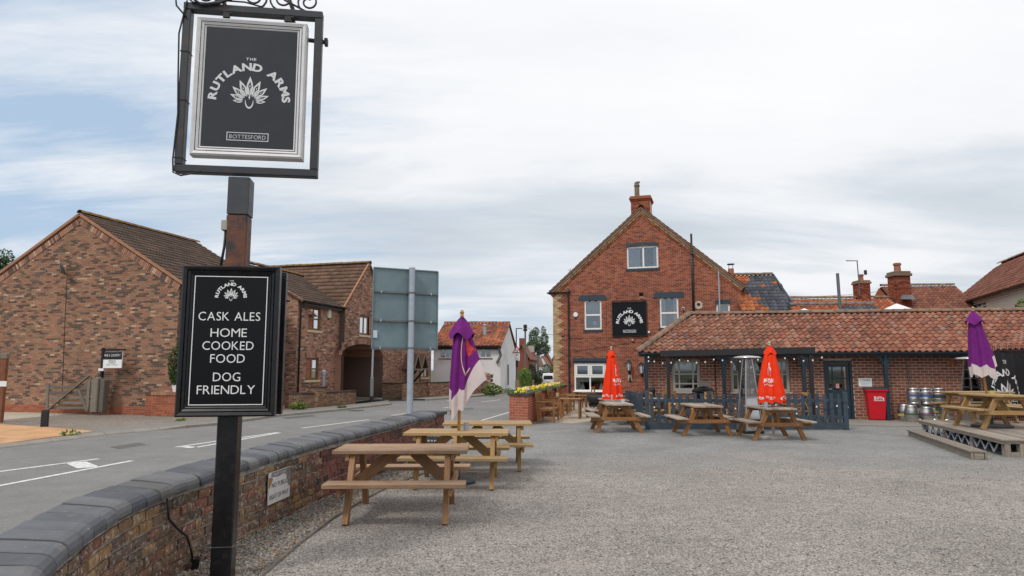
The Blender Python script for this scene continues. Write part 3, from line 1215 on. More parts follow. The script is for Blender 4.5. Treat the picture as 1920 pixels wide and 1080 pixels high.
c = t.mix(t.math('MULTIPLY', mud, .42), c, (.17, .15, .13))
t.bump(t.vor(nw.outputs[0], 54, 'Distance'), 1.0, .016)
YARDM = t.out(c, .9, 0, .3)
yard = [(w[0], w[1]) for w in WALLPTS][::-1]
yard = [(-1.48, 14.7)] + yard + [(-1.0, -12), (40, -12), (40, 21.6), (12, 24.0), (4.6, 24.6), (3.2, 24.3), (.6, 21.2), (-.1, 21.2), gp(888, 793)[:2]]
sheet('yard_surface', yard[::-1], .004, YARDM)
t = NT('patio_concrete')
p = t.pos()
c = t.vary((.40, .335, .265), p, .8, .10, 5)
c = t.vary(c, p, 9, .12, 5)
crk = t.ramp(t.noise(p, 1.3, 8, .65, .8), [(.485, 0.), (.49, 1.), (.497, 0.)])
c = t.mix(t.math('MULTIPLY', crk, .5), c, (.18, .15, .12))
t.bump(t.noise(p, 40), .25, .006)
PATIOM = t.out(c, .9, 0, .25)
pat = [gp(985, 795)[:2], gp(1030, 793)[:2], gp(1075, 795)[:2], gp(1110, 790)[:2], gp(1215, 786)[:2], (5.6, 31), (2.2, 34)]
sheet('patio', pat, .010, PATIOM)
pth = [gp(1590, 797)[:2], gp(1680, 800)[:2], gp(1760, 800)[:2], (15, 19.8), (18, 21.8), (12.1, 23.6), (10.1, 23.9), (10.0, 20)]
t = NT('path_concrete')
p = t.pos()
c = t.vary((.27, .25, .22), p, .7, .2, 5)
c = t.mix(t.math('MULTIPLY', t.ramp(t.noise(p, .8, 5, .6, .3, (.6, 2, 1)), [(.57, 0.), (.66, 1.)]), .5), c, (.12, .11, .10))
PATHM = t.out(c, .85, 0, .3)
sheet('path', pth, .010, PATHM)

# far pavement, kerb, forecourts
PAVEM = plain('pavement_asphalt', (.205, .19, .172), .9, var=.16, scale=1.6, bump=.3, dirt=((.13, .115, .10), 1.1, .5))
KERBM = plain('kerb_concrete', (.27, .245, .215), .9, var=.16, scale=2.5, bump=.3)
t = NT('forecourt_aggregate')
p = t.pos()
c = t.ramp(t.vor(p, 24), [(0, (.13, .10, .08)), (.5, (.20, .165, .135)), (1, (.34, .29, .24))])
t.out(t.vary(c, p, .6, .18), .95)
FOREM = t.m
t = NT('pale_gravel')
p = t.pos()
c = t.ramp(t.vor(p, 22), [(0, (.27, .22, .16)), (.4, (.43, .37, .29)), (1, (.60, .53, .44))])
t.bump(t.vor(p, 22, 'Distance'), .8, .02)
t.out(t.vary(c, p, .7, .12), .95)
PGRAV = t.m


def off(path, d):
    out = []
    for i, p in enumerate(path):
        a, b = path[max(0, i - 1)], path[min(len(path) - 1, i + 1)]
        t_ = V((b[0] - a[0], b[1] - a[1], 0)).normalized()
        out.append(V((p[0] - t_.y * d, p[1] + t_.x * d, 0)))
    return out


ZP = .075
def kerb_run(path, label, low):
    """kerb stones about 0.92 m long, each a piece of the kerb; low(x) -> upstand"""
    root = bpy.data.objects.new('kerb', None)
    col.objects.link(root)
    root['kind'] = 'structure'
    root['label'] = label
    inn = off(path, .13)
    for i in range(len(path) - 1):
        n = max(1, round((path[i + 1] - path[i]).length / .92))
        for k in range(n):
            f0, f1 = k / n + .006, (k + 1) / n - .006
            a, b = [V((path[i].x + (path[i + 1].x - path[i].x) * f, path[i].y + (path[i + 1].y - path[i].y) * f, 0)) for f in (f0, f1)]
            d, c_ = inn[i].lerp(inn[i + 1], f0), inn[i].lerp(inn[i + 1], f1)
            la, lb, dz = low(a.x), low(b.x), R.uniform(-.003, .003)
            vs_ = [V((a.x, a.y, -.02)), V((b.x, b.y, -.02)), V((b.x, b.y, lb - .012)), V((a.x, a.y, la - .012)),
                   V((a.x, a.y, la)).lerp(V((d.x, d.y, ZP + .006)), .12), V((b.x, b.y, lb)).lerp(V((c_.x, c_.y, ZP + .006)), .12), V((c_.x, c_.y, ZP + .006)), V((d.x, d.y, ZP + .006)), V((c_.x, c_.y, -.02)), V((d.x, d.y, -.02))]
            ob('kerb_stone', MB().add([v + V((0, 0, dz)) for v in vs_], [(0, 1, 2, 3), (3, 2, 5, 4), (4, 5, 6, 7), (7, 6, 8, 9), (0, 3, 4, 7, 9), (1, 8, 6, 5, 2)]), KERBM, root)


kb, ki = off(KERB, 0), off(KERB, .13)
k2, k2i = off(KERB2, 0), off(KERB2, .13)
kerb_run([V((q.x, q.y, 0)) for q in KERB], 'concrete kerb along the far side of the road, before the brick houses', lambda x: .018 if x < -9.3 else ZP + .006)
kerb_run([V((q.x, q.y, 0)) for q in KERB2], 'concrete kerb in front of the white cottage', lambda x: ZP + .006)
back = off(KERB, 1.5)
sheet('pavement', [q[:2] for q in ki] + [gp(728, 753)[:2], gp(690, 758)[:2]] + [q[:2] for q in back[::-1]][2:], ZP, PAVEM)
sheet('pavement', [q[:2] for q in k2i] + [q[:2] for q in off(KERB2, 2.2)][::-1], .08, PAVEM)
sheet('forecourt', [q[:2] for q in off(KERB, .9)][1:-3] + [gp(660, 745)[:2], gp(560, 750)[:2], (-11.4, 38), (-40, 38), (-40, 14)], ZP - .006, FOREM)
sheet('side_yard', [(-60, 60), (-60, -20), (-14, -20), (-9, 27), (-5, 70)], -.02, FOREM)
sheet('gravel_drive', [gp(0, 788, ZP)[:2], gp(165, 773, ZP)[:2], gp(176, 771, ZP)[:2], gp(90, 764, ZP)[:2], gp(0, 762, ZP)[:2], gp(-300, 755, ZP)[:2], gp(-300, 812, ZP)[:2]], ZP - .002, PGRAV)
# orange block paving
OB = [(.52, .30, .155), (.56, .33, .18), (.49, .275, .14)]
T_BLOCK = brickmat('orange_block_paving', [(0, OB[0]), (.4, OB[1]), (.75, OB[2])], .08, bump=.2)
pav = [gp(0, 796, ZP), gp(90, 801.5, ZP), gp(177, 809, ZP), gp(120, 817, ZP), gp(0, 833, ZP), gp(-300, 862, ZP), gp(-300, 786, ZP)]
pvs = sheet('block_paving', [q[:2] for q in pav], ZP + .003, plain('paving_bed', (.36, .22, .13), .95))
cen = sum((V((q.x, q.y, 0)) for q in pav), V((0, 0, 0))) / len(pav)
poly2 = [(q.x, q.y) for q in pav][::-1]
ar = sum(poly2[i][0] * poly2[(i + 1) % len(poly2)][1] - poly2[(i + 1) % len(poly2)][0] * poly2[i][1] for i in range(len(poly2)))
if ar < 0:
    poly2 = poly2[::-1]
for r in range(60):
    for k in range(40):
        x0, y0 = -23 + k * .6 + (.3 if r % 2 else 0), 12 + r * .45
        q = clip_poly([(x0, y0), (x0 + .592, y0), (x0 + .592, y0 + .442), (x0, y0 + .442)], poly2)
        if len(q) > 2 and proj(V((q[0][0], q[0][1], ZP)))[0] > -60:
            ob('paving_block', MB().prism([V((x, y, ZP + .002)) for x, y in q], (0, 0, .010 + R.uniform(-.0015, .0015))), T_BLOCK, pvs)

# painted road markings
MARKM = plain('road_marking_paint', (.66, .66, .64), .8, var=.12, scale=9, dirt=((.22, .215, .20), 11, .95))


def marking(p0, p1, w=.11, name='road_marking', bow=0):
    p0, p1 = V((p0.x, p0.y, 0)), V((p1.x, p1.y, 0))
    n = max(1, int((p1 - p0).length / .8))
    d = (p1 - p0).normalized()
    s_ = V((-d.y, d.x, 0)) * w / 2
    mb = MB()
    pts = [p0.lerp(p1, i / n) for i in range(n + 1)]
    for i in range(n):
        mb.poly([pts[i] - s_ + V((0, 0, .004)), pts[i + 1] - s_ + V((0, 0, .004)), pts[i + 1] + s_ + V((0, 0, .004)), pts[i] + s_ + V((0, 0, .004))])
    o = ob(name, mb, MARKM)
    o['kind'] = 'structure'


marking(gp(-160, 905), gp(185, 860.5))
marking(gp(-160, 941), gp(248, 864))
marking(gp(330, 838.5), gp(520, 811))
marking(gp(368, 839), gp(525, 811.5))
marking(gp(565, 803), gp(692, 787))
marking(gp(733, 779), gp(790, 772))
marking(gp(832, 765), gp(860, 761))
marking(gp(902, 754), gp(938, 749.5))
marking(gp(142, 867), gp(166, 877), .32)
marking(gp(345, 837.5), gp(362, 839.5), .2)
marking(gp(888, 793), gp(955, 773), .09)
marking(gp(838, 752), gp(848, 750), .09)

PATCHM = plain('tar_patch', (.10, .10, .098), .8, var=.2, scale=6)
for pp in ([(528, 783), (585, 778), (592, 780.5), (540, 785.5)], [(205, 838), (262, 830), (275, 834), (222, 842)], [(835, 770), (885, 764), (890, 767), (842, 772)]):
    sheet('road_patch', [gp(*q)[:2] for q in pp], .003, PATCHM)['label'] = 'darker tar patch on the road surface'
for px, py in ((430, 797.5), (668, 770)):
    q = gp(px, py)
    dg = thing('drain_grate', 'iron drain grate in the gutter %s' % ('behind the menu board post' if px < 500 else 'near the street lamp by the arch'), 'drain', (q.x, q.y, .004), math.radians(-20))
    ob('frame', MB().box2((-.24, -.24, 0), (.24, -.20, .008)).box2((-.24, .20, 0), (.24, .24, .008)).box2((-.24, -.2, 0), (-.2, .2, .008)).box2((.2, -.2, 0), (.24, .2, .008)), BLACKM, dg)
    for i in range(5):
        ob('bar', MB().box2((-.2, -.17 + i * .08, 0), (.2, -.13 + i * .08, .006)), GALVD, dg)

# gravel strip at the foot of the wall
GRAVBED = plain('gravel_bed_soil', (.20, .185, .165), .95, var=.4, scale=25, bump=.5)
EDGE = [(-1.62, 4.2), (-1.93, 5.0), (-2.02, 5.75), (-2.03, 6.8), (-2.0, 7.8), (-1.88, 9.0), (-1.72, 10.07), (-1.45, 11.0), (-1.16, 11.8)]


def lerp_path(path, y):
    for a, b in zip(path, path[1:]):
        if a[1] <= y <= b[1]:
            f = (y - a[1]) / (b[1] - a[1])
            return a[0] + f * (b[0] - a[0])
    return path[-1][0] if y > path[-1][1] else path[0][0]


ys = [4.2 + .4 * i for i in range(20)]
sheet('gravel_bed', [(lerp_path(WALLPTS, y) + .01, y) for y in ys] + [(lerp_path(EDGE, y), y) for y in ys[::-1]], .008, GRAVBED)
ob('edging_strip', MB().tube([(x + .01, y, .012) for x, y in EDGE], .018, 6), plain('edging_concrete', (.16, .14, .115), .9, var=.3))['kind'] = 'structure'
STONEM = brickmat('loose_gravel_stone', pg([(0, (.40, .37, .33)), (.2, (.50, .46, .42)), (.4, (.26, .235, .21)), (.55, (.42, .36, .29)), (.72, (.18, .165, .155)), (.87, (.60, .57, .53)), (.93, (.33, .22, .15))], .72), .25)
ico = [V(v).normalized() for v in [(1, 0, .62), (-1, 0, .62), (1, 0, -.62), (-1, 0, -.62), (0, .62, 1), (0, .62, -1), (0, -.62, 1), (0, -.62, -1), (.62, 1, 0), (-.62, 1, 0), (.62, -1, 0), (-.62, -1, 0)]]
icf = [(0, 8, 4), (0, 4, 6), (0, 6, 10), (0, 10, 2), (0, 2, 8), (8, 2, 5), (8, 5, 9), (8, 9, 4), (4, 9, 1), (4, 1, 6), (6, 1, 11), (6, 11, 10), (10, 11, 7), (10, 7, 2), (2, 7, 5), (3, 5, 7), (3, 7, 11), (3, 11, 1), (3, 1, 9), (3, 9, 5)]


def stones(name, pts, lo, hi):
    mb = MB()
    for x, y, z in pts:
        r = R.uniform(lo, hi)
        q = Quaternion((R.gauss(0, 1), R.gauss(0, 1), R.gauss(0, 1), R.gauss(0, 1))).normalized()
        sq = V((R.uniform(.7, 1.3), R.uniform(.6, 1.1), R.uniform(.45, .8))) * r
        mb.add([q @ V((v.x * sq.x, v.y * sq.y, v.z * sq.z)) * R.uniform(.88, 1.1) + V((x, y, z + r * .3)) for v in ico], icf)
    o = ob(name, mb, STONEM)
    o['kind'] = 'stuff'
    return o


pts = []
while len(pts) < 10500:
    y = 4.3 + 7.4 * R.random() ** 1.25
    a, b = lerp_path(WALLPTS, y) + .01, lerp_path(EDGE, y)
    if b > a:
        pts.append((R.uniform(a, b), y, .008))
stones('gravel', pts, .006, .0165)
pts = []
for _ in range(8000):
    y = 5.0 + 9 * R.random() ** 1.6
    x = R.uniform(-1.9, y * .78)
    if x > lerp_path(EDGE, y):
        pts.append((x, y, .003))
stones('gravel', pts, .004, .0115)
LEAFLIT = brickmat('fallen_leaf', [(0, (.25, .13, .05)), (.4, (.33, .18, .07)), (.7, (.18, .10, .05))], .2)
mb = MB()
for _ in range(420):
    y = 5 + 6 * R.random()
    x = R.uniform(lerp_path(WALLPTS, y) + .03, lerp_path(EDGE, y) + .05)
    a = R.uniform(0, 6.28)
    e, f = V((math.cos(a), math.sin(a), .2)) * .022, V((-math.sin(a), math.cos(a), .1)) * .011
    p = V((x, y, .028))
    mb.add([p - e, p + f, p + e, p - f], [(0, 1, 2, 3)])
o = ob('leaf_litter', mb, LEAFLIT)
o['kind'] = 'stuff'

# ================================================================== PUB (main house)
ang = math.radians(17)
UP = V((math.cos(ang), -math.sin(ang), 0))
BP = V((math.sin(ang), math.cos(ang), 0))
PO = gp(1038, 752)
PO = V((PO.x, PO.y, 0))
WP = Wall(PO, UP)
aR = WP.az(1388, 540)[0]
aT, zT = WP.az(1200, 392)
zE = WP.az(1042, 545)[1]
aT = aR / 2
pub = thing('pub_house', 'tall red brick pub with gable end, white windows and yellow corner quoins', 'pub', PO, world=True)
poly = [(0, -.1), (aR, -.1), (aR, zE), (aT, zT), (0, zE)]
rects = dict(ul=WP.rect(1095.4, 562.9, 1127.9, 618), ur=WP.rect(1237, 557.8, 1272.3, 614.4), at=WP.rect(1175, 461.6, 1234, 503),
             sm=WP.rect(1343, 569, 1369, 604), bay=WP.rect(1082, 681, 1136, 733))
vent = WP.rect(1198.5, 548.5, 1206, 556)


def quoin(a, b, z, row):
    wdt = (.05, .16, .28, .40, .28, .16)[(row // 1) % 6] + .02 * ((row * 7919) % 3)
    return B_YELLOW if a < wdt else B_PUB


brickwall(pub, WP, poly, [rects['ul'], rects['ur'], rects['at'], rects['sm'], rects['bay'], vent], B_PUB, MORTAR_PALE, special=quoin, seed=11)
mb = MB()
WP.slab(mb, vent[0] - .03, vent[1] + .03, vent[2] - .03, vent[3] + .03, -.16, -.12)
ob('vent', mb, BLACKM, pub)
# other walls and roof
D = 11.0
Pb = lambda a, z, d: WP.P(a, z, -d)
shell(pub, 'wall', [[Pb(0, -.1, 0), Pb(0, zE, 0), Pb(0, zE, D), Pb(0, -.1, D)], [Pb(aR, -.1, 0), Pb(aR, -.1, D), Pb(aR, zE, D), Pb(aR, zE, 0)],
                    [Pb(0, -.1, D), Pb(0, zE, D), Pb(aT, zT, D), Pb(aR, zE, D), Pb(aR, -.1, D)]], B_PUB)
w1 = V((UP * aT).to_tuple()) + V((0, 0, zT - zE))
mb = MB()
for (a0, a1) in ((-.22, aT), (aR + .22, aT)):
    z0 = zE - .22 * (zT - zE) / aT
    up = V((0, 0, .10))
    q = [Pb(a0, z0, -.10), Pb(a1, zT, -.10), Pb(a1, zT, D + .1), Pb(a0, z0, D + .1)]
    mb.prism(q, up)
ob('roof', mb, T_BROWNP, pub)
L = math.hypot(aT, zT - zE) + .2
for sgn, O_, u_ in ((0, Pb(-.2, zE - .2 * (zT - zE) / aT + .11, D), -BP), (1, Pb(aR + .2, zE - .2 * (zT - zE) / aT + .11, 0), BP)):
    tile_roof(pub, O_, u_, (V((UP * (aT if sgn == 0 else -aT)).to_tuple()) + V((0, 0, zT - zE))), D + .08, L, .24, .28, T_BROWNP, deck=False, seed=4 + sgn)
ridge_tiles(pub, Pb(aT, zT + .13, -.1), Pb(aT, zT + .13, D), .13, .4)
# rake: oversailing yellow brick courses and tile edge
for sgn in (0, 1):
    A = (0, zE) if sgn == 0 else (aR, zE)
    e = V((aT - A[0], zT - A[1]))
    LL = e.length
    e.normalize()
    nn = V((-e.y, e.x)) if sgn == 0 else V((e.y, -e.x))
    n = int((LL + .25) / .115)
    for (lo, hi, prj, mt, nm, gap) in ((-.30, -.21, .035, B_PUB, 'verge_brick', .01), (-.20, -.11, .06, B_VERGE, 'verge_brick', .01), (-.10, -.01, .09, T_RIDGEM, 'verge_tile', .004)):
        mb = MB()
        for i in range(n):
            s0, s1 = -.25 + i * .115 + gap / 2, -.25 + (i + 1) * .115 - gap / 2
            if i == n - 1:
                s1 = LL - .02
            q = []
            for s_, h in ((s0, lo), (s1, lo), (s1, hi), (s0, hi)):
                pnt = V(A) + e * s_ + nn * h
                pnt.x = min(pnt.x, aT - .003) if sgn == 0 else max(pnt.x, aT + .003)
                q.append(pnt)
            mb.prism([WP.P(x.x, x.y, -.02) for x in q], WP.n * (prj + .02))
        o = ob(nm, mb, mt, pub)
        o['kind'] = 'stuff'
    mb = MB()
    n = int((LL + .3) / .30)
    for i in range(n):
        s0, s1 = -.3 + i * .30, -.3 + (i + 1) * .30 + .02
        q = [V(A) + e * s_ + nn * h for s_, h in ((s0, .035), (s1, .012), (s1, .05), (s0, .085))]
        for x in q:
            x.x = min(x.x, aT + .02) if sgn == 0 else max(x.x, aT - .02)
        mb.prism([WP.P(x.x, x.y, -.3) for x in q], WP.n * .42)
    o = ob('verge_tile', mb, T_RIDGEM, pub)
    o['kind'] = 'stuff'
# windows
SL = (DARKLINT, .13, .06, .05)
window(pub, WP, rects['ul'], WHITE, hs=[.5], sill=SL, glass=GLASS_SKY, blind=(.52, BLIND), fw=.085)
w = window(pub, WP, rects['ur'], WHITE, hs=[.49], sill=SL, glass=GLASS_SKY, curtain=[(.05, .3, CURTAIN), (.72, .95, CURTAIN)], fw=.085)
window(pub, WP, rects['at'], WHITE, vs=[.53], sill=SL, glass=GLASS_SKY, curtain=[(.05, .42, CURTAIN), (.84, .97, CURTAIN)], fw=.085)
window(pub, WP, rects['sm'], WHITE, sill=SL, glass=GLASS_SKY, blind=(.1, BLIND), fw=.085)


def lintel(r, ext, h, cham, rise=0.0):
    a0, a1, z0, z1 = r
    N = 8
    lo = [(a0 - ext + (a1 - a0 + 2 * ext) * i / N, z1 - .02 + rise * (1 - (2 * i / N - 1) ** 2)) for i in range(N + 1)]
    hi = [(a1 + ext, z1 - .02 + h - cham), (a1 + ext - cham, z1 - .02 + h)] + [(a1 + ext - cham - (a1 - a0 + 2 * ext - 2 * cham) * i / N, z1 - .02 + h + rise * (1 - (2 * i / N - 1) ** 2)) for i in range(1, N)] + [(a0 - ext + cham, z1 - .02 + h), (a0 - ext, z1 - .02 + h - cham)]
    if cham == 0:
        hi = [(a1 + ext - (a1 - a0 + 2 * ext) * i / N, z1 - .02 + h + rise * (1 - (2 * i / N - 1) ** 2)) for i in range(N + 1)]
    ob('lintel', MB().prism([WP.P(a, z, -.04) for a, z in lo + hi], WP.n * .07), DARKLINT, pub)


lintel(rects['ul'], .30, .30, .14)
lintel(rects['ur'], .30, .30, .14)
lintel(rects['at'], .03, .17, 0, .05)
lintel(rects['sm'], .04, .20, 0)
for k in ('ul', 'ur'):       # little carved drop under each upper lintel
    a0, a1, z0, z1 = rects[k]
    m_ = (a0 + a1) / 2
    mb = MB()
    for sg in (-1, 1):
        mb.prism([WP.P(m_ + sg * x, z1 - .02 - y, -.03) for x, y in ((.04, 0), (.30, 0), (.16, .07))], WP.n * .035)
    ob('carving', mb, DARKLINT, pub)
# bay window standing proud of the wall
a0, a1, z0, z1 = rects['bay']
pj_ = .38
bay = MB()
fr_ = .07
for a in (a0 - .06, a1 - .01):
    WP.slab(bay, a, a + fr_, z0, z1, pj_ - .07, pj_)
for f in (.36, .68):
    pass
m1 = a0 + (a1 - a0) * .5
WP.slab(bay, m1 - .035, m1 + .035, z0, z1, pj_ - .07, pj_ - .002)
zm = z0 + (z1 - z0) * .52
WP.slab(bay, a0 - .06, a1 + .06, zm - .05, zm + .03, pj_ - .075, pj_ + .003)
WP.slab(bay, a0 - .06, a1 + .06, z1 - .06, z1, pj_ - .078, pj_ + .006)
WP.slab(bay, a0 - .06, a1 + .06, z0, z0 + .07, pj_ - .078, pj_ + .006)
for (l, r_) in ((a0 + .02, m1 - .045), (m1 + .045, a1 - .02)):
    for (b, c_) in ((l, l + .07), (r_ - .07, r_)):
        WP.slab(bay, b, c_, zm + .04, z1 - .07, pj_ - .05, pj_ + .02)
    WP.slab(bay, l + .07, r_ - .07, zm + .04, zm + .11, pj_ - .05, pj_ + .018)
    WP.slab(bay, l + .07, r_ - .07, z1 - .14, z1 - .07, pj_ - .05, pj_ + .018)
for a in (a0 - .06, a1 - .01):
    WP.slab(bay, a + .012, a + fr_ - .012, zm - .04, zm + .02, .0, pj_ - .08)
    WP.slab(bay, a + .01, a + fr_ - .01, z0, z0 + .06, .0, pj_ - .08)
    WP.slab(bay, a + .01, a + fr_ - .01, z1 - .06, z1, .0, pj_ - .08)
    WP.slab(bay, a + .005, a + fr_ - .005, z0 + .06, z1 - .06, .0, .06)
bw = ob('bay_window', bay, WHITE, pub, bevel=.006)
for (l, r_, b, c_) in ((a0 + .01, m1 - .035, z0 + .07, zm - .05), (m1 + .035, a1 - .01, z0 + .07, zm - .05), (a0 + .02, m1 - .045, zm + .03, z1 - .06), (m1 + .045, a1 - .02, zm + .03, z1 - .06)):
    g = MB()
    WP.slab(g, l, r_, b, c_, pj_ - .045, pj_ - .04)
    ob('pane', g, GLASS if b < zm - .1 else GLASS_SKY, bw)
for a in (a0 - .03, a1 + .02):
    g = MB()
    WP.slab(g, a, a + .006, z0 + .06, z1 - .06, .06, pj_ - .08)
    ob('pane', g, GLASS, bw)
s = MB()
WP.slab(s, a0 + .02, a1 - .02, zm + .05, z1 - .08, .12, .13)
ob('blind', s, BLIND, bw)
s = MB()
WP.slab(s, a0 - .12, a1 + .12, z0 - .05, z0, -.02, pj_ + .07)
ob('sill', s, WHITE, bw, bevel=.008)
s = MB()
WP.slab(s, a0 - .14, a1 + .14, z1 + .10, z1 + .26, -.02, pj_ + .10)
WP.slab(s, a0 - .11, a1 + .11, z1 + .002, z1 + .10, -.02, pj_ + .05)
for i in range(28):
    aa = a0 - .11 + (a1 - a0 + .22) * (i + .5) / 28
    WP.slab(s, aa - .015, aa + .015, z1 + .03, z1 + .095, pj_ + .05, pj_ + .085)
ob('canopy', s, DARKLINT, bw)
r = MB()
WP.slab(r, a0, a1, z0, z1, -1.2, -1.19)
q = [(a0, z0), (a1, z0), (a1, z1), (a0, z1)]
for k in range(4):
    p_, t_ = q[k], q[(k + 1) % 4]
    r.poly([WP.P(*p_, -.12), WP.P(*t_, -.12), WP.P(*t_, -1.2), WP.P(*p_, -1.2)])
r.poly([WP.P(a0, z0 + .02, pj_ - .1), WP.P(a1, z0 + .02, pj_ - .1), WP.P(a1, z0 + .02, -.1), WP.P(a0, z0 + .02, -.1)])
ob('room_shade', r, DARKROOM, bw)
for f, lab in ((.22, 'small white model sailing boat on the left of the bay window sill'), (.86, 'small white model sailing boat on the right of the bay window sill')):
    aa = a0 + (a1 - a0) * f
    tr = thing('model_boat', lab, 'ornament', WP.P(aa, z0 + .02, pj_ - .2), -ang, 'model boats in the bay window')
    ob('sail', MB().prism([V((-.13, 0, .05)), V((.13, 0, .05)), V((.0, 0, .44))], (0, .02, 0)), PUREWHITE, tr)
    ob('hull', MB().prism([V((-.13, -.03, .045)), V((.13, -.03, .045)), V((.09, -.03, 0)), V((-.09, -.03, 0))], (0, .08, 0)), PALEWOOD, tr)
# curtains / lamp seen in the upper left window
a0, a1, z0, z1 = rects['ul']
lp = thing('table_lamp', 'white shaded lamp standing behind the upper left pub window', 'lamp', WP.P(a0 + (a1 - a0) * .56, z0 + .12, -.33))
ob('lamp_shade', MB().lathe([(.13, .14), (.09, .36)], 14), PUREWHITE, lp)
ob('stem', MB().lathe([(.06, 0), (.02, .03), (.02, .14)], 10), PALEWOOD, lp)
ob('table', MB().box((0, -.02, -.03), (.5, .12, .06)), BROWNFR, lp)

# rainwater goods
x0, z0 = WP.az(1066, 541)
_, z1 = WP.az(1066, 737)
ax, az_ = WP.az(1116, 757)
pp = [WP.P(x0, z0, .10), WP.P(x0, z0 - .3, .07), WP.P(x0, z1, .07), WP.P(x0 + .08, z1 - .1, .07), WP.P(ax, max(az_, .1), .07)]
dp = ob('downpipe', MB().tube(pp, .045, 10), BLACKPIPE, pub, smooth=True)
mb = MB()
for f in (.18, .45, .72, .9):
    mb.tube([WP.P(x0, z0 + (z1 - z0) * f - .03, .07), WP.P(x0, z0 + (z1 - z0) * f + .03, .07)], .062, 10)
ob('collar', mb, BLACKPIPE, dp)
g0 = WP.P(-.28, zE - .12, .10)
gutter(pub, WP.P(-.25, zE - .10, .12), WP.P(x0 + .12, zE - .10, .12), BLACKPIPE, .07)
gutter(pub, WP.P(-.25, zE - .10, .12), WP.P(-.25, zE - .10, -D), BLACKPIPE, .07)
x0, z0 = WP.az(1296, 439)
_, z1 = WP.az(1300, 600)
ob('soil_stack', MB().tube([WP.P(x0, z0, .09), WP.P(x0, z1 - .6, .09)], .055, 10).tube([WP.P(x0, z0 - 1.1, .09), WP.P(x0, z0 - 1.0, .09)], .07, 10), BLACKPIPE, pub, smooth=True)
x0, z0 = WP.az(1347, 509)
ob('flue_pole', MB().tube([WP.P(x0, z0, .3), WP.P(x0, z0 - 2.6, .3)], .035, 8), GALV, pub)
x0, z0 = WP.az(1310, 572)
ob('patch', MB().prism([WP.P(x0 + .19 * math.cos(i * PI / 6) * (1.1 if i % 3 else .95), z0 + .2 * math.sin(i * PI / 6), .0) for i in range(12)], WP.n * .02), MORTAR_PALE, pub)
ob('vent_hole', MB().prism([WP.P(x0 + .085 * math.cos(i * PI / 6), z0 + .03 + .085 * math.sin(i * PI / 6), .0) for i in range(12)], WP.n * .03), BLACKM, pub)
# chimney
cx0, cz0 = WP.az(1181.5, 390)
cx1, cz1 = WP.az(1217, 362)
cz1 = WP.az(1200, 364)[1]
ctr = (cx0 + cx1) / 2
d0, d1 = .35, 1.45
wch = (cx1 - cx0) / 2
mb = MB()
ch = MB()
WP.slab(ch, ctr - wch, ctr + wch, zT - 1.0, cz1 - .26, -d1, -d0)
chm = ob('chimney', ch, MORTAR_PALE, pub)
Wc = Wall(WP.P(ctr - wch, 0, -d0), UP)
brickwall(chm, Wc, [(0, zT - .8), (2 * wch, zT - .8), (2 * wch, cz1 - .26), (0, cz1 - .26)], [], B_PUB, MORTAR_PALE, wall_name='stack_face', proud=.010, seed=3)
mb = MB()
for i, (ext, h0, h1) in enumerate(((.05, .26, .18), (.09, .178, .09), (.05, .088, 0))):
    WP.slab(mb, ctr - wch - ext, ctr + wch + ext, cz1 - h0, cz1 - h1, -d1 - ext, -d0 + ext)
ob('corbel', mb, B_PUB, chm, bevel=.01)
px_, pz_ = WP.az(1191, 336)
pc = WP.P(px_, cz1, -.7)
hh = pz_ - cz1
ob('chimney_pot', MB().lathe([(.17, 0), (.16, .06), (.135, .1), (.13, hh * .72), (.17, hh * .76), (.15, hh * .84), (.13, hh * .88), (.13, hh)], 8, pc), STONEPOT, chm)
ob('cowl', MB().box(pc + V((.08, 0, hh + .02)), (.16, .12, .06)).box(pc + V((-.02, 0, hh + .0)), (.05, .05, .1)), BLACKM, chm)
# aerial bracket on the left rake
x0, z0 = WP.az(1068, 508)
ob('aerial_bracket', MB().tube([WP.P(x0, z0, .05), WP.P(x0 + .25, z0 - .28, .2)], .018, 6).tube([WP.P(x0 + .06, z0 + .12, .1), WP.P(x0 + .1, z0 - .16, .12)], .014, 6).tube([WP.P(x0 - .08, z0 + .05, .1), WP.P(x0 + .02, z0 + .02, .12)], .014, 6), BLACKM, pub)
# cables clipped to the gable
mb = MB()
for (xa, ya, xb, yb) in ((1136, 628, 1137, 570), (1075, 660, 1192, 641), (1068, 635, 1150, 633)):
    pa, pb_ = WP.az(xa, ya), WP.az(xb, yb)
    mb.tube([WP.P(*pa, .015), WP.P(*pb_, .015)], .008, 5)
ob('cable', mb, BLACKM, pub)


# things fixed to the pub's gable
def on_wall(Wl, px, py, d=0.0):
    a, z = Wl.az(px, py)
    return Wl.P(a, z, d)


a0, a1, z0, z1 = WP.rect(1148, 566, 1213, 631)
sg = thing('pub_wall_sign', 'square black pub name sign high on the red brick gable between two windows', 'sign', WP.P((a0 + a1) / 2, z0, .0), world=True)
mb = MB()
WP.slab(mb, a0 + .045, a1 - .045, z0 + .045, z1 - .045, .005, .07)
pn = ob('sign_panel', mb, PANELB, sg)
mb = MB()
for (b0, b1, c0, c1) in ((a0, a1, z0, z0 + .045), (a0, a1, z1 - .045, z1), (a0, a0 + .045, z0 + .045, z1 - .045), (a1 - .045, a1, z0 + .045, z1 - .045)):
    WP.slab(mb, b0, b1, c0, c1, .005, .10)
ob('sign_frame', mb, BLACK, sg)
mid, sz = (a0 + a1) / 2, (a1 - a0)
fn = lambda x, y: WP.P(x, y, .073)
mb = MB()
pub_logo(mb, fn, mid, z0 + sz * .38, sz * .305, sz * .082)
strip_rect(mb, fn, mid - sz * .185, mid + sz * .185, z0 + sz * .115, z0 + sz * .19, sz * .008)
text(mb, 'BOTTESFORD', fn, mid, z0 + sz * .133, sz * .036, .005, 1.1, width=sz * .32)
ob('lettering', mb, LETTER, sg)
mb = MB()
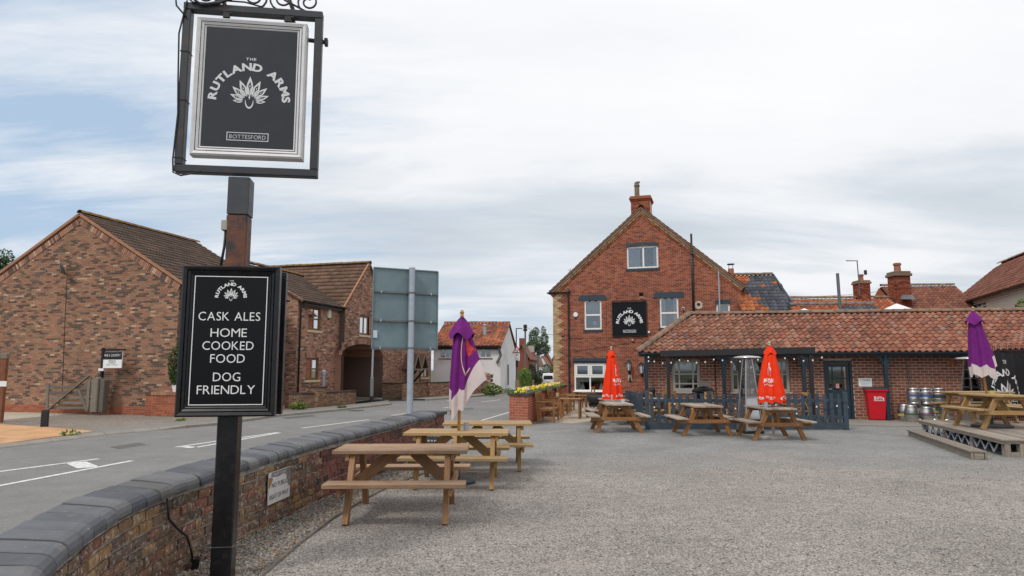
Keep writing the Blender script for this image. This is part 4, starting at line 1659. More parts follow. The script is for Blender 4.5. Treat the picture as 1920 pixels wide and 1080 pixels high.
WP.slab(mb, a0 - .02, a1 + .02, z1 + .03, z1 + .07, .12, .18)
WP.slab(mb, a0 + .1, a0 + .14, z1, z1 + .05, .0, .14)
WP.slab(mb, a1 - .14, a1 - .10, z1, z1 + .05, .0, .14)
ob('sign_light', mb, BLACKM, sg)

al = thing('alarm_box', 'white hexagonal alarm box beside the upper left pub window', 'alarm box', on_wall(WP, 1079.5, 590), -ang)
ob('box', MB().prism([V((.14 * math.cos(PI * i / 3), 0, .14 * math.sin(PI * i / 3))) for i in range(6)], (0, -.07, 0)), PUREWHITE, al, bevel=.01)
ob('lens', MB().box((0, -.035, -.155), (.12, .05, .05)), BLACKM, al)
for (px, py, lab, sc_) in ((1180, 686, 'black wall lantern on the pub gable, left one by the red parasol', 1.0), (1203.5, 690, 'black wall lantern at the corner where pub meets extension', 1.12)):
    l = thing('wall_lantern', lab, 'wall lantern', on_wall(WP, px, py, .26), -ang, 'lanterns on the pub gable')
    ob('cap', MB().lathe([(.17 * sc_, .12), (.12 * sc_, .19), (.05 * sc_, .24), (.05 * sc_, .28), (.015, .36)], 6), BLACK, l)
    gl_ = ob('glass', MB().lathe([(.085 * sc_, -.24 * sc_), (.135 * sc_, .11)], 6), plain('lantern_frosted_glass', (.55, .56, .58), .3, var=.1) if px < 1190 else bpy.data.materials['lantern_frosted_glass'], l)
    mb = MB()
    for i in range(6):
        q = 2 * PI * i / 6
        mb.bar((.09 * sc_ * math.cos(q), .09 * sc_ * math.sin(q), -.24 * sc_), (.142 * sc_ * math.cos(q), .142 * sc_ * math.sin(q), .12), .022, .022)
    mb.lathe([(.10 * sc_, -.28 * sc_), (.10 * sc_, -.24 * sc_)], 6)
    mb.lathe([(.03, -.36 * sc_), (.05, -.28 * sc_)], 6)
    mb.lathe([(.10, -.1), (.10, -.02), (.115, .02)], 6)
    ob('cage', mb, BLACK, l)
    ob('bracket', MB().tube([(0, .26, -.38), (0, .12, -.42), (0, 0, -.36)], .018, 6).box((0, .25, -.3), (.10, .02, .3)), BLACK, l)
pq = thing('wall_plaque', 'small dark and cream bottle-shaped plaque under the wall lanterns', 'plaque', on_wall(WP, 1181.5, 716, .0), -ang)
ob('plate', MB().box((0, -.015, .18), (.17, .03, .36)), plain('plaque_cream', (.62, .60, .48), .5), pq)
ob('emblem', MB().prism([V(q) for q in ((-.055, -.032, .02), (.055, -.032, .02), (.055, -.032, .18), (.02, -.032, .25), (.02, -.032, .33), (-.02, -.032, .33), (-.02, -.032, .25), (-.055, -.032, .18))], (0, .001, 0)).box((0, -.031, .035), (.17, .002, .07)), BLACKM, pq)
for (px, py, lab) in ((1217, 624, 'white security lamp at the lower right of the black wall sign'), (1186.5, 639, 'small white sensor on the brick below the black wall sign')):
    f_ = thing('security_light', lab, 'security light', on_wall(WP, px, py, .0), -ang)
    ob('housing', MB().box((0, -.06, .03), (.10, .12, .10)), PUREWHITE if px > 1200 else CREAMFR, f_, bevel=.01)
    ob('mount', MB().box((0, -.01, -.03), (.05, .02, .08)), BLACKM, f_)
for (px, py, lab) in ((1205, 641.5, 'small dark dome camera on the brick near the extension roof'), (1054, 629, 'small dome camera on a bracket by the yellow quoins')):
    f_ = thing('camera_dome', lab, 'security camera', on_wall(WP, px, py, .06), -ang)
    ob('dome', MB().ball((0, 0, 0), .065, 10, 6), GALVD, f_, smooth=True)
    ob('bracket', MB().box((0, .03, .06), (.09, .07, .03)), GALVD, f_)

# ================================================================== EXTENSION (low pantiled range)
ae = math.radians(9)
UE = V((math.cos(ae), -math.sin(ae), 0))
BE = V((math.sin(ae), math.cos(ae), 0))
e0 = gp(1640, 787)
OE = V((e0.x, e0.y, 0)) - UE * 7.35
WE = Wall(OE, UE)
LE = 16.0
ZEV = 2.14
ext = thing('pub_extension', 'long low brick pub extension with orange pantile roof and navy eaves', 'building', OE, world=True)
rw1 = WE.rect(1260, 674, 1313.5, 734)
rw2 = WE.rect(1370, 674, 1481, 735)
rdr = WE.rect(1546, 676, 1600, 783)
rdr = (rdr[0], rdr[1], 0.0, rdr[3])
gr = WE.rect(1780, 673, 1793, 684)
brickwall(ext, WE, [(0, 0), (LE, 0), (LE, 2.45), (0, 2.45)], [rw1, rw2, rdr, gr], B_EXT, MORTAR_PALE, bl=.228, bh=.078, j=.018, nparts=300, seed=5, proud=.007)
mb = MB()
for i in range(5):
    z = gr[2] + (gr[3] - gr[2]) * (i + .3) / 5
    WE.slab(mb, gr[0], gr[1], z, z + .03, -.06, -.01)
ob('vent', mb, B_EXT, ext)['kind'] = 'stuff'
DE = 5.4
shell(ext, 'wall', [[WE.P(0, 0, 0), WE.P(0, 2.45, 0), WE.P(1.6, 2.45, -DE), WE.P(1.6, 0, -DE)], [WE.P(LE, 0, 0), WE.P(LE, 0, -DE), WE.P(LE, 2.45, -DE), WE.P(LE, 2.45, 0)]], B_EXT)
# roof: front slope from the eave to the ridge, hipped at the pub end
OV = .55
RUN, RISE = 2.85, 1.52
SL_ = math.hypot(RUN, RISE)
er = WE.P(-.35, ZEV + .08, OV)
lx, lz = WE.az(1196, 661)
hipdx = 2.05


def hipline(s):
    return hipdx * s / SL_


def gaplo(x0, s):
    return x0 > hipline(s) + .05


tile_roof(ext, er, UE, BE * RUN + V((0, 0, RISE)), LE + .6, SL_, .205, .262, T_PAN, 'pan', nparts=300, clip=lambda a, s: a > hipline(s) + .04, seed=8, jit=2.3, thick=.034, tilt=.055, pick=lambda a, s, rr: T_PANW if rr.random() < (.85 if a < 4.2 + .5 * s else (.35 if a < 6.5 else .10)) else T_PAN,
          deckpoly=[(0, 0), (LE + .6, 0), (LE + .6, SL_), (hipdx, SL_)])
E0 = er
E1 = er + UE * hipdx + BE * RUN + V((0, 0, RISE))
ridge_tiles(ext, E0 + V((0, 0, .03)) - UE * .02, E1 + V((0, 0, .03)), .125, .42, seed=2)
ridge_tiles(ext, E1 + V((0, 0, .02)), E1 + UE * (LE - hipdx + .6) + V((0, 0, .02)), .12, .40, nparts=60, seed=6)
hb = E0 + BE * (RUN * 1.9) + UE * 1.75
shell(ext, 'roof_slope', [[E0, E1, hb], [E1, E1 + UE * (LE - hipdx + .6), E1 + UE * (LE - hipdx + .6) + BE * RUN - V((0, 0, RISE)), hb + V((0, 0, .0))]], T_PAN)
# soffit, fascia, gutter
mb = MB()
WE.slab(mb, -.30, LE + .2, ZEV + .10, ZEV + .13, -.02, OV - .06)
ob('soffit', mb, BLACKM, ext)
mb = MB()
WE.slab(mb, -.30, LE + .2, ZEV - .05, ZEV + .10, OV - .09, OV - .05)
ob('fascia', mb, DARKBLUE, ext)
gutter(ext, WE.P(-.33, ZEV + .06, OV + .03), WE.P(LE + .2, ZEV + .06, OV + .03), DARKBLUE, .065)
# windows: stone-grey frames with glazing bars
SILLG = (CREAMFR, .07, .05, .05)
window(ext, WE, rw1, CREAMFR, vs=[.26, .74], hs=[.24, .54], fw=.11, sill=SILLG, bar=.05, blind=(.62, BLINDGREEN), depth=.9)
window(ext, WE, rw2, CREAMFR, vs=[.13, .24, .36, .42, .58, .64, .76, .88], hs=[.54], fw=.10, sill=SILLG, bar=.045, blind=(.7, BLINDGREEN), depth=.9)
mb = MB()
for f in (.39, .61):
    a = rw2[0] + (rw2[1] - rw2[0]) * f
    WE.slab(mb, a - .075, a + .075, rw2[2], rw2[3], -.11, -.035)
ob('mullion', mb, CREAMFR, ext)['kind'] = 'stuff'
# door
a0, a1, z0, z1 = rdr
mb = MB()
WE.slab(mb, a0, a0 + .08, 0, z1, -.12, -.01)
WE.slab(mb, a1 - .08, a1, 0, z1, -.12, -.01)
WE.slab(mb, a0 + .08, a1 - .08, z1 - .09, z1, -.12, -.012)
ob('door_frame', mb, DARKBLUE, ext)
b0, b1, zt = a0 + .085, a1 - .085, z1 - .095
gl0, gl1 = .98, zt - .12
mb = MB()
WE.slab(mb, b0, b0 + .10, .03, zt, -.10, -.055)
WE.slab(mb, b1 - .10, b1, .03, zt, -.10, -.055)
WE.slab(mb, b0 + .10, b1 - .10, .03, gl0, -.10, -.057)
WE.slab(mb, b0 + .10, b1 - .10, gl1, zt, -.10, -.057)
for f in (.2, .78):
    c_ = b0 + .1 + (b1 - b0 - .2) * f
    WE.slab(mb, c_ - .018, c_ + .018, gl0, gl1, -.095, -.06)
WE.slab(mb, b0 + .1, b1 - .1, (gl0 + gl1) / 2 - .02, (gl0 + gl1) / 2 + .02, -.094, -.062)
WE.slab(mb, b0 + .02, b1 - .02, .03, .14, -.06, -.045)
dr = ob('door', mb, DARKBLUE, ext, bevel=.004)
g = MB()
WE.slab(g, b0 + .1, b1 - .1, gl0, gl1, -.088, -.083)
ob('pane', g, GLASS, dr)
ob('room_shade', MB().poly([WE.P(b0, 0, -.6), WE.P(b1, 0, -.6), WE.P(b1, zt, -.6), WE.P(b0, zt, -.6)]), DARKROOM, dr)
g = MB()
m_ = WE.rect(1568, 719.5, 1574.5, 728)
WE.slab(g, m_[0], m_[1], m_[2], m_[3], -.056, -.052)
ob('notice', g, plain('pink_notice_paper', (.62, .30, .32), .7, var=.3, scale=40), dr)
ob('handle', MB().tube([WE.P(b0 + .05, 1.0, -.05), WE.P(b0 + .05, 1.0, .0), WE.P(b0 + .15, 1.0, .0)], .01, 6), STEEL, dr)
lr = WE.rect(1563, 667.5, 1582, 670)
mb = MB()
WE.slab(mb, lr[0], lr[1], ZEV + .02, ZEV + .09, .1, .2)
ob('eaves_light', mb, PUREWHITE, ext)
# posts with curved braces carrying the eaves
for i, (px, f) in enumerate(((1211, .48), (1354, .48), (1501, .48), (1652, .48))):
    a, _ = WE.az(px, 700)
    pth_ = plank('eaves_post', DARKBLUE, ext, WE.P(a, 0, f - .06), WE.P(a, ZEV + .05, f - .06), .115, .115, UE, world=True)
    for sg in (-1, 1):
        if i == 0 and sg < 0:
            continue
        mb = MB()
        N = 6
        for k in range(N):
            t0, t1 = k / N * PI / 2, (k + 1) / N * PI / 2
            q0 = (a + sg * (.06 + .36 * (1 - math.cos(t0))), ZEV + .03 - .36 * (1 - math.sin(t0)))
            q1 = (a + sg * (.06 + .36 * (1 - math.cos(t1))), ZEV + .03 - .36 * (1 - math.sin(t1)))
            mb.bar(WE.P(*q0, f - .06), WE.P(*q1, f - .06), .05, .09, UE * sg)
        ob('brace', mb, DARKBLUE, ext)
# pipes on the extension wall
a, z = WE.az(1699, 672)
ob('conduit', MB().tube([WE.P(a, ZEV, .03), WE.P(a + .02, 1.5, .03), WE.P(a + .06, .7, .03)], .018, 6), GALVD, ext)
a, z = WE.az(1340, 672)
ob('conduit', MB().tube([WE.P(a, ZEV, .03), WE.P(a, .8, .03)], .016, 6), BLACKPIPE, ext)
r_ = WE.rect(1609.5, 709, 1634.5, 724.7)
wsn = thing('warning_sign', 'white WARNING notice on the brick wall above the red wheelie bin', 'sign', WE.P((r_[0] + r_[1]) / 2, r_[2], 0), world=True)
mb = MB()
WE.slab(mb, r_[0], r_[1], r_[2], r_[3], .008, .02)
ob('plate', mb, PUREWHITE, wsn)
fn = lambda x, y: WE.P(x, y, .0225)
mid, ww, hh = (r_[0] + r_[1]) / 2, r_[1] - r_[0], r_[3] - r_[2]
mb = MB()
text(mb, 'WARNING', fn, mid + ww * .08, r_[2] + hh * .70, hh * .16, .03, 1.1, width=ww * .62)
for i, k in enumerate((.9, .82, .86, .7)):
    text(mb, 'nm onrnm unom rnnmo un mon', fn, mid, r_[2] + hh * (.55 - .13 * i), hh * .05, .0, 1.0, width=ww * .8 * k)
mb.prism([fn(mid - ww * .4, r_[2] + hh * .74), fn(mid - ww * .30, r_[2] + hh * .76), fn(mid - ww * .26, r_[2] + hh * .84), fn(mid - ww * .36, r_[2] + hh * .82)], WE.n * .001)
ob('lettering', mb, BLACKM, wsn)
cc = thing('security_camera', 'small white security camera on the hip ridge of the extension roof', 'security camera', E1 + V((-.15, 0, .14)) - UE * .05)
ob('housing', MB().tube([(0, .1, .12), (-.06, -.12, .09)], .055, 10), PUREWHITE, cc)
ob('lens', MB().tube([(-.06, -.12, .09), (-.065, -.14, .088)], .04, 10), BLACKM, cc)
ob('mount', MB().box((0, .05, .02), (.05, .05, .16)), BLACKM, cc)

# roof wing at the far right, coming towards the camera
wing = thing('roof_wing', 'pantiled roof wing meeting the extension at the right edge', 'building', (16.8, 19.0, 0), world=True)
wo_ = V((15.35, 22.3, 2.26))
wu = V((.2, -1, 0)).normalized()
ww_ = V((1, .2, 0)).normalized()
tile_roof(wing, wo_ - wu * 1.9, wu, ww_ * .945 + V((0, 0, .327)), 6.7, 4.3, .205, .27, T_PAN, 'pan', nparts=60, seed=12, clip=lambda a, s: a > 1.9 - s * .45, thick=.034, tilt=.055, deckpoly=[(1.9, 0), (6.7, 0), (6.7, 4.3), (0, 4.3)])
ob('valley', MB().bar(wo_ + V((-.05, -.05, .06)), V((18.85, 25.0, 3.62)), .16, .05), T_RIDGEM, wing)
b_ = wo_ + wu * 4.8
shell(wing, 'wall', [[V((wo_.x + .3, wo_.y, 0)), V((b_.x + .3, b_.y, 0)), V((b_.x + .3, b_.y, 2.3)), V((wo_.x + .3, wo_.y, 2.3))],
                     [V((b_.x + .3, b_.y, 0)), V((b_.x + 4, b_.y + .4, 0)), V((b_.x + 4, b_.y + .4, 4)), V((b_.x + .3, b_.y, 2.3))]], B_EXT)

# ================================================================== ROOFS BEHIND THE EXTENSION
UA = V((math.cos(math.radians(6)), -math.sin(math.radians(6)), 0))


def back_roof(name, label, e_l, e_r, Y0, r_l, run, mat, pick=None, tw=.215, g=.27, ridge_mat=None, nparts=0, wallmat=None, cat='building', slant=None, kind='pan', uu=None, jit=1.0, tilt=.028):
    """front roof slope given by eave pixels at depth Y0 and a ridge pixel at Y0+run"""
    u = uu or UA
    W_ = Wall(yp(e_l[0], e_l[1], Y0), u)
    O = W_.O.copy()
    Lx = W_.az(e_r[0], e_r[1])[0]
    b = V((-u.y, u.x, 0))
    top = yp(r_l[0], r_l[1], Y0 + run)
    rise = top.z - O.z
    S = math.hypot(run, rise)
    th = thing(name, label, cat, (O.x, O.y, 0), world=True)
    sl = slant or (0, 0)
    tile_roof(th, O, u, b * run + V((0, 0, rise)), Lx, S, tw, g, mat, kind, nparts=nparts, pick=pick, seed=len(name), jit=jit, tilt=tilt, clip=lambda a, s: sl[0] * s / S - .05 < a < Lx + sl[1] * s / S + .02,
              deckpoly=[(0, 0), (Lx, 0), (Lx + sl[1], S), (sl[0], S)])
    if slant:
        ob('verge', MB().bar(O + u * (Lx + .02) + V((0, 0, .03)), O + u * (Lx + sl[1] + .02) + b * run + V((0, 0, rise + .03)), .10, .09), mat, th)
    R0 = O + b * run + V((0, 0, rise + .03))
    ridge_tiles(th, R0 + u * sl[0], R0 + u * (Lx + sl[1]), .13, .42, ridge_mat)
    wm = wallmat or B_PUB
    F0, F1 = V((O.x, O.y, -.1)) + b * .25, V((O.x, O.y, -.1)) + u * Lx + b * .25
    B0, B1 = F0 + b * (run * 2), F1 + b * (run * 2)
    zz = V((0, 0, O.z + .1))
    pk = V((0, 0, O.z + rise + .05))
    m0, m1 = (F0 + B0) / 2, (F1 + B1) / 2 + u * sl[1]
    F1 = F1 + u * 0
    B1 = B1 + u * sl[1]
    shell(th, 'wall', [[F0, F1, F1 + zz, F0 + zz], [F1, B1, B1 + zz, m1 + pk, F1 + zz], [F0, F0 + zz, m0 + pk, B0 + zz, B0]], wm)
    shell(th, 'roof_slope', [[R0 + u * sl[0] - V((0, 0, .05)), R0 + u * (Lx + sl[1]) - V((0, 0, .05)), O + u * (Lx + sl[1]) + b * run * 2, O + b * run * 2]], mat)
    return th, W_, u, b


def pickA(a, s, rr):
    lim = .55 + .28 * math.sin(s * 2.3 + 1.2) + .25 * rr.random()
    if a < lim:
        return T_ORSL if rr.random() < .8 else T_BROWNP
    return T_ORSL if rr.random() < .045 else T_SLATE


thA, _, _, _ = back_roof('outbuilding', 'outbuilding behind the pub with patched black and orange pantile roof', (1391, 582.5), (1493, 578), 33.0, (1386, 517), 2.2, T_SLATE, pickA, nparts=160, slant=(-.15, -.45), jit=.4, tilt=.03)
gutter(thA, yp(1391, 585, 32.95), yp(1493, 580, 32.75), BLACKPIPE, .06)
fl = thing('stove_flue', 'terracotta flue with black cap rising beside the pub right verge', 'flue', yp(1371, 520, 35))
ob('pipe', MB().lathe([(.15, -.6), (.15, .45)], 12), TERRACOTTA, fl)
ob('cap', MB().lathe([(.02, .66), (.19, .66), (.19, .70), (.02, .71)], 12).tube([(.1, 0, .4), (.1, 0, .66)], .015, 5).tube([(-.1, 0, .4), (-.1, 0, .66)], .015, 5), BLACKM, fl)
thB, _, _, _ = back_roof('rear_range', 'long low rear range with deep orange pantiles behind the extension', (1480, 590), (1702, 584), 36.0, (1486, 561), 2.0, T_FAR, nparts=40)
thS, _, _, _ = back_roof('lean_to', 'small lean-to with dark slate ridge and mixed pantiles behind the extension roof', (1490, 588), (1655, 586), 32.0, (1494, 573), .8, T_SLATE, lambda a, s, rr: T_SLATE if a > 2.2 else (T_FAR if rr.random() < .6 else T_BROWNP), ridge_mat=LEAD)
thC, _, _, _ = back_roof('rear_house', 'rear house with weathered brown pantile roof left of the cream house', (1700, 592), (1850, 588), 37.0, (1708, 537), 3.0, T_BROWNP, nparts=120)


def chimney(name, label, px0, px1, ytop, ybot, Y, pots, cap=(.07, .2), mat=B_PUB, depth=.7):
    p0, p1 = yp(px0, ybot, Y), yp(px1, ybot, Y)
    zt = yp(px0, ytop, Y).z
    w = p1.x - p0.x
    c = (p0 + p1) / 2
    th = thing(name, label, 'chimney', (c.x, c.y, p0.z), world=True)
    Wk = Wall(V((p0.x, Y, 0)), (1, 0, 0))
    mb = MB()
    Wk.slab(mb, 0, w, p0.z - 1.2, zt - cap[1], -depth, 0)
    ob('stack', mb, MORTAR_PALE, th)
    brickwall(th, Wk, [(0, p0.z - .6), (w, p0.z - .6), (w, zt - cap[1]), (0, zt - cap[1])], [], mat, MORTAR_PALE, bl=.215, bh=.066, proud=.01, wall_name='stack_face')
    Wl_ = Wall(V((p0.x, Y + depth, 0)), (0, -1, 0))
    brickwall(th, Wl_, [(0, p0.z - .6), (depth, p0.z - .6), (depth, zt - cap[1]), (0, zt - cap[1])], [], mat, MORTAR_PALE, bl=.215, bh=.066, proud=.01, wall_name='stack_face')
    mb = MB()
    Wk.slab(mb, -cap[0], w + cap[0], zt - cap[1], zt - cap[1] * .45, -depth - cap[0], cap[0])
    Wk.slab(mb, -cap[0] * .4, w + cap[0] * .4, zt - cap[1] * .45 + .002, zt, -depth - cap[0] * .4, cap[0] * .4)
    ob('cap', mb, T_RIDGEM, th, bevel=.02)
    for f, r, h, m in pots:
        ob('chimney_pot', MB().lathe([(r, 0), (r * .92, .08), (r * .85, h * .7), (r * 1.1, h * .75), (r * 1.1, h * .9), (r * .9, h)], 12, (p0.x + w * f, Y + depth / 2, zt)), m, th)
    return th


c1 = chimney('chimney_stack', 'slim brick chimney with short red pot, left of the two rear chimneys', 1612.5, 1633, 525, 561, 37.2, [(.5, .14, .36, TERRACOTTA)])
ob('cowl', MB().lathe([(.08, 0), (.08, .25)], 8, yp(1623, 515, 37.5)), BLACKM, c1)
c2 = chimney('chimney_stack', 'stout brick chimney with oversailing cap, taller and right of the two rear chimneys', 1681.5, 1709, 508, 556, 37.0, [(.45, .19, .5, TERRACOTTA)], cap=(.09, .28), depth=.8)
ob('flashing', MB().prism([yp(1695, 553, 36.9), yp(1712, 553, 36.9), yp(1716, 561, 36.5), yp(1692, 561, 36.5)], (0, .2, .05)), LEAD, c2)
for i, (px, py, Y, s_, lab) in enumerate(((1682, 582, 31.5, .62, 'larger white pyramid rooflight showing above the extension ridge'), (1508, 583.5, 31.0, .26, 'small white pyramid rooflight behind the extension ridge'))):
    rl = thing('rooflight', lab, 'rooflight', yp(px, py, Y), 0, 'pyramid rooflights')
    ob('glazing', MB().add([(-s_, -s_ * .6, 0), (s_, -s_ * .6, 0), (s_, s_ * .6, 0), (-s_, s_ * .6, 0), (0, 0, s_ * .52)], [(0, 1, 4), (1, 2, 4), (2, 3, 4), (3, 0, 4), (3, 2, 1, 0)]), PUREWHITE, rl)
    ob('upstand', MB().box((0, 0, -.5), (s_ * 1.95, s_ * 1.15, 1.0)), LEAD, rl)
# cream house on the right
P0, P1 = yp(1921, 528, 30.0), yp(1776, 577, 41.5)
P1.z = P0.z = (P0.z + P1.z) / 2
dn = (P0 - P1)
dn.z = 0
Lc = dn.length + 4
uc = dn.normalized()
crm = thing('cream_house', 'cream rendered house with brown pantile roof at the right edge', 'house', (P1.x, P1.y, 0), world=True)
Wc = Wall(V((P1.x, P1.y, 0)) - uc.cross(V((0, 0, 1))) * .3, uc)
tile_roof(crm, P1, uc, -uc.cross(V((0, 0, 1))) * 2.9 + V((0, 0, 2.45)), Lc, 3.8, .23, .30, T_BROWNP, nparts=140, seed=21)
gutter(crm, P1 + V((0, 0, -.04)) + Wc.n * .04, P1 + uc * Lc + V((0, 0, -.04)) + Wc.n * .04, BLACKPIPE, .07)
rwin = Wc.rect(1829, 565, 1849, 583)
za = P1.z + .1
brick_a = Wc.az(1806, 575)[0]
h_ = [(rwin[0], rwin[1], rwin[2], rwin[3])]
xs_ = [brick_a, rwin[0], rwin[1], Lc]
shell(crm, 'wall', [[Wc.P(brick_a, 0), Wc.P(rwin[0], 0), Wc.P(rwin[0], za), Wc.P(brick_a, za)], [Wc.P(rwin[1], 0), Wc.P(Lc, 0), Wc.P(Lc, za), Wc.P(rwin[1], za)],
                    [Wc.P(rwin[0], 0), Wc.P(rwin[1], 0), Wc.P(rwin[1], rwin[2]), Wc.P(rwin[0], rwin[2])], [Wc.P(rwin[0], rwin[3]), Wc.P(rwin[1], rwin[3]), Wc.P(rwin[1], za), Wc.P(rwin[0], za)],
                    [Wc.P(Lc, 0), Wc.P(Lc, 0, -6), Wc.P(Lc, za, -6), Wc.P(Lc, P1.z + 2.5, -3.2), Wc.P(Lc, za)]], RENDERC)
brickwall(crm, Wc, [(0, 0), (brick_a, 0), (brick_a, za), (0, za)], [], B_PUB, MORTAR_PALE, seed=4)
shell(crm, 'wall', [[Wc.P(0, 0), Wc.P(0, za), Wc.P(0, P1.z + 2.5, -3.2), Wc.P(0, za, -6), Wc.P(0, 0, -6)], [P1 - Wc.n * 5.8, P1 - Wc.n * 2.9 + V((0, 0, 2.45)), P1 + uc * Lc - Wc.n * 2.9 + V((0, 0, 2.45)), P1 + uc * Lc - Wc.n * 5.8]], B_PUB)
window(crm, Wc, rwin, WHITE, vs=[.5], hs=[.5], fw=.07)
mb = MB()
for k, (o_, w_) in enumerate(((.32, .05), (.20, .06))):
    Wc.slab(mb, brick_a, Lc, za - o_ - w_, za - o_, .0, .05 + .03 * k)
ob('barge_board', mb, WHITE, crm)['kind'] = 'stuff'
ridge_tiles(crm, P1 - Wc.n * 2.9 + V((0, 0, 2.5)), P1 + uc * Lc - Wc.n * 2.9 + V((0, 0, 2.5)), .13, .42)
# poles, aerial and wires on the skyline
pole = thing('vent_pole', 'grey vent pole standing behind the extension ridge', 'pole', yp(1576, 592, 31.0))
ob('pole', MB().tube([(0, 0, 0), (-.03, 0, 1.95)], .07, 10), GALVD, pole)
ae_ = thing('tv_aerial', 'thin TV aerial on a mast beside the slim rear chimney', 'aerial', yp(1612, 545, 37.1))
q = yp(1607, 489, 37.1) - yp(1612, 545, 37.1)
ob('mast', MB().tube([(0, 0, -.3), tuple(q)], .028, 6), GALVD, ae_)
mb = MB().tube([tuple(q + V((.05, 0, .0))), tuple(q + V((-.55, .1, .03)))], .022, 6)
for i in range(7):
    c_ = q + V((-.05 - .08 * i, .02, .0))
    mb.tube([c_ + V((0, -.15, 0)), c_ + V((0, .15, 0))], .008, 4)
ob('antenna', mb, GALVD, ae_)
wir = thing('overhead_wires', 'pair of faint overhead wires across the sky behind the chimneys', 'wires', yp(1500, 553, 46), world=True)
for y0, y1 in ((554, 541), (559, 551)):
    a, b = yp(1440, y0, 46), yp(1690, y1, 46)
    ob('wire', MB().tube([a.lerp(b, i / 8) - V((0, 0, .25 * math.sin(PI * i / 8))) for i in range(9)], .014, 5), GALVD, wir)

# ================================================================== LEFT HOUSES
al_ = math.radians(15)
SD = V((math.sin(al_), math.cos(al_), 0))
TD = V((math.cos(al_), -math.sin(al_), 0))
ZG = ZP - .004
C1 = gp(323, 779, ZG)
WA = Wall(V((C1.x, C1.y, 0)), TD)
aap, zap = WA.az(151, 406)
zev = WA.az(331, 531)[1]
W1 = Wall(V((C1.x, C1.y, 0)) + TD * (2 * aap), TD)
WW = -2 * aap
h1 = thing('gable_house', 'big mottled brick house with blank gable and brown tiled roof, far left', 'house', (C1.x, C1.y, 0), world=True)
plinth = .36
sp_ = lambda a, b, z, row: B_PLINTH if z < plinth else B_HOUSE
brickwall(h1, W1, [(0, ZG), (WW, ZG), (WW, zev), (WW / 2, zap), (0, zev)], [], B_HOUSE, MORTAR_GREY, bl=.215, bh=.062, nparts=240, special=sp_, seed=31)
WS1 = Wall(V((C1.x, C1.y, 0)), SD)
aL = Wall(V((C1.x, C1.y, 0)) + TD * aap, SD).az(385, 463)[0]
aL = max(6.5, min(aL, 11)) * .92
brickwall(h1, WS1, [(0, ZG), (aL, ZG), (aL, zev), (0, zev)], [], B_HOUSE, MORTAR_GREY, special=sp_, seed=32)
shell(h1, 'wall', [[W1.P(0, 0), W1.P(0, zev), W1.P(0, zev, -aL), W1.P(0, 0, -aL)], [W1.P(0, 0, -aL), W1.P(0, zev, -aL), W1.P(WW / 2, zap, -aL), W1.P(WW, zev, -aL), W1.P(WW, 0, -aL)]], B_HOUSE)
rs = zap - zev
ro = .28 * rs / (WW / 2)
S1 = math.hypot(WW / 2, rs) * (1 + .28 / (WW / 2))
oR = WS1.P(-.06, zev - ro + .12, .28)
tile_roof(h1, oR, SD, -TD * (WW / 2) + V((0, 0, rs)), aL + .1, S1, .30, .315, T_CONC, 'roman', nparts=150, seed=33, jit=.4, thick=.045, tilt=.052)
oL = W1.P(-.28, zev - ro + .12, -aL)
tile_roof(h1, oL, -SD, TD * (WW / 2) + V((0, 0, rs)), aL + .06, S1, .30, .315, T_CONC, 'roman', seed=34, jit=.4, thick=.045, tilt=.052)
apx = W1.P(WW / 2, zap + .14, .06)
ridge_tiles(h1, apx, apx + SD * (aL + .1), .13, .42, T_RIDGEY)
VERGEM = plain('terracotta_verge', (.36, .18, .10), .85, var=.15, scale=4)
for sg in (0, 1):
    ea = V((-.28, zev - ro)) if sg == 0 else V((WW + .28, zev - ro))
    tp = V((WW / 2, zap))
    e = (tp - ea).normalized()
    nn = V((-e.y, e.x)) if sg == 0 else V((e.y, -e.x))
    LL = (tp - ea).length
    q = [ea + nn * .02, tp + nn * .02, tp + nn * .12, ea + nn * .12]
    for x in q:
        x.x = min(x.x, WW / 2 - .002) if sg == 0 else max(x.x, WW / 2 + .002)
    ob('verge', MB().prism([W1.P(x.x, x.y, 0) for x in q], W1.n * .08), VERGEM, h1)
    mb = MB()
    n = int(LL / .085)
    for i in range(n):
        for (lo, hi, pj2) in ((-.25, -.04, .03),):
            s0, s1 = .25 + i * .085, .25 + i * .085 + .07
            if s1 > LL - .1:
                continue
            mb.prism([W1.P((ea + e * s + nn * h).x, (ea + e * s + nn * h).y, -.01) for s, h in ((s0, lo), (s1, lo), (s1, hi), (s0, hi))], W1.n * (.01 + pj2))
    o = ob('verge_brick', mb, B_HOUSE2, h1)
    o['kind'] = 'stuff'
gutter(h1, WS1.P(-.05, zev - .03, .32), WS1.P(aL, zev - .03, .32), BLACKPIPE, .07)
mb = MB()
WS1.slab(mb, -.05, aL, zev - .18, zev + .02, .20, .24)
ob('fascia', mb, BLACKPIPE, h1)
ob('downpipe', MB().tube([WS1.P(.0, zev - .1, .3), WS1.P(.03, zev - .35, .1), WS1.P(.03, .5, .1)], .04, 8), BLACKPIPE, h1, smooth=True)
dsh = thing('satellite_dish', 'dark satellite dish on the blank gable with its cable running down', 'satellite dish', on_wall(W1, 126, 507, 0), world=True)
a, z = W1.az(126, 507)
mb = MB()
M_ = (W1.frame3() @ Matrix.Rotation(math.radians(65), 3, 'X') @ Matrix.Rotation(math.radians(35), 3, 'Y'))
b2 = MB().lathe([(.01, 0), (.12, .012), (.22, .045), (.27, .075), (.265, .085), (.12, .025), (.01, .015)], 18)
ob('dish', MB().add([W1.P(a + .08, z, .35) + M_ @ V(p) for p in b2.v], b2.f), plain('dish_grey', (.05, .055, .065), .5), dsh, smooth=True)
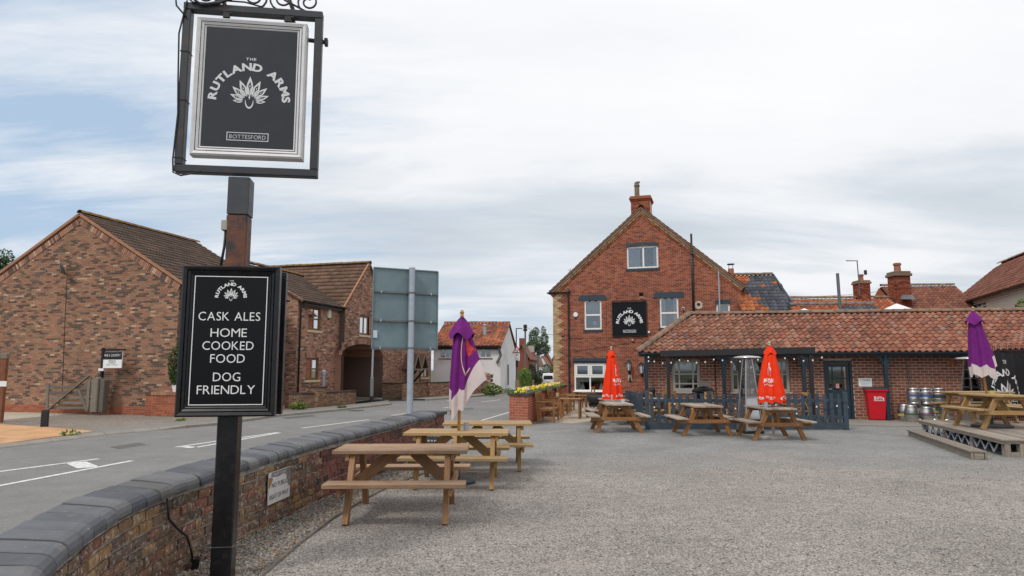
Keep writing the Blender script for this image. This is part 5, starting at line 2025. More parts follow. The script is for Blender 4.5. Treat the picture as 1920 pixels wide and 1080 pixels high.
ob('arm', MB().tube([W1.P(a, z - .12, 0), W1.P(a, z - .12, .25), W1.P(a + .08, z, .33)], .02, 6).tube([W1.P(a + .05, z - .2, .38), W1.P(a - .38, z - .12, .55)], .013, 6).box(W1.P(a - .40, z - .1, .56), (.12, .07, .08)), GALVD, dsh)
a2, z2 = W1.az(117, 735)
ob('cable', MB().tube([W1.P(a + .02, z - .15, .012), W1.P((a + a2) / 2, (z + z2) / 2, .012), W1.P(a2, z2, .012)], .011, 5), BLACKM, dsh)
# low walled corner beside the house, with clipped shrub
Cp = gp(322, 781, ZG)
lw = thing('pier_wall', 'low red brick corner pier wall at the foot of the blank gable', 'wall', (Cp.x, Cp.y, 0), world=True)
Wq = Wall(W1.P(WW - .75, 0, .42), TD)
brickwall(lw, Wq, [(0, ZG), (1.6, ZG), (1.6, .78), (0, .78)], [], B_PLINTH, MORTAR_GREY, seed=5, nparts=60)
mb = MB()
Wq.slab(mb, .02, 1.58, ZG, .775, -.4, -.004)
ob('core', mb, B_PLINTH, lw)
mb = MB()
for i in range(13):
    Wq.slab(mb, -.03 + i * .128, -.03 + i * .128 + .118, .782, .89, -.4, .04)
ob('coping_brick', mb, B_HOUSE, lw)['kind'] = 'stuff'
bs = thing('clipped_shrub', 'clipped conifer shrub in a pale pot by the blank gable corner', 'shrub', Wq.P(1.12, .89, -.2))
ob('pot', MB().lathe([(.16, 0), (.2, .2), (.2, .24), (.17, .24)], 12), PUREWHITE, bs)
ob('foliage', leaf_cloud([((0, 0, .95), (.38, .38, .75)), ((.05, 0, .55), (.36, .36, .4))], 2600, .05, R), LEAFDARK, bs)['kind'] = 'stuff'
ob('trunk', MB().tube([(0, 0, .15), (0, 0, 1.2)], .03, 6), BARK, bs)

# ---- second house: wing A (front wall along the street) and gabled block B over an arch
C2 = gp(552, 759, ZG)
W2 = Wall(V((C2.x, C2.y, 0)), SD)
LA = W2.az(637, 570)[0]
zA = W2.az(553, 560)[1]
h2 = thing('arch_house', 'brick terrace with steep tiled gable over an archway and brown windows', 'house', (C2.x, C2.y, 0), world=True)
rA1 = W2.rect(578, 576.5, 601, 619.5)
rA2 = W2.rect(573, 671, 597, 712.5)
brickwall(h2, W2, [(0, ZG), (LA, ZG), (LA, zA), (0, zA)], [rA1, rA2], B_HOUSE2, MORTAR_GREY, seed=41, bh=.066)
SS = (SLATESILL, .11, .12, .06)
window(h2, W2, rA1, BROWNFR, vs=[.5], hs=[.5], fw=.105, bar=.075, sill=SS, curtain=[(.08, .3, CURTAIN), (.6, .92, BLIND)], glass=GLASS_LOW)
window(h2, W2, rA2, BROWNFR, vs=[.5], hs=[.5], fw=.105, bar=.075, sill=SS, curtain=[(.08, .42, CURTAIN), (.7, .92, CURTAIN)], glass=GLASS_LOW)
soldiers(h2, W2, rA2[0] - .1, rA2[1] + .1, rA2[3] + .01, .22, B_HOUSE2, rise=.06)
# ridge of wing A found where it dies into the gable roof of block B
_prB = .32
_WB = Wall(W2.P(LA, 0, _prB), SD)
_ap, _zB = _WB.az(691, 497)
_n = TD.cross(SD * _ap + V((0, 0, _zB - zA))).normalized()
_d = ray(566, 521)
_p = V((0, 0, EYE)) + _d * ((_WB.P(0, zA) - V((0, 0, EYE))).dot(_n) / _d.dot(_n))
hA = max(1.6, min(4.5, -(_p - W2.O).dot(TD)))
zrA = max(zA + .8, min(zA + 2.6, _p.z))
print('wing A', hA, zA, zrA, 'B', _ap, _zB)
WG2 = Wall(W2.P(0, 0) - TD * 2 * hA, TD)
brickwall(h2, WG2, [(0, ZG), (2 * hA, ZG), (2 * hA, zA), (hA, zrA), (0, zA)], [], B_HOUSE2, MORTAR_GREY, seed=42, bh=.066)
tile_roof(h2, W2.P(-.12, zA - .10, .28), SD, -TD * hA + V((0, 0, zrA - zA)), LA + 2.9, math.hypot(hA + .28, zrA - zA + .1), .30, .315, T_CONC, 'roman', nparts=120, seed=43, jit=.4, thick=.045, tilt=.052,
          clip=lambda a, s: a < LA + .12 + s * .8, deckpoly=[(0, 0), (LA, 0), (LA + 1.5, math.hypot(hA, zrA - zA)), (0, math.hypot(hA, zrA - zA))])
ridge_tiles(h2, W2.P(-.1, zrA + .12, -hA), W2.P(LA + _ap * (zrA - zA) / (_zB - zA), zrA + .12, -hA), .13, .42, T_RIDGEY)
ob('verge', MB().prism([WG2.P(a, z, 0) for a, z in ((2 * hA + .28, zA - .12), (2 * hA + .28, zA - .02), (hA, zrA + .12), (hA, zrA + .02))], WG2.n * .08), VERGEM, h2)
gutter(h2, W2.P(-.05, zA - .07, .33), W2.P(LA + .12, zA - .07, .33), BLACKPIPE, .075)
mb = MB()
W2.slab(mb, -.05, LA - .01, zA - .24, zA - .04, .2, .245)
ob('fascia', mb, BLACKPIPE, h2)
ob('downpipe', MB().tube([W2.P(.08, zA - .12, .33), W2.P(.1, zA - .4, .09), W2.P(.1, .15, .09)], .042, 8), BLACKPIPE, h2, smooth=True)
prB = .32
WB = Wall(W2.P(LA, 0, prB), SD)
LB = WB.az(757, 680)[0]
apB, zB = WB.az(691, 497)
apB = LB * .46 if not .3 < apB / LB < .62 else apB
zr = zB
arch = [WB.az(640, 664), WB.az(718, 668)]
ar0, ar1 = arch[0][0], arch[1][0]
zsp = (arch[0][1] + arch[1][1]) / 2 - .05
zcr = WB.az(677, 645)[1]
rB1 = WB.rect(674.5, 592, 692, 628.5)
rB2 = WB.rect(732.5, 677, 745, 709)
inA = lambda a, z: not (ar0 < a < ar1 and z < zsp + (zcr - zsp) * math.sqrt(max(0, 1 - ((a - (ar0 + ar1) / 2) / ((ar1 - ar0) / 2)) ** 2)))
gbl = [(0, ZG), (2 * apB, ZG), (2 * apB, zA), (apB, zr), (0, zA)]
if LB > 2 * apB:
    LB2 = LB
else:
    LB2 = 2 * apB
brickwall(h2, WB, gbl, [rB1, rB2] if rB2[1] < 2 * apB else [rB1], B_HOUSE2, MORTAR_GREY, seed=44, bh=.066, inside=inA, wall_name='gable_wall_bricks') if False else None
# backing with an arched opening: cells below the crown are cut to the curve
holesB = [(ar0, ar1, ZG, zcr), rB1] + ([rB2] if rB2[1] < 2 * apB else [])
brickwall(h2, WB, gbl, holesB, B_HOUSE2, MORTAR_GREY, seed=44, bh=.066, reveal=0)
N = 22
sp1, sp2 = MB(), MB()
for i in range(N):
    f0, f1 = ar0 + (ar1 - ar0) * i / N, ar0 + (ar1 - ar0) * (i + 1) / N
    cu = lambda a: zsp + (zcr - zsp) * math.sqrt(max(0, 1 - ((a - (ar0 + ar1) / 2) / ((ar1 - ar0) / 2)) ** 2))
    if cu(f0) < zcr - .001 or cu(f1) < zcr - .001:
        sp1.poly([WB.P(f0, min(cu(f0), zcr - .002), .004), WB.P(f1, min(cu(f1), zcr - .002), .004), WB.P(f1, zcr, .004), WB.P(f0, zcr, .004)])
    sp2.poly([WB.P(f0, cu(f0), .004), WB.P(f0, cu(f0), -6.5), WB.P(f1, cu(f1), -6.5), WB.P(f1, cu(f1), .004)])
ob('spandrel', sp1, B_HOUSE2, h2)
ob('arch_soffit', sp2, B_HOUSE2, h2)
shell(h2, 'passage_wall', [[WB.P(ar0, ZG, .004), WB.P(ar0, zsp, .004), WB.P(ar0, zsp, -6.5), WB.P(ar0, ZG, -6.5)], [WB.P(ar1, ZG, .004), WB.P(ar1, zsp, .004), WB.P(ar1, zsp, -6.5), WB.P(ar1, ZG, -6.5)]], B_HOUSE2)
Wpb = Wall(WB.P(ar0, 0, -6.4), SD)
brickwall(h2, Wpb, [(0, ZG), (ar1 - ar0, ZG), (ar1 - ar0, zcr), (0, zcr)], [], B_HOUSE2, MORTAR_GREY, seed=45)
mb = MB()
M2 = 44
for i in range(M2):
    q = []
    for f, r in ((i + .06, 0), (i + .94, 0), (i + .94, .25), (i + .06, .25)):
        t_ = PI - PI * f / M2
        q.append(((ar0 + ar1) / 2 + ((ar1 - ar0) / 2 + r) * math.cos(t_), zsp + (zcr - zsp + r) * math.sin(t_)))
    mb.prism([WB.P(a, z, -.02) for a, z in q], WB.n * .045)
o = ob('arch_brick', mb, B_HOUSE2, h2)
o['kind'] = 'stuff'
window(h2, WB, rB1, BROWNFR, vs=[.5], hs=[], fw=.115, bar=.10, sill=SS, curtain=[(.08, .3, CURTAIN), (.55, .75, CURTAIN)], glass=GLASS_LOW)
soldiers(h2, WB, rB1[0] - .05, rB1[1] + .05, rB1[3] + .01, .24, B_HOUSE2, rise=.08)
if rB2[1] < 2 * apB:
    window(h2, WB, rB2, BROWNFR, vs=[.5], fw=.115, bar=.10, sill=SS, curtain=[(.1, .4, CURTAIN)], glass=GLASS_LOW)
    soldiers(h2, WB, rB2[0] - .05, rB2[1] + .05, rB2[3] + .01, .24, B_HOUSE2, rise=.06)
# block B roof
rB = zr - zA
SB = math.hypot(apB, rB)
DB = 8.0
tile_roof(h2, WB.P(-.15, zA - .12, .1) - TD * DB, TD, SD * apB + V((0, 0, rB)), DB + .02, SB + .2, .30, .315, T_CONC2, 'roman', nparts=200, seed=46, jit=.4, thick=.05, tilt=.058)
tile_roof(h2, WB.P(2 * apB + .15, zA - .12, .12), -TD, -SD * apB + V((0, 0, rB)), DB, SB + .2, .30, .315, T_CONC2, 'roman', seed=47, jit=.4, thick=.05, tilt=.058)
ridge_tiles(h2, WB.P(apB, zr + .12, .12), WB.P(apB, zr + .12, -DB), .13, .42, T_RIDGEY)
for sg in (0, 1):
    ea = V((-.15, zA - .12)) if sg == 0 else V((2 * apB + .15, zA - .12))
    tp = V((apB, zr))
    e = (tp - ea).normalized()
    nn = V((-e.y, e.x)) if sg == 0 else V((e.y, -e.x))
    q = [ea, tp, tp + nn * .12, ea + nn * .12]
    for x in q[1:3]:
        x.x = min(x.x, apB - .002) if sg == 0 else max(x.x, apB + .002)
    ob('verge', MB().prism([WB.P(x.x, x.y, 0) for x in q], WB.n * .09), VERGEM, h2)
shell(h2, 'wall', [[WB.P(0, ZG), WB.P(0, zA), WB.P(0, zA, -prB), WB.P(0, ZG, -prB)], [WB.P(2 * apB, ZG), WB.P(2 * apB, zA), WB.P(2 * apB, zA, -DB), WB.P(2 * apB, ZG, -DB)],
                   [WB.P(0, ZG, -DB), WB.P(2 * apB, ZG, -DB), WB.P(2 * apB, zA, -DB), WB.P(apB, zr, -DB), WB.P(0, zA, -DB)]], B_HOUSE2)
# recessed part beyond the gable, with paired door canopies
WR = Wall(WB.P(2 * apB, 0, -.7), SD)
LR = WR.az(808, 690)[0]
if LR < 1.5:
    LR = 4.0
zR = 5.0
rR1 = WR.rect(790, 681, 803, 708)
rRd = WR.rect(775, 683, 788, 724)
rRd = (rRd[0], rRd[1], ZG, rRd[3])
brickwall(h2, WR, [(0, ZG), (LR, ZG), (LR, zR), (0, zR)], [rR1, rRd], B_HOUSE2, MORTAR_GREY, seed=48)
window(h2, WR, rR1, BROWNFR, vs=[.5], fw=.08, sill=SS, curtain=[(.1, .45, CURTAIN)], glass=GLASS_LOW)
mb = MB()
WR.slab(mb, rRd[0], rRd[1], ZG, rRd[3], -.09, -.05)
for k in (0, 1):
    WR.slab(mb, rRd[0] + .14, rRd[1] - .14, .25 + k * .95, .95 + k * .85, -.05, -.03)
ob('door', mb, plain('tan_front_door', (.28, .14, .05), .45), h2)
tile_roof(h2, WR.P(-.05, zR - .1, .28), SD, -TD * 3.2 + V((0, 0, 2.6)), LR + .2, 4.2, .30, .315, T_CONC2, 'roman', seed=49, jit=.4)
shell(h2, 'wall', [[WR.P(LR, ZG), WR.P(LR, zR), WR.P(LR, zR + 2.6, -3.2), WR.P(LR, zR, -6.4), WR.P(LR, ZG, -6.4)]], B_HOUSE2)
for px in (783.5, 797):
    hw, hh2, dp_ = .58, .95, .85
    a, z = Wall(WR.P(0, 0, dp_), SD).az(px, 663)
    cn = MB()
    for sg in (-1, 1):
        cn.prism([WR.P(a, z, dp_), WR.P(a + sg * hw, z - hh2, dp_), WR.P(a + sg * hw, z - hh2, 0), WR.P(a, z, 0)], (0, 0, -.06))
    cp = ob('door_canopy', cn, T_CONC2, h2)
    mb = MB()
    for sg in (-1, 1):
        mb.bar(WR.P(a, z - .02, dp_ + .02), WR.P(a + sg * hw, z - hh2 - .02, dp_ + .02), .05, .12)
    mb.bar(WR.P(a - hw, z - hh2 - .05, dp_ + .02), WR.P(a + hw, z - hh2 - .05, dp_ + .02), .05, .09)
    ob('bargeboard', mb, plain('canopy_cream_board', (.20, .165, .13), .7) if px < 790 else bpy.data.materials['canopy_cream_board'], cp)
    ob('bracket', MB().tube([WR.P(a - .05, z - hh2 - .1, dp_ - .05), WR.P(a - .05, z - hh2 - .55, dp_ * .5), WR.P(a - .05, z - hh2 - .95, .04)], .06, 6), BLACKM, cp)
ob('downpipe', MB().tube([WR.P(.1, zR, .06), WR.P(.1, .2, .06)], .045, 8), BLACKPIPE, h2)
ab = thing('alarm_box', 'cream alarm box under the gutter of the arch house', 'alarm box', on_wall(W2, 616, 590, 0), world=True)
a, z = W2.az(616, 588)
ob('box', MB().prism([W2.P(a + x, z + y, 0) for x, y in ((-.16, -.22), (.16, -.22), (.11, .22), (-.11, .22))], W2.n * .09), plain('alarm_cream', (.68, .62, .50), .5), ab, bevel=.01)
ob('strobe', MB().box(W2.P(a, z - .25, .04), (.1, .06, .05)), GALVD, ab)


# ---- low garden walls along the far pavement
def low_wall(label, pa, pb, h, th=.3, mat=B_LOW, seed=1, zg=ZG):
    a, b = gp(*pa, zg), gp(*pb, zg)
    d = (b - a)
    d.z = 0
    L = d.length
    W_ = Wall(V((a.x, a.y, 0)), d)
    o = thing('garden_wall', label, 'wall', (a.x, a.y, 0), world=True)
    brickwall(o, W_, [(0, zg - .05), (L, zg - .05), (L, h), (0, h)], [], mat, MORTAR_GREY, seed=seed)
    We = Wall(W_.P(0, 0, -th), W_.n)
    brickwall(o, We, [(0, zg - .05), (th, zg - .05), (th, h), (0, h)], [], mat, MORTAR_GREY, seed=seed + 1, wall_name='end_wall')
    mb = MB()
    W_.slab(mb, .002, L, zg - .05, h - .002, -th, -.004)
    ob('core', mb, mat, o)
    mb = MB()
    n = int(L / .3) + 1
    for i in range(n):
        W_.slab(mb, i * L / n + .004, (i + 1) * L / n - .004, h, h + .07, -th - .03, .03)
    ob('coping_brick', mb, BLACKW, o)['kind'] = 'stuff'
    return o


BLACKW = brickmat('dark_coping_brick', [(0, (.075, .055, .045)), (.4, (.10, .07, .055)), (.75, (.055, .045, .04))], .2)
low_wall('low brick garden wall before the downpipe of the arch house', (541, 766), (596, 763.5), .62, seed=61)
low_wall('low brick garden wall left of the arch, beside the white vent post', (612, 762), (667, 756), .62, seed=63)
pr_ = low_wall('taller brick pier joining two low garden walls by the arch house', (596, 764), (612, 762.5), .86, seed=65, th=.4)
low_wall('red and buff low wall right of the archway', (717, 746.5), (763, 747), .85, seed=67)
low_wall('low garden wall in front of the paired door canopies', (763, 748), (806, 744), .85, seed=69)
low_wall('brown low wall before the white cottage', (806, 744.5), (850, 741), .85, seed=71, mat=B_HOUSE2)
low_wall('brown low wall behind the purple parasol, near the cottage', (850, 741), (905, 737.5), .80, seed=73, mat=B_HOUSE2)
pb_ = gp(904, 738)
Wq2 = Wall(V((pb_.x, pb_.y, 0)), (1, -.1, 0))
bp = thing('brick_pier', 'weathered brown brick pier in front of the white cottage', 'pier', (pb_.x, pb_.y, 0), world=True)
brickwall(bp, Wq2, [(0, 0), (.58, 0), (.58, 1.2), (.50, 1.42), (.12, 1.45), (0, 1.25)], [], B_HOUSE2, MORTAR_GREY, seed=75)
mb = MB()
Wq2.slab(mb, .03, .56, 0, 1.2, -.5, -.01)
ob('core', mb, B_HOUSE2, bp)
for (px, py, z0, n, s_, lab) in ((560, 768, .3, 300, .06, 'weeds at the foot of the low wall by the sign board'), (640, 765, .12, 120, .05, 'small weeds on the pavement by the low wall'), (922, 741, .7, 700, .08, 'green bush beside the brown brick pier'), (952, 737, .35, 220, .06, 'weeds at the cottage corner'), (130, 816, .12, 60, .05, 'weed tuft at the edge of orange paving'), (337, 789, .08, 60, .05, 'weed tuft on the far kerb below the menu board')):
    g_ = gp(px, py, ZG)
    w_ = thing('weeds', lab, 'weeds', g_)
    ob('foliage', leaf_cloud([((0, 0, z0 * .45), (z0 * .9 + .1, .25, z0 * .5))], n, s_, R, up=.1), LEAFHEDGE, w_)['kind'] = 'stuff'
vp = gp(605, 759, ZG)
vpo = thing('vent_post', 'short grey vent post beside the low wall of the arch house', 'post', vp)
ob('post', MB().tube([(0, 0, 0), (0, 0, 1.35)], .055, 10), GALV, vpo)
ob('cap', MB().lathe([(.10, 1.35), (.11, 1.5), (.07, 1.56)], 12), GALV, vpo)

# ================================================================== WHITE COTTAGE and the street beyond
G0 = yp(812, 740, 49.5)
WCo = Wall(V((G0.x, G0.y, 0)), (1, -.045, 0))
LC = WCo.az(938, 690)[0]
ct = thing('white_cottage', 'white rendered cottage with orange pantile roof across the road', 'cottage', (G0.x, G0.y, 0), world=True)
zc = WCo.az(870, 648)[1]
r1 = WCo.rect(824, 652, 856, 672)
r2 = WCo.rect(899.5, 652, 922, 671.5)
r3 = WCo.rect(917.5, 701.5, 926, 718)
brickwall(ct, WCo, [(0, -.1), (LC, -.1), (LC, zc), (0, zc)], [r1, r2, r3], RENDERW, RENDERW, special=lambda *k: None, reveal=.15, revealmat=RENDERW)
SB_ = (plain('brown_sill', (.10, .07, .055), .8), .07, .06, .04)
window(ct, WCo, r1, WHITE, vs=[.36], fw=.09, sill=SB_, curtain=[(.5, .9, CURTAIN)])
window(ct, WCo, r2, WHITE, vs=[.5], fw=.09, sill=SB_, curtain=[(.08, .45, BLIND), (.6, .92, BLIND)])
window(ct, WCo, r3, WHITE, hs=[.5], fw=.07, sill=SB_)
cR = WCo.P(LC, 0)
ug = V((.16, 1, 0)).normalized()
WCg = Wall(cR, ug)
LG = WCg.az(967, 690)[0]
LG = max(5.0, min(LG, 7.5))
ra, rz = LG * .5, WCo.az(890, 612)[1] + .35
brickwall(ct, WCg, [(0, -.1), (LG, -.1), (LG, zc - .3), (ra, rz), (0, zc)], [], RENDERW, RENDERW, special=lambda *k: None)
shell(ct, 'wall', [[WCo.P(0, -.1), WCo.P(0, zc), WCo.P(0, rz) + ug * ra, WCo.P(0, zc) + ug * LG, WCo.P(0, -.1) + ug * LG]], RENDERW)
eo = WCo.P(-.2, zc - .02, .22)
run_ = ug * (ra + .2) + V((0, 0, rz - zc + .12))
tile_roof(ct, eo, WCo.u, run_, LC + .3, run_.length, .27, .33, T_ORANGEC, 'pan', nparts=80, seed=51) if 'T_ORANGEC' in globals() else tile_roof(
    ct, eo, WCo.u, run_, LC + .3, run_.length, .27, .33, T_FAR, 'pan', nparts=80, seed=51, pick=lambda a, s, rr: T_FAR if rr.random() < .45 else T_BROWNP)
ridge_tiles(ct, eo + run_ + V((0, 0, .05)), eo + run_ + WCo.u * (LC + .3) + V((0, 0, .05)), .14, .5, T_FAR)
shell(ct, 'roof_slope', [[eo + run_, eo + run_ + WCo.u * (LC + .3), eo + WCo.u * (LC + .3) + ug * (LG + .2), eo + ug * (LG + .2)]], T_BROWNP)
gutter(ct, WCo.P(-.1, zc - .08, .28), WCo.P(LC + .1, zc - .08, .28), BLACKPIPE, .1)
mb = MB()
WCo.slab(mb, -.1, LC + .05, zc - .28, zc - .06, .0, .12)
ob('fascia', mb, BLACKPIPE, ct)
p0_, p1_ = on_wall(WCo, 947, 641, .1), on_wall(WCo, 936, 672, .1)
ob('downpipe', MB().tube([WCo.P(LC - .1, zc - .1, .28), WCo.P(LC + .05, zc - .7, .15) + WCo.n * .0, WCo.P(LC - .25, zc - 1.25, .12)], .09, 8), GALVD, ct)
fp = on_wall(WCo, 909, 622, -1.6)
ob('flue', MB().lathe([(.14, -.4), (.12, .35), (.16, .37), (.16, .45), (.08, .5)], 10, yp(909, 620, 51)), GALV, ct)
a, z = WCg.az(951, 700)
ob('pipe', MB().tube([WCg.P(a, 2.0, .0), WCg.P(a, 2.0, .08), WCg.P(a, .5, .08)], .05, 8), GALVD, ct)

# ================================================================== BOUNDARY WALL (curving dwarf wall with engineering-brick coping)
def arc_path(pts, step=.02):
    """dense Catmull-Rom through the survey points with running length"""
    out = []
    P = [V((a, b, 0)) for a, b in pts]
    for i in range(len(P) - 1):
        p0, p1, p2, p3 = P[max(0, i - 1)], P[i], P[i + 1], P[min(len(P) - 1, i + 2)]
        n = max(2, int((p2 - p1).length / step))
        for k in range(n):
            f = k / n
            out.append(.5 * ((2 * p1) + (p2 - p0) * f + (2 * p0 - 5 * p1 + 4 * p2 - p3) * f * f + (3 * p1 - p0 - 3 * p2 + p3) * f ** 3))
    out.append(P[-1])
    s = [0.0]
    for a, b in zip(out, out[1:]):
        s.append(s[-1] + (b - a).length)
    return out, s


WPATH, WS = arc_path(WALLPTS)
WLEN = WS[-1]


def at_s(s):
    import bisect
    i = min(max(bisect.bisect(WS, s) - 1, 0), len(WPATH) - 2)
    f = (s - WS[i]) / (WS[i + 1] - WS[i])
    p = WPATH[i].lerp(WPATH[i + 1], f)
    j0, j1 = max(0, i - 6), min(len(WPATH) - 1, i + 7)
    t = (WPATH[j1] - WPATH[j0]).normalized()
    return p, t, V((t.y, -t.x, 0))            # point, tangent away from camera, normal to the yard


HW = .67          # brickwork height
TH = .30
bw_ = thing('boundary_wall', 'long curving dwarf wall of old brick with blue-black coping along the road', 'wall', (-2.66, 6.0, 0), world=True)
core = MB()
sN = 90
rows_ = []
for i in range(sN + 1):
    p, t_, n_ = at_s(WLEN * i / sN)
    rows_.append([p - n_ * .012, p - n_ * .012 + V((0, 0, HW)), p - n_ * TH + V((0, 0, HW)), p - n_ * TH + V((0, 0, -.05))])
vs_ = [v for r in rows_ for v in r]
core.add(vs_, [(4 * i + k, 4 * i + k + 1, 4 * i + k + 5, 4 * i + k + 4) for i in range(sN) for k in range(3)] + [(4 * sN, 4 * sN + 1, 4 * sN + 2, 4 * sN + 3)])
ob('mortar_core', core, MORTAR_OLD, bw_)
# rough brick meshes, shared: x along the wall, y proud, z up
variants = {}
for m in (B_WALL, B_WALLRED):
    variants[m.name] = []
    for q in range(5):
        nx, nz = 4, 3
        vs_, fs = [], []
        for k in range(nz):
            for i in range(nx):
                e = (i in (0, nx - 1)) + (k in (0, nz - 1))
                vs_.append(V((-.5 + i / (nx - 1) + R.uniform(-.012, .012), .5 - .10 * e * R.random() + R.uniform(-.07, .05), -.5 + k / (nz - 1) + R.uniform(-.05, .05))))
        fs = [(k * nx + i, (k + 1) * nx + i, (k + 1) * nx + i + 1, k * nx + i + 1) for k in range(nz - 1) for i in range(nx - 1)]
        ring = [i for i in range(nx)] + [k * nx + nx - 1 for k in range(1, nz)] + [(nz - 1) * nx + i for i in range(nx - 2, -1, -1)] + [k * nx for k in range(nz - 2, 0, -1)]
        b0 = len(vs_)
        vs_ += [V((vs_[i].x, -.5, vs_[i].z)) for i in ring]
        rn = len(ring)
        fs += [(ring[i], ring[(i + 1) % rn], b0 + (i + 1) % rn, b0 + i) for i in range(rn)]
        variants[m.name].append((MB().add(vs_, fs), mesh(MB().add(vs_, fs), 'brick', m)))
items = []
course = .0835
for r in range(9):
    z0 = -.03 + r * course
    if z0 + .066 > HW:
        break
    s = R.uniform(0, .15)
    k = r
    while s < WLEN - .34:
        hd = (k * 3 + r) % 3 == 0 if r % 2 else R.random() < .22
        L = (.102 if hd else .215) * R.uniform(.95, 1.04)
        p, t_, n_ = at_s(s + L / 2)
        m = B_WALLRED if s > 7.2 + .12 * math.sin(r * 2.2) else B_WALL
        wav = .006 * math.sin(s * 2.1 + r) + .01 * math.sin(s * .7)
        items.append((p.length, p, t_, n_, L, z0 + wav, m))
        s += L + R.uniform(.008, .015)
        k += 1
items.sort(key=lambda q: q[0] if 0 < proj(q[1] + V((0, 0, .3)))[1] < 1150 and proj(q[1])[0] > -40 else 99)
rest = {}
for i, (d_, p, t_, n_, L, z0, m) in enumerate(items):
    fr = Matrix((-t_, n_, V((0, 0, 1)))).transposed()
    if fr.determinant() < 0:
        fr = Matrix((t_, n_, V((0, 0, 1)))).transposed()
    M_ = Matrix.Translation(p + V((0, 0, z0 + .035)) - n_ * .020 + n_ * R.uniform(-.006, .005)) @ fr.to_4x4() @ Matrix.Rotation(R.uniform(-.014, .014), 4, 'Y') @ Matrix.Rotation(R.uniform(-.02, .02), 4, 'Z') @ Matrix.Diagonal((L, .055, .070 * R.uniform(.90, 1.03), 1))
    vm, vme = R.choice(variants[m.name])
    if i < 300:
        link('brick', vme, bw_, M_)
    else:
        rest.setdefault(m.name, (m, MB()))[1].add([M_ @ v for v in map(V, vm.v)], vm.f)
for m, mb in rest.values():
    ob('brick', mb, m, bw_)['kind'] = 'stuff'
# mortar bedding under the coping and smeared joints
COPEM = NT('engineering_brick_coping')
p = COPEM.pos()
c = COPEM.ramp(COPEM.rnd(), [(0, (.095, .099, .112)), (.25, (.122, .125, .138)), (.5, (.078, .082, .095)), (.75, (.14, .14, .145)), (.9, (.105, .10, .10))], True)
c = COPEM.vary(c, p, 6, .18, 6)
c = COPEM.mix(COPEM.math('MULTIPLY', COPEM.ramp(COPEM.noise(p, 5, 7, .7), [(.56, 0.), (.70, 1.)]), .5), c, (.25, .225, .195))
c = COPEM.mix(COPEM.math('MULTIPLY', COPEM.ramp(COPEM.noise(p, 22, 5, .6), [(.66, 0.), (.72, 1.)]), .55), c, (.42, .42, .40))
COPEM.bump(COPEM.noise(p, 70, 4), .4, .004)
COPEM = COPEM.out(c, .62, 0, .4)
bed = MB()
vs_ = []
for i in range(sN + 1):
    p, t_, n_ = at_s(WLEN * i / sN)
    vs_ += [p + n_ * .018 + V((0, 0, HW - .005)), p + n_ * .018 + V((0, 0, HW + .022)), p - n_ * (TH + .02) + V((0, 0, HW + .050)), p - n_ * (TH + .02) + V((0, 0, HW - .005))]
bed.add(vs_, [(4 * i + k, 4 * i + (k + 1) % 4, 4 * i + 4 + (k + 1) % 4, 4 * i + 4 + k) for i in range(sN) for k in range(4)])
ob('mortar_bed', bed, plain('shade_toned_bed_mortar', (.06, .052, .045), .95, var=.4, scale=12, dirt=((.22, .19, .15), 5, .5, .56)), bw_)  # bed mortar coloured extra dark to paint shadow into the coping joints
prof = [(-.345, .02), (-.350, .075), (-.342, .105), (-.322, .122), (-.20, .112), (-.045, .094), (-.012, .084), (.014, .064), (.026, .036), (.024, .004)]


def coping_mesh(L):
    vs_ = [V((x, y, z)) for x in (-L / 2, -L / 2 + .006, L / 2 - .006, L / 2) for y, z in prof]
    n = len(prof)
    vs2 = []
    for i, v in enumerate(vs_):
        edge = i < n or i >= 3 * n
        vs2.append(V((v.x, v.y + (.004 if edge and v.y < -.3 else (-.004 if edge else 0)), v.z - (.005 if edge else 0))))
    fs = [(r * n + i, r * n + (i + 1) % n, (r + 1) * n + (i + 1) % n, (r + 1) * n + i) for r in range(3) for i in range(n)]
    fs += [tuple(range(n)), tuple(range(3 * n, 4 * n))[::-1]]
    return mesh(MB().add(vs2, fs), 'coping_brick', COPEM)


cme = [coping_mesh(.208), coping_mesh(.200), coping_mesh(.214)]
s = .0
while s < WLEN - .38:
    L = .232 if s < 7.5 else .205
    p, t_, n_ = at_s(s + L / 2)
    fr = Matrix((t_, n_, V((0, 0, 1)))).transposed()
    if fr.determinant() < 0:
        fr = Matrix((-t_, n_, V((0, 0, 1)))).transposed()
    far_ = s > 9.5
    M_ = Matrix.Translation(p + V((0, 0, HW + R.uniform(-.004, .006))) + n_ * (.012 + R.uniform(-.012, .010))) @ fr.to_4x4() @ Matrix.Rotation(R.uniform(-.03, .03), 4, 'Z') @ Matrix.Rotation(R.uniform(-.035, .035) * (1 if not far_ else 1.8), 4, 'Y') @ Matrix.Rotation(R.uniform(-.015, .015), 4, 'X') @ Matrix.Diagonal((L / .232, 1, 1, 1))
    link('coping_brick', R.choice(cme), bw_, M_)
    s += L
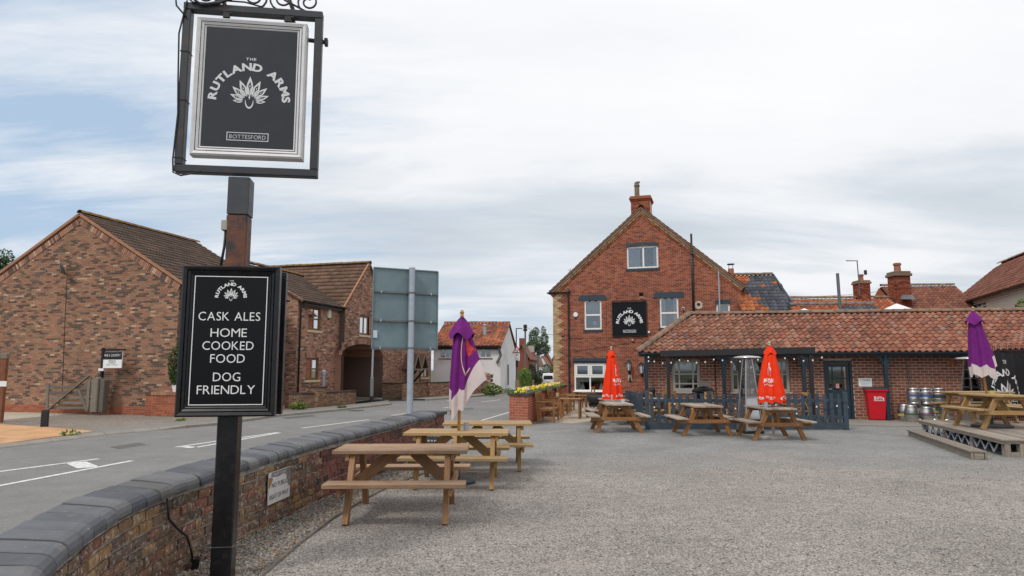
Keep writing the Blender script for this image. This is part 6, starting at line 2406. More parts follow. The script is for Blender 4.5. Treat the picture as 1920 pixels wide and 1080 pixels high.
# end pier with cap slab
p, t_, n_ = at_s(WLEN - .12)
Wp = Wall(p + t_ * -.17, V((n_.x, n_.y, 0)) * 1.0)
pc = p - n_ * .2
mb = MB()
fr = Matrix((n_, t_, V((0, 0, 1)))).transposed()
mb.box(pc + V((0, 0, .34)), (.48, .40, .74), fr)
pr = ob('pier', mb, MORTAR_OLD, bw_)
for (o_, u_) in ((pc - t_ * .2 - n_ * .24, n_), (pc - t_ * .2 + n_ * .24, t_)):
    brickwall(pr, Wall(V((o_.x, o_.y, 0)), u_), [(0, -.02), (.48 if u_ is n_ else .40, -.02), (.48 if u_ is n_ else .40, .71), (0, .71)], [], B_WALLRED, MORTAR_OLD, wall_name='pier_face', seed=3, proud=.01)
ob('cap_slab', MB().box(pc + V((0, 0, .745)), (.60, .50, .07), fr), plain('dark_cap_slab', (.055, .055, .06), .7, var=.2), bw_, bevel=.01)
# old painted notice screwed to the wall
pS = gp(498, 880, .44)
sb = min(range(len(WPATH)), key=lambda i: abs(proj(WPATH[i] + V((0, 0, .42)))[0] - 519) + (99 if WPATH[i].y < 5 else 0))
p, t_, n_ = at_s(WS[sb])
Wn = Wall(p + n_ * .028, -t_ if (-t_).cross(V((0, 0, 1))).dot(n_) > 0 else t_)
nl = thing('wall_notice', 'weathered white NO PUBLIC RIGHT OF WAY plate on the old brick wall', 'sign', p + n_ * .03 + V((0, 0, .2)), world=True)
zb_, zt_ = .235, .565
hw_ = .275
ENAM = plain('chipped_white_enamel', (.66, .655, .63), .45, var=.06, dirt=((.34, .32, .28), 6, .35))
mb = MB()
Wn.slab(mb, -hw_, hw_, zb_, zt_, -.006, .004)
ob('plate', mb, ENAM, nl)
fn = lambda x, y: Wn.P(x, y, .0055)
mb = MB()
text(mb, 'NO PUBLIC', fn, .0, zb_ + .165, .05, .006, 1., width=.40)
text(mb, 'RIGHT OF WAY', fn, -.005, zb_ + .045, .05, .006, 1., width=.475)
ob('lettering', mb, BLACKM, nl)
mb = MB()
mb.poly([fn(x, y) for x, y in ((-hw_ + .002, zt_ - .05), (-hw_ + .002, zb_ + .16), (-hw_ + .03, zb_ + .18), (-hw_ + .06, zb_ + .215), (-hw_ + .095, zb_ + .25), (-hw_ + .085, zt_ - .06))])
ob('rust_patch', mb, plain('rust_patch', (.30, .15, .05), .9, var=.4, scale=20), nl)
mb = MB()
mb.poly([fn(x, y) for x, y in ((hw_ - .002, zt_ - .004), (-hw_ + .06, zt_ - .004), (-hw_ + .05, zt_ - .05), (-.03, zt_ - .065), (.08, zt_ - .05), (.16, zt_ - .07), (hw_ - .07, zb_ + .16), (hw_ - .035, zb_ + .12), (hw_ - .002, zb_ + .13))])
ob('bare_patch', mb, plain('bare_metal_patch', (.22, .215, .21), .7, .2, var=.4, scale=30, dirt=((.10, .07, .05), 14, .6)), nl)
mb = MB()
text(mb, 'FRONT TO WALL', lambda x, y: Wn.P(x, y, .0062), .0, zt_ - .045, .026, .0, 1.0, width=.30)
ob('faded_lettering', mb, ENAM, nl)
# cable hanging over the wall to a weatherproof plug box
def wall_pt(px, z, d):
    i = min(range(len(WPATH)), key=lambda i: abs(proj(WPATH[i] + V((0, 0, z)))[0] - px) + (99 if WPATH[i].y < 3.2 else 0))
    p, t_, n_ = at_s(WS[i])
    return p + n_ * d + V((0, 0, z))


cb_ = thing('hanging_cable', 'thick black cable hanging down the old wall to a plug box', 'cable', wall_pt(330, .02, .06), world=True)
pts = [wall_pt(306, .665, .03), wall_pt(304, .59, .045), wall_pt(306, .51, .045), wall_pt(320, .41, .05), wall_pt(338, .31, .05), wall_pt(346, .20, .05), wall_pt(350, .11, .05)]
ob('cable', MB().tube(pts, .0095, 8), BLACKM, cb_, smooth=True)
ob('plug_box', MB().box(wall_pt(353, .035, .06), (.055, .075, .13), Matrix.Rotation(.3, 3, 'Z') @ Matrix.Rotation(.15, 3, 'Y')).box(wall_pt(350, .09, .055), (.03, .03, .03)), BLACK, cb_, bevel=.006)

# ================================================================== PUB SIGN POST
SPX, SPY = -2.285, 5.62
RZ = math.radians(8)
post = thing('pub_sign_post', 'tall black steel post with a scrolled frame for the hanging pub sign', 'sign post', (SPX, SPY, 0), RZ)


def spl(px, py, d=0.0):
    """pixel -> local (x, z) on the plane of the sign face standing d in front of the post"""
    u = V((math.cos(RZ), math.sin(RZ), 0))
    W_ = Wall(V((SPX, SPY, 0)) + u.cross(V((0, 0, 1))) * d, u)
    return W_.az(px, py)


hs = .079
zsl = spl(450, 402, hs)[1]
zsl0 = spl(450, 336, hs)[1]
ob('post', MB().box((0, 0, zsl / 2), (2 * hs, 2 * hs, zsl)), BLACK, post, bevel=.01)
x_, z_r = spl(446, 500, hs)
rust0 = z_r - .2
bpy.data.objects['post'].scale = (1, 1, 1)
mb = MB().box((0, 0, (rust0 + zsl) / 2), (2 * hs + .004, 2 * hs + .004, zsl - rust0))
ob('rusty_section', mb, RUST, post, bevel=.01)
ob('sleeve', MB().box((0, 0, (zsl + zsl0) / 2 + .01), (2 * hs + .014, 2 * hs + .014, zsl0 - zsl + .02)), plain('slate_steel', (.045, .05, .058), .5, var=.15, dirt=((.09, .085, .08), 5, .4)), post, bevel=.006)
FRM = plain('sign_frame_steel', (.030, .034, .040), .5, var=.15, dirt=((.12, .055, .03), 7, .45))
xl, zb = spl(323, 328)
xr, zb2 = spl(585, 338)
xl2, zt = spl(352, 18)
xr2, _ = spl(603, 30)
zb = (zb + zb2) / 2 + .02
hwF = .63
xl = (xl + xl2) / 2
xr = (xr + xr2) / 2
fw_ = .064
zt = (zt + spl(603, 30)[1]) / 2 + .035
xr += .03
F = ob('hanging_frame', MB().box2((xl, -.045, zb), (xr, .045, zb + fw_)).box2((xl, -.045, zt - fw_), (xr, .045, zt)).box2((xl, -.0451, zb + fw_ + .001), (xl + fw_, .045, zt - fw_ - .001)).box2((xr - fw_, -.0451, zb + fw_ + .001), (xr, .045, zt - fw_ - .001)), FRM, post, bevel=.006)


def spiral(mb, c, r0, r1, a0, turns, sg=1, wd=.009):
    pts = []
    N = 26
    for i in range(N + 1):
        f = i / N
        a = a0 + sg * turns * 2 * PI * f
        r = r0 + (r1 - r0) * f
        pts.append(V((c[0] + r * math.cos(a), 0, c[1] + r * math.sin(a))))
    mb.tube(pts, wd, 6)
    return pts


for (cx_, sg, r, x1) in ((xl + .17, 1, .10, -1), (xl + .57, 1, .115, 0), (xl + .80, -1, .115, 0), (xr - .13, -1, .10, 1)):
    mb = MB()
    spiral(mb, (cx_, zt + r * .98), r, .026, -PI / 2, 1.6, sg)
    if x1:
        a_ = V((cx_ + .03 * x1 * -1, 0, zt + .012))
        mb.tube([V((cx_ - x1 * .02, 0, zt + .01)), V((cx_ - x1 * .20, 0, zt + .10)), V((cx_ - x1 * .42, 0, zt + .30))], .009, 6)
    ob('scroll', mb, FRM, post, smooth=True)
for (xa, sg) in ((xl + .28, -1), (xr - .30, -1)):
    ob('strut', MB().tube([(xa + .06, .02, zt - .03), (xa - .10, .10, zt + .38)], .018, 8), FRM, post)
ob('strut', MB().tube([(xr - .30, .06, zt + .02), (xr - .16, .08, zt - .32)], .02, 8), FRM, post)
ob('lamp_arm', MB().tube([(xr - .19, .06, zt - .22), (xr + .02, .06, zt - .235)], .02, 8).box((xr + .025, .06, zt - .235), (.03, .06, .06)), FRM, post, bevel=.004)
CABM = BLACKM
mb = MB().tube([(xl + .03, -.05, zb + 1.5), (xl - .02, -.05, zb + 1.2), (xl - .005, -.05, zb + .8), (xl + .01, -.05, zb + .5), (xl - .008, -.05, zb + .1), (xl + .0, -.05, zb - .01), (xl + .06, -.05, zb - .035), (xl + .16, -.05, zb - .012), (xl + .22, -.04, zb + .01)], .007, 6)
ob('cable', mb, CABM, post, smooth=True)
mb = MB().tube([(xl + .03, -.055, zb + 1.35), (xl - .05, -.06, zt - .05), (xl - .06, -.06, zt + .02), (xl + .0, -.06, zt + .06), (xl + .08, -.06, zt - .01), (xl + .2, -.06, zt - .01), (xl + .33, -.05, zt + .03), (xl + .5, -.05, zt + .03), (xl + .65, -.04, zt + .0)], .008, 6)
ob('cable', mb, CABM, post, smooth=True)
mb = MB().tube([(xl + .0, -.06, zt + .2), (xl + .04, -.07, zt + .05), (xl + .15, -.07, zt - .03), (xl + .3, -.065, zt + .0), (xl + .42, -.06, zt + .06)], .012, 6)
ob('cable', mb, CABM, post, smooth=True)
for (zz) in (zb + .62, zb + 1.05, zb + .12):
    ob('cable_tie', MB().box((xl + fw_ / 2, 0, zz), (fw_ + .008, .099, .008)), BLACKM, post)
xj, zj = spl(422, 424)
ob('junction_box', MB().box((-hs - .028, -.02, zj), (.05, .07, .085)), plain('grey_junction_box', (.36, .35, .30), .5), post, bevel=.004)
mb = MB().tube([(-hs - .02, -.03, zj - .04), (-hs - .022, -.04, zj - .18), (-hs - .05, -.04, zj - .40)], .011, 6).tube([(-hs - .012, -.02, zj + .04), (-hs - .01, -.02, zj + .09)], .011, 6)
ob('cable', mb, CABM, post, smooth=True)
mb = MB().box((0, 0, .27), (2 * hs + .006, 2 * hs + .006, .004))
mb.tube([(-hs, -hs, .27), (-.28, .05, .25)], .002, 4).tube([(hs, -hs, .27), (.25, .1, .28)], .002, 4)
ob('tie_wire', mb, GALVD, post)


def sign_board(root, x0, x1, z0, z1, y, fmat, pmat, fwid, dep):
    """moulded frame round a flat panel, facing -y"""
    pn_ = ob('panel', MB().box2((x0 + fwid * .6, y + .012, z0 + fwid * .6), (x1 - fwid * .6, y + dep, z1 - fwid * .6)), pmat, root)
    steps = [(0, .0, fwid * .42, -.012), (fwid * .42, .0, fwid * .72, -.002), (fwid * .72, .0, fwid, .006)]
    mb = MB()
    for (i0, _, i1, yy) in steps:
        for k in range(4):
            q = [(x0, z0), (x1, z0), (x1, z1), (x0, z1)]
            sg_ = [(1, 1), (-1, 1), (-1, -1), (1, -1)]
            a, b = q[k], q[(k + 1) % 4]
            sa, sb_2 = sg_[k], sg_[(k + 1) % 4]
            o0, o1 = (a[0] + sa[0] * i0, a[1] + sa[1] * i0), (b[0] + sb_2[0] * i0, b[1] + sb_2[1] * i0)
            n0, n1 = (a[0] + sa[0] * i1, a[1] + sa[1] * i1), (b[0] + sb_2[0] * i1, b[1] + sb_2[1] * i1)
            m0, m1 = (a[0] + sa[0] * (i0 + (i1 - i0) * .35), a[1] + sa[1] * (i0 + (i1 - i0) * .35)), (b[0] + sb_2[0] * (i0 + (i1 - i0) * .35), b[1] + sb_2[1] * (i0 + (i1 - i0) * .35))
            mb.poly([V((o0[0], y + yy + .012, o0[1])), V((o1[0], y + yy + .012, o1[1])), V((m1[0], y + yy, m1[1])), V((m0[0], y + yy, m0[1]))])
            mb.poly([V((m0[0], y + yy, m0[1])), V((m1[0], y + yy, m1[1])), V((n1[0], y + yy + .010, n1[1])), V((n0[0], y + yy + .010, n0[1]))])
            if i0 == 0:
                mb.poly([V((a[0], y + dep, a[1])), V((b[0], y + dep, b[1])), V((o1[0], y + yy + .012, o1[1])), V((o0[0], y + yy + .012, o0[1]))])
    mb.poly([V((x0, y + dep, z0)), V((x0, y + dep, z1)), V((x1, y + dep, z1)), V((x1, y + dep, z0))])
    ob('frame', mb, fmat, root)
    return pn_


# hanging pictorial sign, silver frame
a = [spl(369, 40), spl(581, 46), spl(353, 294), spl(565, 300)]
x0, x1 = (a[0][0] + a[2][0]) / 2 + .02, (a[1][0] + a[3][0]) / 2
z1, z0 = (a[0][1] + a[1][1]) / 2, (a[2][1] + a[3][1]) / 2
hg = thing('hanging_pub_sign', 'slate grey hanging pub sign in a silver frame with white bird emblem', 'sign', (SPX, SPY, z0), RZ)
sign_board(hg, x0, x1, 0, z1 - z0, -.05, SILVER, PANELG, .085, .10)
mb = MB()
fn = lambda x, y: V((x, -.0405, y))
mid, ww, hh = (x0 + x1) / 2, x1 - x0, z1 - z0
pub_logo(mb, fn, mid, hh * .405, ww * .298, ww * .070)
strip_rect(mb, fn, mid - ww * .187, mid + ww * .187, hh * .115, hh * .175, ww * .007)
text(mb, 'BOTTESFORD', fn, mid, hh * .13, ww * .038, -.01, 1.1, width=ww * .325)
ob('lettering', mb, LETTERG, hg)
for xx in (x0 + ww * .24, x1 - ww * .2):
    mb = MB().box((xx, -.01, hh + .035), (.03, .05, .09)).tube([(xx, -.05, hh + .05), (xx + .07, -.05, hh + .045)], .011, 6).box((xx + .02, -.045, hh + .03), (.05, .03, .045))
    ob('hanger', mb, BLACKM, hg)

# menu board bolted to the post, with a second board on its far side
a = [spl(344, 497, .16), spl(527, 500, .16), spl(326, 781, .16), spl(513, 782, .16)]
x0, x1 = (a[0][0] + a[2][0]) / 2, (a[1][0] + a[3][0]) / 2
z1, z0 = (a[0][1] + a[1][1]) / 2, (a[2][1] + a[3][1]) / 2
mn = thing('menu_board', 'black double-sided board listing cask ales, food and dog friendly', 'sign', (SPX, SPY, z0), RZ)
ww, hh = x1 - x0, z1 - z0
fb = thing
sign_board(mn, x0, x1, 0, hh, -.16, BLACK, PANELB, .085, .07)
mb = MB().box2((x0 + .02, .09, .0), (x1 + .005, .16, hh - .01))
for i in range(7):
    mb.box((x1 + .006, .125, .08 + i * (hh - .16) / 6), (.006, .012, .012))
ob('rear_board', mb, BLACK, mn, bevel=.006)
ob('bracket', MB().box2((x0 + .1, -.088, hh * .25), (x1 - .1, .088, hh * .25 + .05)).box2((x0 + .1, -.0885, hh * .75), (x1 - .1, .0885, hh * .75 + .05)), BLACKM, mn)
fn = lambda x, y: V((x, -.1515, y))
mid = (x0 + x1) / 2
mb = MB()
strip_rect(mb, fn, x0 + ww * .125, x1 - ww * .125, hh * .075, hh * .93, .0065)
pub_logo(mb, fn, mid, hh * .785, ww * .130, ww * .033)
for s_, yy, wd in (('CASK ALES', .632, .63), ('HOME', .523, .37), ('COOKED', .437, .52), ('FOOD', .352, .35), ('DOG', .231, .275), ('FRIENDLY', .147, .585)):
    text(mb, s_, fn, mid - .003, hh * yy, hh * .058, -.004, 1.15, width=ww * wd)
ob('lettering', mb, LETTER, mn)

# ================================================================== TRAFFIC SIGN SEEN FROM BEHIND
pY = 16.9
q0 = yp(766, 772, pY)
ts = thing('traffic_sign', 'large road sign seen from behind, blue-grey back on a galvanised pole', 'traffic sign', (q0.x, pY, 0), math.radians(26))
ztop = yp(769, 504, pY).z
ob('pole', MB().tube([(0, -.09, -.1), (0, -.09, ztop)], .078, 16).lathe([(.085, ztop), (.06, ztop + .03)], 16, (0, -.09, 0)), GALV, ts, smooth=True, auto=40)
zp0, zp1 = yp(755, 656, pY).z, yp(760, 505, pY).z
wl_, wr_ = -.95, .73
ob('sign_plate', MB().box2((wl_, .03, zp0), (wr_, .036, zp1)), SIGNBACK, ts)
mb = MB()
for (b0, b1, c0, c1) in ((wl_ + .02, wr_ - .02, zp0 - .004, zp0 + .025), (wl_ + .02, wr_ - .02, zp1 - .025, zp1 + .004), (wl_ - .004, wl_ + .022, zp0 + .02, zp1 - .02), (wr_ - .022, wr_ + .004, zp0 + .02, zp1 - .02)):
    mb.box2((b0, .0, c0), (b1, .0295, c1))
ob('edge_rim', mb, SIGNBACK, ts, bevel=.004)
for f in (.02, .35, .70):
    zz = zp0 + (zp1 - zp0) * f
    r_ = ob('rail', MB().box2((wl_ + .04, -.025, zz - .02), (wr_ - .04, .0285, zz + .022)), GALVD, ts)
    ob('clip', MB().tube([(0, -.09, zz - .02), (0, -.09, zz + .02)], .088, 14), GALVD, r_)
    for xx in (wl_ + .2, wr_ - .2):
        ob('bolt', MB().box((xx, -.03, zz), (.03, .02, .06)), GALV, r_)
ob('sticker', MB().box2((wl_ + .03, -.004, zp0 + .28), (wl_ + .13, .0285, zp0 + .46)), plain('pale_sticker', (.55, .62, .70), .5), ts)

# ================================================================== PICNIC TABLES
def picnic_table(name, topm, legm, L=1.5, cat='picnic table'):
    """long axis along local x"""
    o = thing(name, '', cat)
    tw = .136
    for i in range(5):
        y = (i - 2) * (tw + .008)
        plank('tabletop_plank', topm, o, (-L / 2, y, .735), (L / 2, y, .735), tw, .042)
    for sg in (-1, 1):
        for k in (0, 1):
            y = sg * (.585 + k * .145)
            plank('bench_plank', topm, o, (-L / 2, y, .435), (L / 2, y, .435), .138, .042)
    for sx_ in (-1, 1):
        x = sx_ * (L / 2 - .22)
        plank('bench_beam', legm, o, (x + sx_ * .056, -.74, .368), (x + sx_ * .056, .74, .368), .045, .092, (0, 0, 1))
        plank('top_batten', legm, o, (x + sx_ * .056, -.33, .676), (x + sx_ * .056, .33, .676), .045, .075, (0, 0, 1))
        for sg in (-1, 1):
            plank('leg', legm, o, (x, sg * .245, .712), (x, sg * .60, .0), .062, .10, (1, 0, 0) if False else (0, sg * .7, .35))
            for zz in (.66, .37):
                y = sg * (.245 + (.712 - zz) / .712 * .355)
                b_ = MB().tube([(x + sx_ * .076, y, zz), (x + sx_ * .086, y, zz)], .011, 8)
                ob('bolt', b_, GALV, o)
        plank('brace', legm, o, (x - sx_ * .02, 0, .36), (sx_ * .12, 0, .70), .125, .04, (0, 1, 0))
    return o


TA = picnic_table('picnic_table', TOPBROWN, TABLEBROWN)
place(TA, 'nearest brown picnic table, beside the old wall and its notice', (-1.26, 8.12, 0), math.radians(1.5))
TBm = picnic_table('picnic_table', TOPYEL, TABLEYEL)
place(TBm, 'yellowish picnic table with the purple parasol through it, second from the camera', (-.80, 10.25, 0), math.radians(-1))
place(TBm, 'yellowish picnic table nearest the end pier of the old wall', (-.42, 11.95, 0), math.radians(1))
for o in (TA,):
    pass
TR = picnic_table('picnic_table', TABLEGREY, TABLEORANGE)
place(TR, 'grey-topped picnic table left of the blue fence corner, with a white mug on it', (2.81, 18.75, 0), math.radians(90))
place(TR, 'grey-topped picnic table under the first red parasol, by the pub wall', (3.10, 21.2, 0), math.radians(92))
place(TR, 'grey-topped picnic table standing close to the blue fence corner, behind the mug table', (4.35, 21.6, 0), math.radians(84))
place(TR, 'bare picnic table in front of the blue fence, left of the patio heater', (4.87, 17.85, 0), math.radians(90))
place(TR, 'picnic table with the second red parasol, right of the patio heater', (6.25, 16.80, 0), math.radians(91))
DKZ = .335
place(TBm, 'yellowish picnic table on the front of the deck, under the leaning purple parasol', (11.05, 15.85, DKZ), math.radians(86))
place(TBm, 'yellowish picnic table at the back of the deck, side-on before the banner', (11.95, 17.75, DKZ), math.radians(4))
gp_ = [o for o in bpy.data.objects if o.get('category') == 'picnic table']
for o in gp_:
    o['group'] = 'picnic tables round the pub yard'


def cup(label, p, r, h, mat, name='cup'):
    o = tag(ob(name, MB().lathe([(r * .85, 0), (r, h), (r * .9, h), (r * .78, .01)], 14), mat), label, 'cup')
    o.location = p
    return o


CUPW = plain('white_glaze', (.62, .63, .62), .3)
cup('white mug standing on the table left of the fence corner', (2.95, 18.35, .757), .05, .11, CUPW)
cup('pale pot on the table under the first red parasol', (2.99, 20.8, .757), .05, .12, CUPW)
cup('galvanised pot beside the pole on the second near table', (-.68, 10.32, .757), .042, .11, GALV, 'pot')
cup('glass pot beside the pole of the second red parasol', (6.02, 16.4, .757), .05, .13, GALV, 'pot')
cup('small yellow-green pot on the deck table by the leaning parasol', (10.95, 15.75, DKZ + .757), .06, .08, plain('yellow_pot', (.55, .50, .14), .4), 'pot')
cup('brown pot standing on the bench-side table by the planter', (1.62, 24.6, .70), .06, .13, PALEWOOD, 'pot')

# ================================================================== PARASOLS (all folded)
def parasol(name, label, loc, lean, ztop, prof, zbot, cloth, hem, hemh, polem, zpole0, folds=8, amp=.3, flap=0.0, flapdir=0.0, flapz=0.0, scallop=0.0, cap=(.12, .26), seed=1, base=None):
    """prof: radius at fractions of the canopy height; zbot(theta) bottom edge"""
    rr = random.Random(seed)
    o = thing(name, label, 'parasol', loc)
    ph = [rr.uniform(0, 6.28) for _ in range(4)]
    lx, ly = lean

    def rad(th, t):
        f = t * (len(prof) - 1)
        i = min(int(f), len(prof) - 2)
        r = prof[i] + (prof[i + 1] - prof[i]) * (f - i)
        a = amp * min(1, t * 3)
        r *= 1 + a * (.7 * math.cos(folds * th + ph[0] + t * .8) + .4 * math.cos(3 * th + ph[1] - t) + .25 * math.cos((folds * 2 + 1) * th + ph[2] + 2 * t)) * .75
        d = math.cos(th - flapdir)
        if flap and d > 0:
            r += flap * d ** 4 * max(0, t - .25) ** 1.3
        return max(r, .02)

    def P(th, t, push=0.0):
        zb_ = zbot(th)
        z = ztop + (zb_ - ztop) * t
        r = rad(th, t) + push
        return V((r * math.cos(th) + lx * (z - loc[2]) * 1.0, r * math.sin(th) + ly * (z - loc[2]), z - loc[2]))

    NT_, NZ = 96, 30
    hf = lambda th: 1 - hemh / (ztop - zbot(th))
    for nm, mt, lo, hi, n in (('canopy', cloth, lambda th: 0.0, hf, NZ), ('hem', hem, hf, lambda th: 1.0, 8)):
        if hemh <= 0 and nm == 'hem':
            continue
        vs_ = []
        for k in range(n + 1):
            for i in range(NT_):
                th = 2 * PI * i / NT_
                t = lo(th) + (hi(th) - lo(th)) * k / n
                vs_.append(P(th, t))
        fs = [(k * NT_ + i, k * NT_ + (i + 1) % NT_, (k + 1) * NT_ + (i + 1) % NT_, (k + 1) * NT_ + i) for k in range(n) for i in range(NT_)]
        ob(nm, MB().add(vs_, fs), mt, o, smooth=True)
    vs_ = []
    for k in range(7):
        for i in range(NT_):
            th = 2 * PI * i / NT_
            f = k / 6
            z = ztop + .03 - (cap[1] - .05 * math.cos(4 * th + ph[3])) * f
            r = .03 + (cap[0] - .03) * f ** .75 * (1 + .12 * math.cos(4 * th + ph[3]) * f)
            vs_.append(V((r * math.cos(th) + lx * (z - loc[2]), r * math.sin(th) + ly * (z - loc[2]), z - loc[2])))
    ob('top_vent', MB().add(vs_, [(k * NT_ + i, k * NT_ + (i + 1) % NT_, (k + 1) * NT_ + (i + 1) % NT_, (k + 1) * NT_ + i) for k in range(6) for i in range(NT_)] + [tuple(range(NT_))]), cloth, o, smooth=True)
    zt = ztop - loc[2]
    ob('pole', MB().tube([(lx * zpole0, ly * zpole0, zpole0), (lx * zt, ly * zt, zt + .02)], .024, 10), polem, o, smooth=True)
    ob('finial', MB().lathe([(.02, 0), (.03, .03), (.022, .06), (.036, .085), (.02, .115), (.004, .125)], 10, (lx * zt, ly * zt, zt + .02)), polem, o)
    if base:
        ob('base', MB().lathe([(base[0], 0), (base[0], .035), (base[0] * .9, .05), (.035, .06), (.035, .34), (.03, .34)], 24, (0, 0, .004)), base[1], o, smooth=True, auto=40)
    return o, P


tri = lambda th, n: abs(((th * n / (2 * PI)) % 1) * 2 - 1)
CAST = plain('black_cast_base', (.03, .033, .036), .55, var=.2)
zb1 = lambda th: .98 + .36 * max(0, math.cos(th)) ** 2 - .08 * math.cos(th + 2.2) + .16 * tri(th + .3, 5)
p1_, P1f = parasol('parasol', 'folded purple parasol with pale hem, standing through a near picnic table', (-.80, 10.25, 0), (.02, 0), 2.40, [.03, .11, .13, .14, .15, .155, .14], zb1, PURPLE, PINKWHITE, .30, ORANGEPOLE, 0, 7, .30, .40, .05, 0, cap=(.18, .29), seed=4, base=(.26, CAST))
CREST = plain('red_crest_print', (.55, .05, .04), .85, var=.15)
CREAMP = plain('cream_ring_print', (.70, .55, .38), .85, var=.1)


def ribbon(pts, w, Pf, mat, o, name):
    mb = MB()
    vs_ = []
    for (a, b, c, d) in pts:
        vs_ += [Pf(a, b, .008), Pf(c, d, .008)]
    ob(name, mb.add(vs_, [(2 * i, 2 * i + 1, 2 * i + 3, 2 * i + 2) for i in range(len(pts) - 1)]), mat, o)


arc = []
for i in range(17):
    f = i / 16
    th = -1.15 + .95 * f ** 1.6 * 1.0
    t = .22 + .50 * f - .04 * math.sin(PI * f)
    arc.append((th, t, th + .10, t + .004))
ribbon([(-1.35 + .55 * math.sin(PI * .5 * i / 14) * 0 + .25 * (i / 14) ** 2 - .22 * math.sin(PI * i / 14), .20 + .42 * i / 14, -1.27 + .25 * (i / 14) ** 2 - .22 * math.sin(PI * i / 14), .20 + .42 * i / 14) for i in range(15)] + [(-1.10 + .5 * f, .62 + .02 * f, -1.10 + .5 * f, .64 + .02 * f) for f in (.2, .5, .9)], 0, P1f, CREAMP, p1_, 'printed_ring')
ribbon([(-1.02 + .40 * f - .05 * (k % 2), .24 + .26 * f, -.72 + .42 * f + .05 * (k % 2), .25 + .26 * f) for k, f in enumerate([i / 12 for i in range(13)])], 0, P1f, CREST, p1_, 'printed_crest')

zbr = lambda lo: (lambda th: lo + .055 * tri(th, 8))
r1_, R1f = parasol('parasol', 'folded red parasol at the table by the pub gable wall', (3.04, 21.0, 0), (0, 0), 2.22, [.03, .12, .16, .20, .24, .27, .28], zbr(.72), REDCLOTH, REDCLOTH, 0, PALEWOOD, 0, 8, .25, cap=(.13, .22), seed=9, base=(.27, CONCRETE))
r2_, R2f = parasol('parasol', 'folded red parasol in front of the blue fence, beside the patio heater', (6.30, 16.75, 0), (0, 0), 2.20, [.03, .13, .17, .21, .25, .285, .29], zbr(.84), REDCLOTH, REDCLOTH, 0, PALEWOOD, 0, 8, .24, cap=(.14, .22), seed=12, base=(.30, CONCRETE))


def cloth_text(o, Pf, s, th0, th1, t0, h, bold=.02, name='printed_lettering', mat=None, vert=False):
    mb = MB()
    W_ = 1.0
    if vert:
        text(mb, s, lambda x, y: Pf(th0 + (y) * 1.0, t0 - x * .5, .007), 0, 0, h, bold, 1.0)
    else:
        text(mb, s, lambda x, y: Pf((th0 + th1) / 2 + x * (th1 - th0), t0 - y, .007), 0, 0, h, bold, 1.0, width=W_)
    return ob(name, mb, mat or LETTER, o)


for o, Pf, tm in ((r1_, R1f, -1.0), (r2_, R2f, -2.15)):
    cloth_text(o, Pf, 'MADRI', tm - .50, tm + .50, .64, .07, .03)
    cloth_text(o, Pf, 'EXCEPCIONAL', tm - .42, tm + .42, .70, .024, .02)
    cloth_text(o, Pf, 'CERVEZA   EXCEPCIONAL   CERVEZA   ', -PI, PI, .935, .042, .03)
    mb = MB()
    for (pts, ) in ((((-.10, .52), (.12, .52), (.10, .44), (.16, .40), (.06, .34), (-.04, .34), (-.12, .42)),), (((-.02, .33), (.07, .33), (.07, .29), (-.02, .29)),)):
        mb.poly([Pf(tm + x * 1.6, y, .0075) for x, y in pts])
    ob('printed_figure', mb, LETTER, o)
    ob('printed_waistcoat', MB().poly([Pf(tm + x * 1.6, y, .0095) for x, y in ((-.06, .50), (.09, .50), (.08, .42), (-.05, .40))]), plain('navy_print', (.06, .08, .15), .8) if o is r1_ else bpy.data.materials['navy_print'], o)
zb2_ = lambda th: 1.42 + .40 * max(0, math.cos(th - .2)) ** 2 - .05 * math.cos(th) + .10 * tri(th + .5, 5)
p2_, _ = parasol('parasol', 'leaning folded purple parasol with pale hem, on the timber deck', (11.08, 16.02, DKZ), (-.085, 0), 2.98, [.03, .12, .15, .175, .20, .23, .23], zb2_, PURPLE, PINKWHITE, .24, ORANGEPOLE, 0, 7, .24, .13, .1, 0, cap=(.20, .28), seed=14, base=(.42, CAST))

# ================================================================== BLUE PICKET FENCE
F0, F1 = gp(1211, 806), gp(1592, 806.5)
WF = Wall(V((F0.x, F0.y, 0)), V((F1.x - F0.x, F1.y - F0.y, 0)))
LF = (F1 - F0).length
fe = thing('picket_fence', 'slate blue picket fence round the terrace before the extension', 'fence', F0, world=True)
for px, w_ in ((1213.5, .13), (1331, .13), (1412, .10), (1585, .16)):
    a, _ = WF.az(px, 760)
    plank('fence_post', FENCEBLUE, fe, WF.P(a, 0, -.03), WF.P(a, 1.04 + R.uniform(-.02, .02), -.03), w_, .12, UE, world=True)
n = int(LF / .198)
for i in range(n):
    a = .17 + i * .198
    if a > LF - .12:
        break
    plank('picket', FENCEBLUE, fe, WF.P(a, .20, .035), WF.P(a + R.uniform(-.012, .012), .985 + R.uniform(-.02, .02), .035), .098, .02, WF.n, world=True)
for z in (.34, .80):
    plank('rail', FENCEBLUE, fe, WF.P(.05, z, .0), WF.P(LF - .05, z, .0), .03, .085, world=True)
plank('base_board', FENCEBLUE, fe, WF.P(.08, .115, .03), WF.P(LF - .08, .115, .03), .03, .17, world=True)
rt = Wall(WF.P(0, 0, -3.6), WF.n)
for i in range(16):
    a = .2 + i * .21
    plank('picket', FENCEBLUE, fe, rt.P(a, .2, .03), rt.P(a, .99, .03), .098, .02, rt.n, world=True)
plank('rail', FENCEBLUE, fe, rt.P(0, .8, 0), rt.P(3.55, .8, 0), .03, .085, world=True)
plank('rail', FENCEBLUE, fe, rt.P(0, .34, 0), rt.P(3.55, .34, 0), .03, .085, world=True)
tdk = thing('terrace_edge', 'pale timber edging boards behind the blue picket fence', 'terrace', WF.P(LF / 2, 0, -.3), world=True)
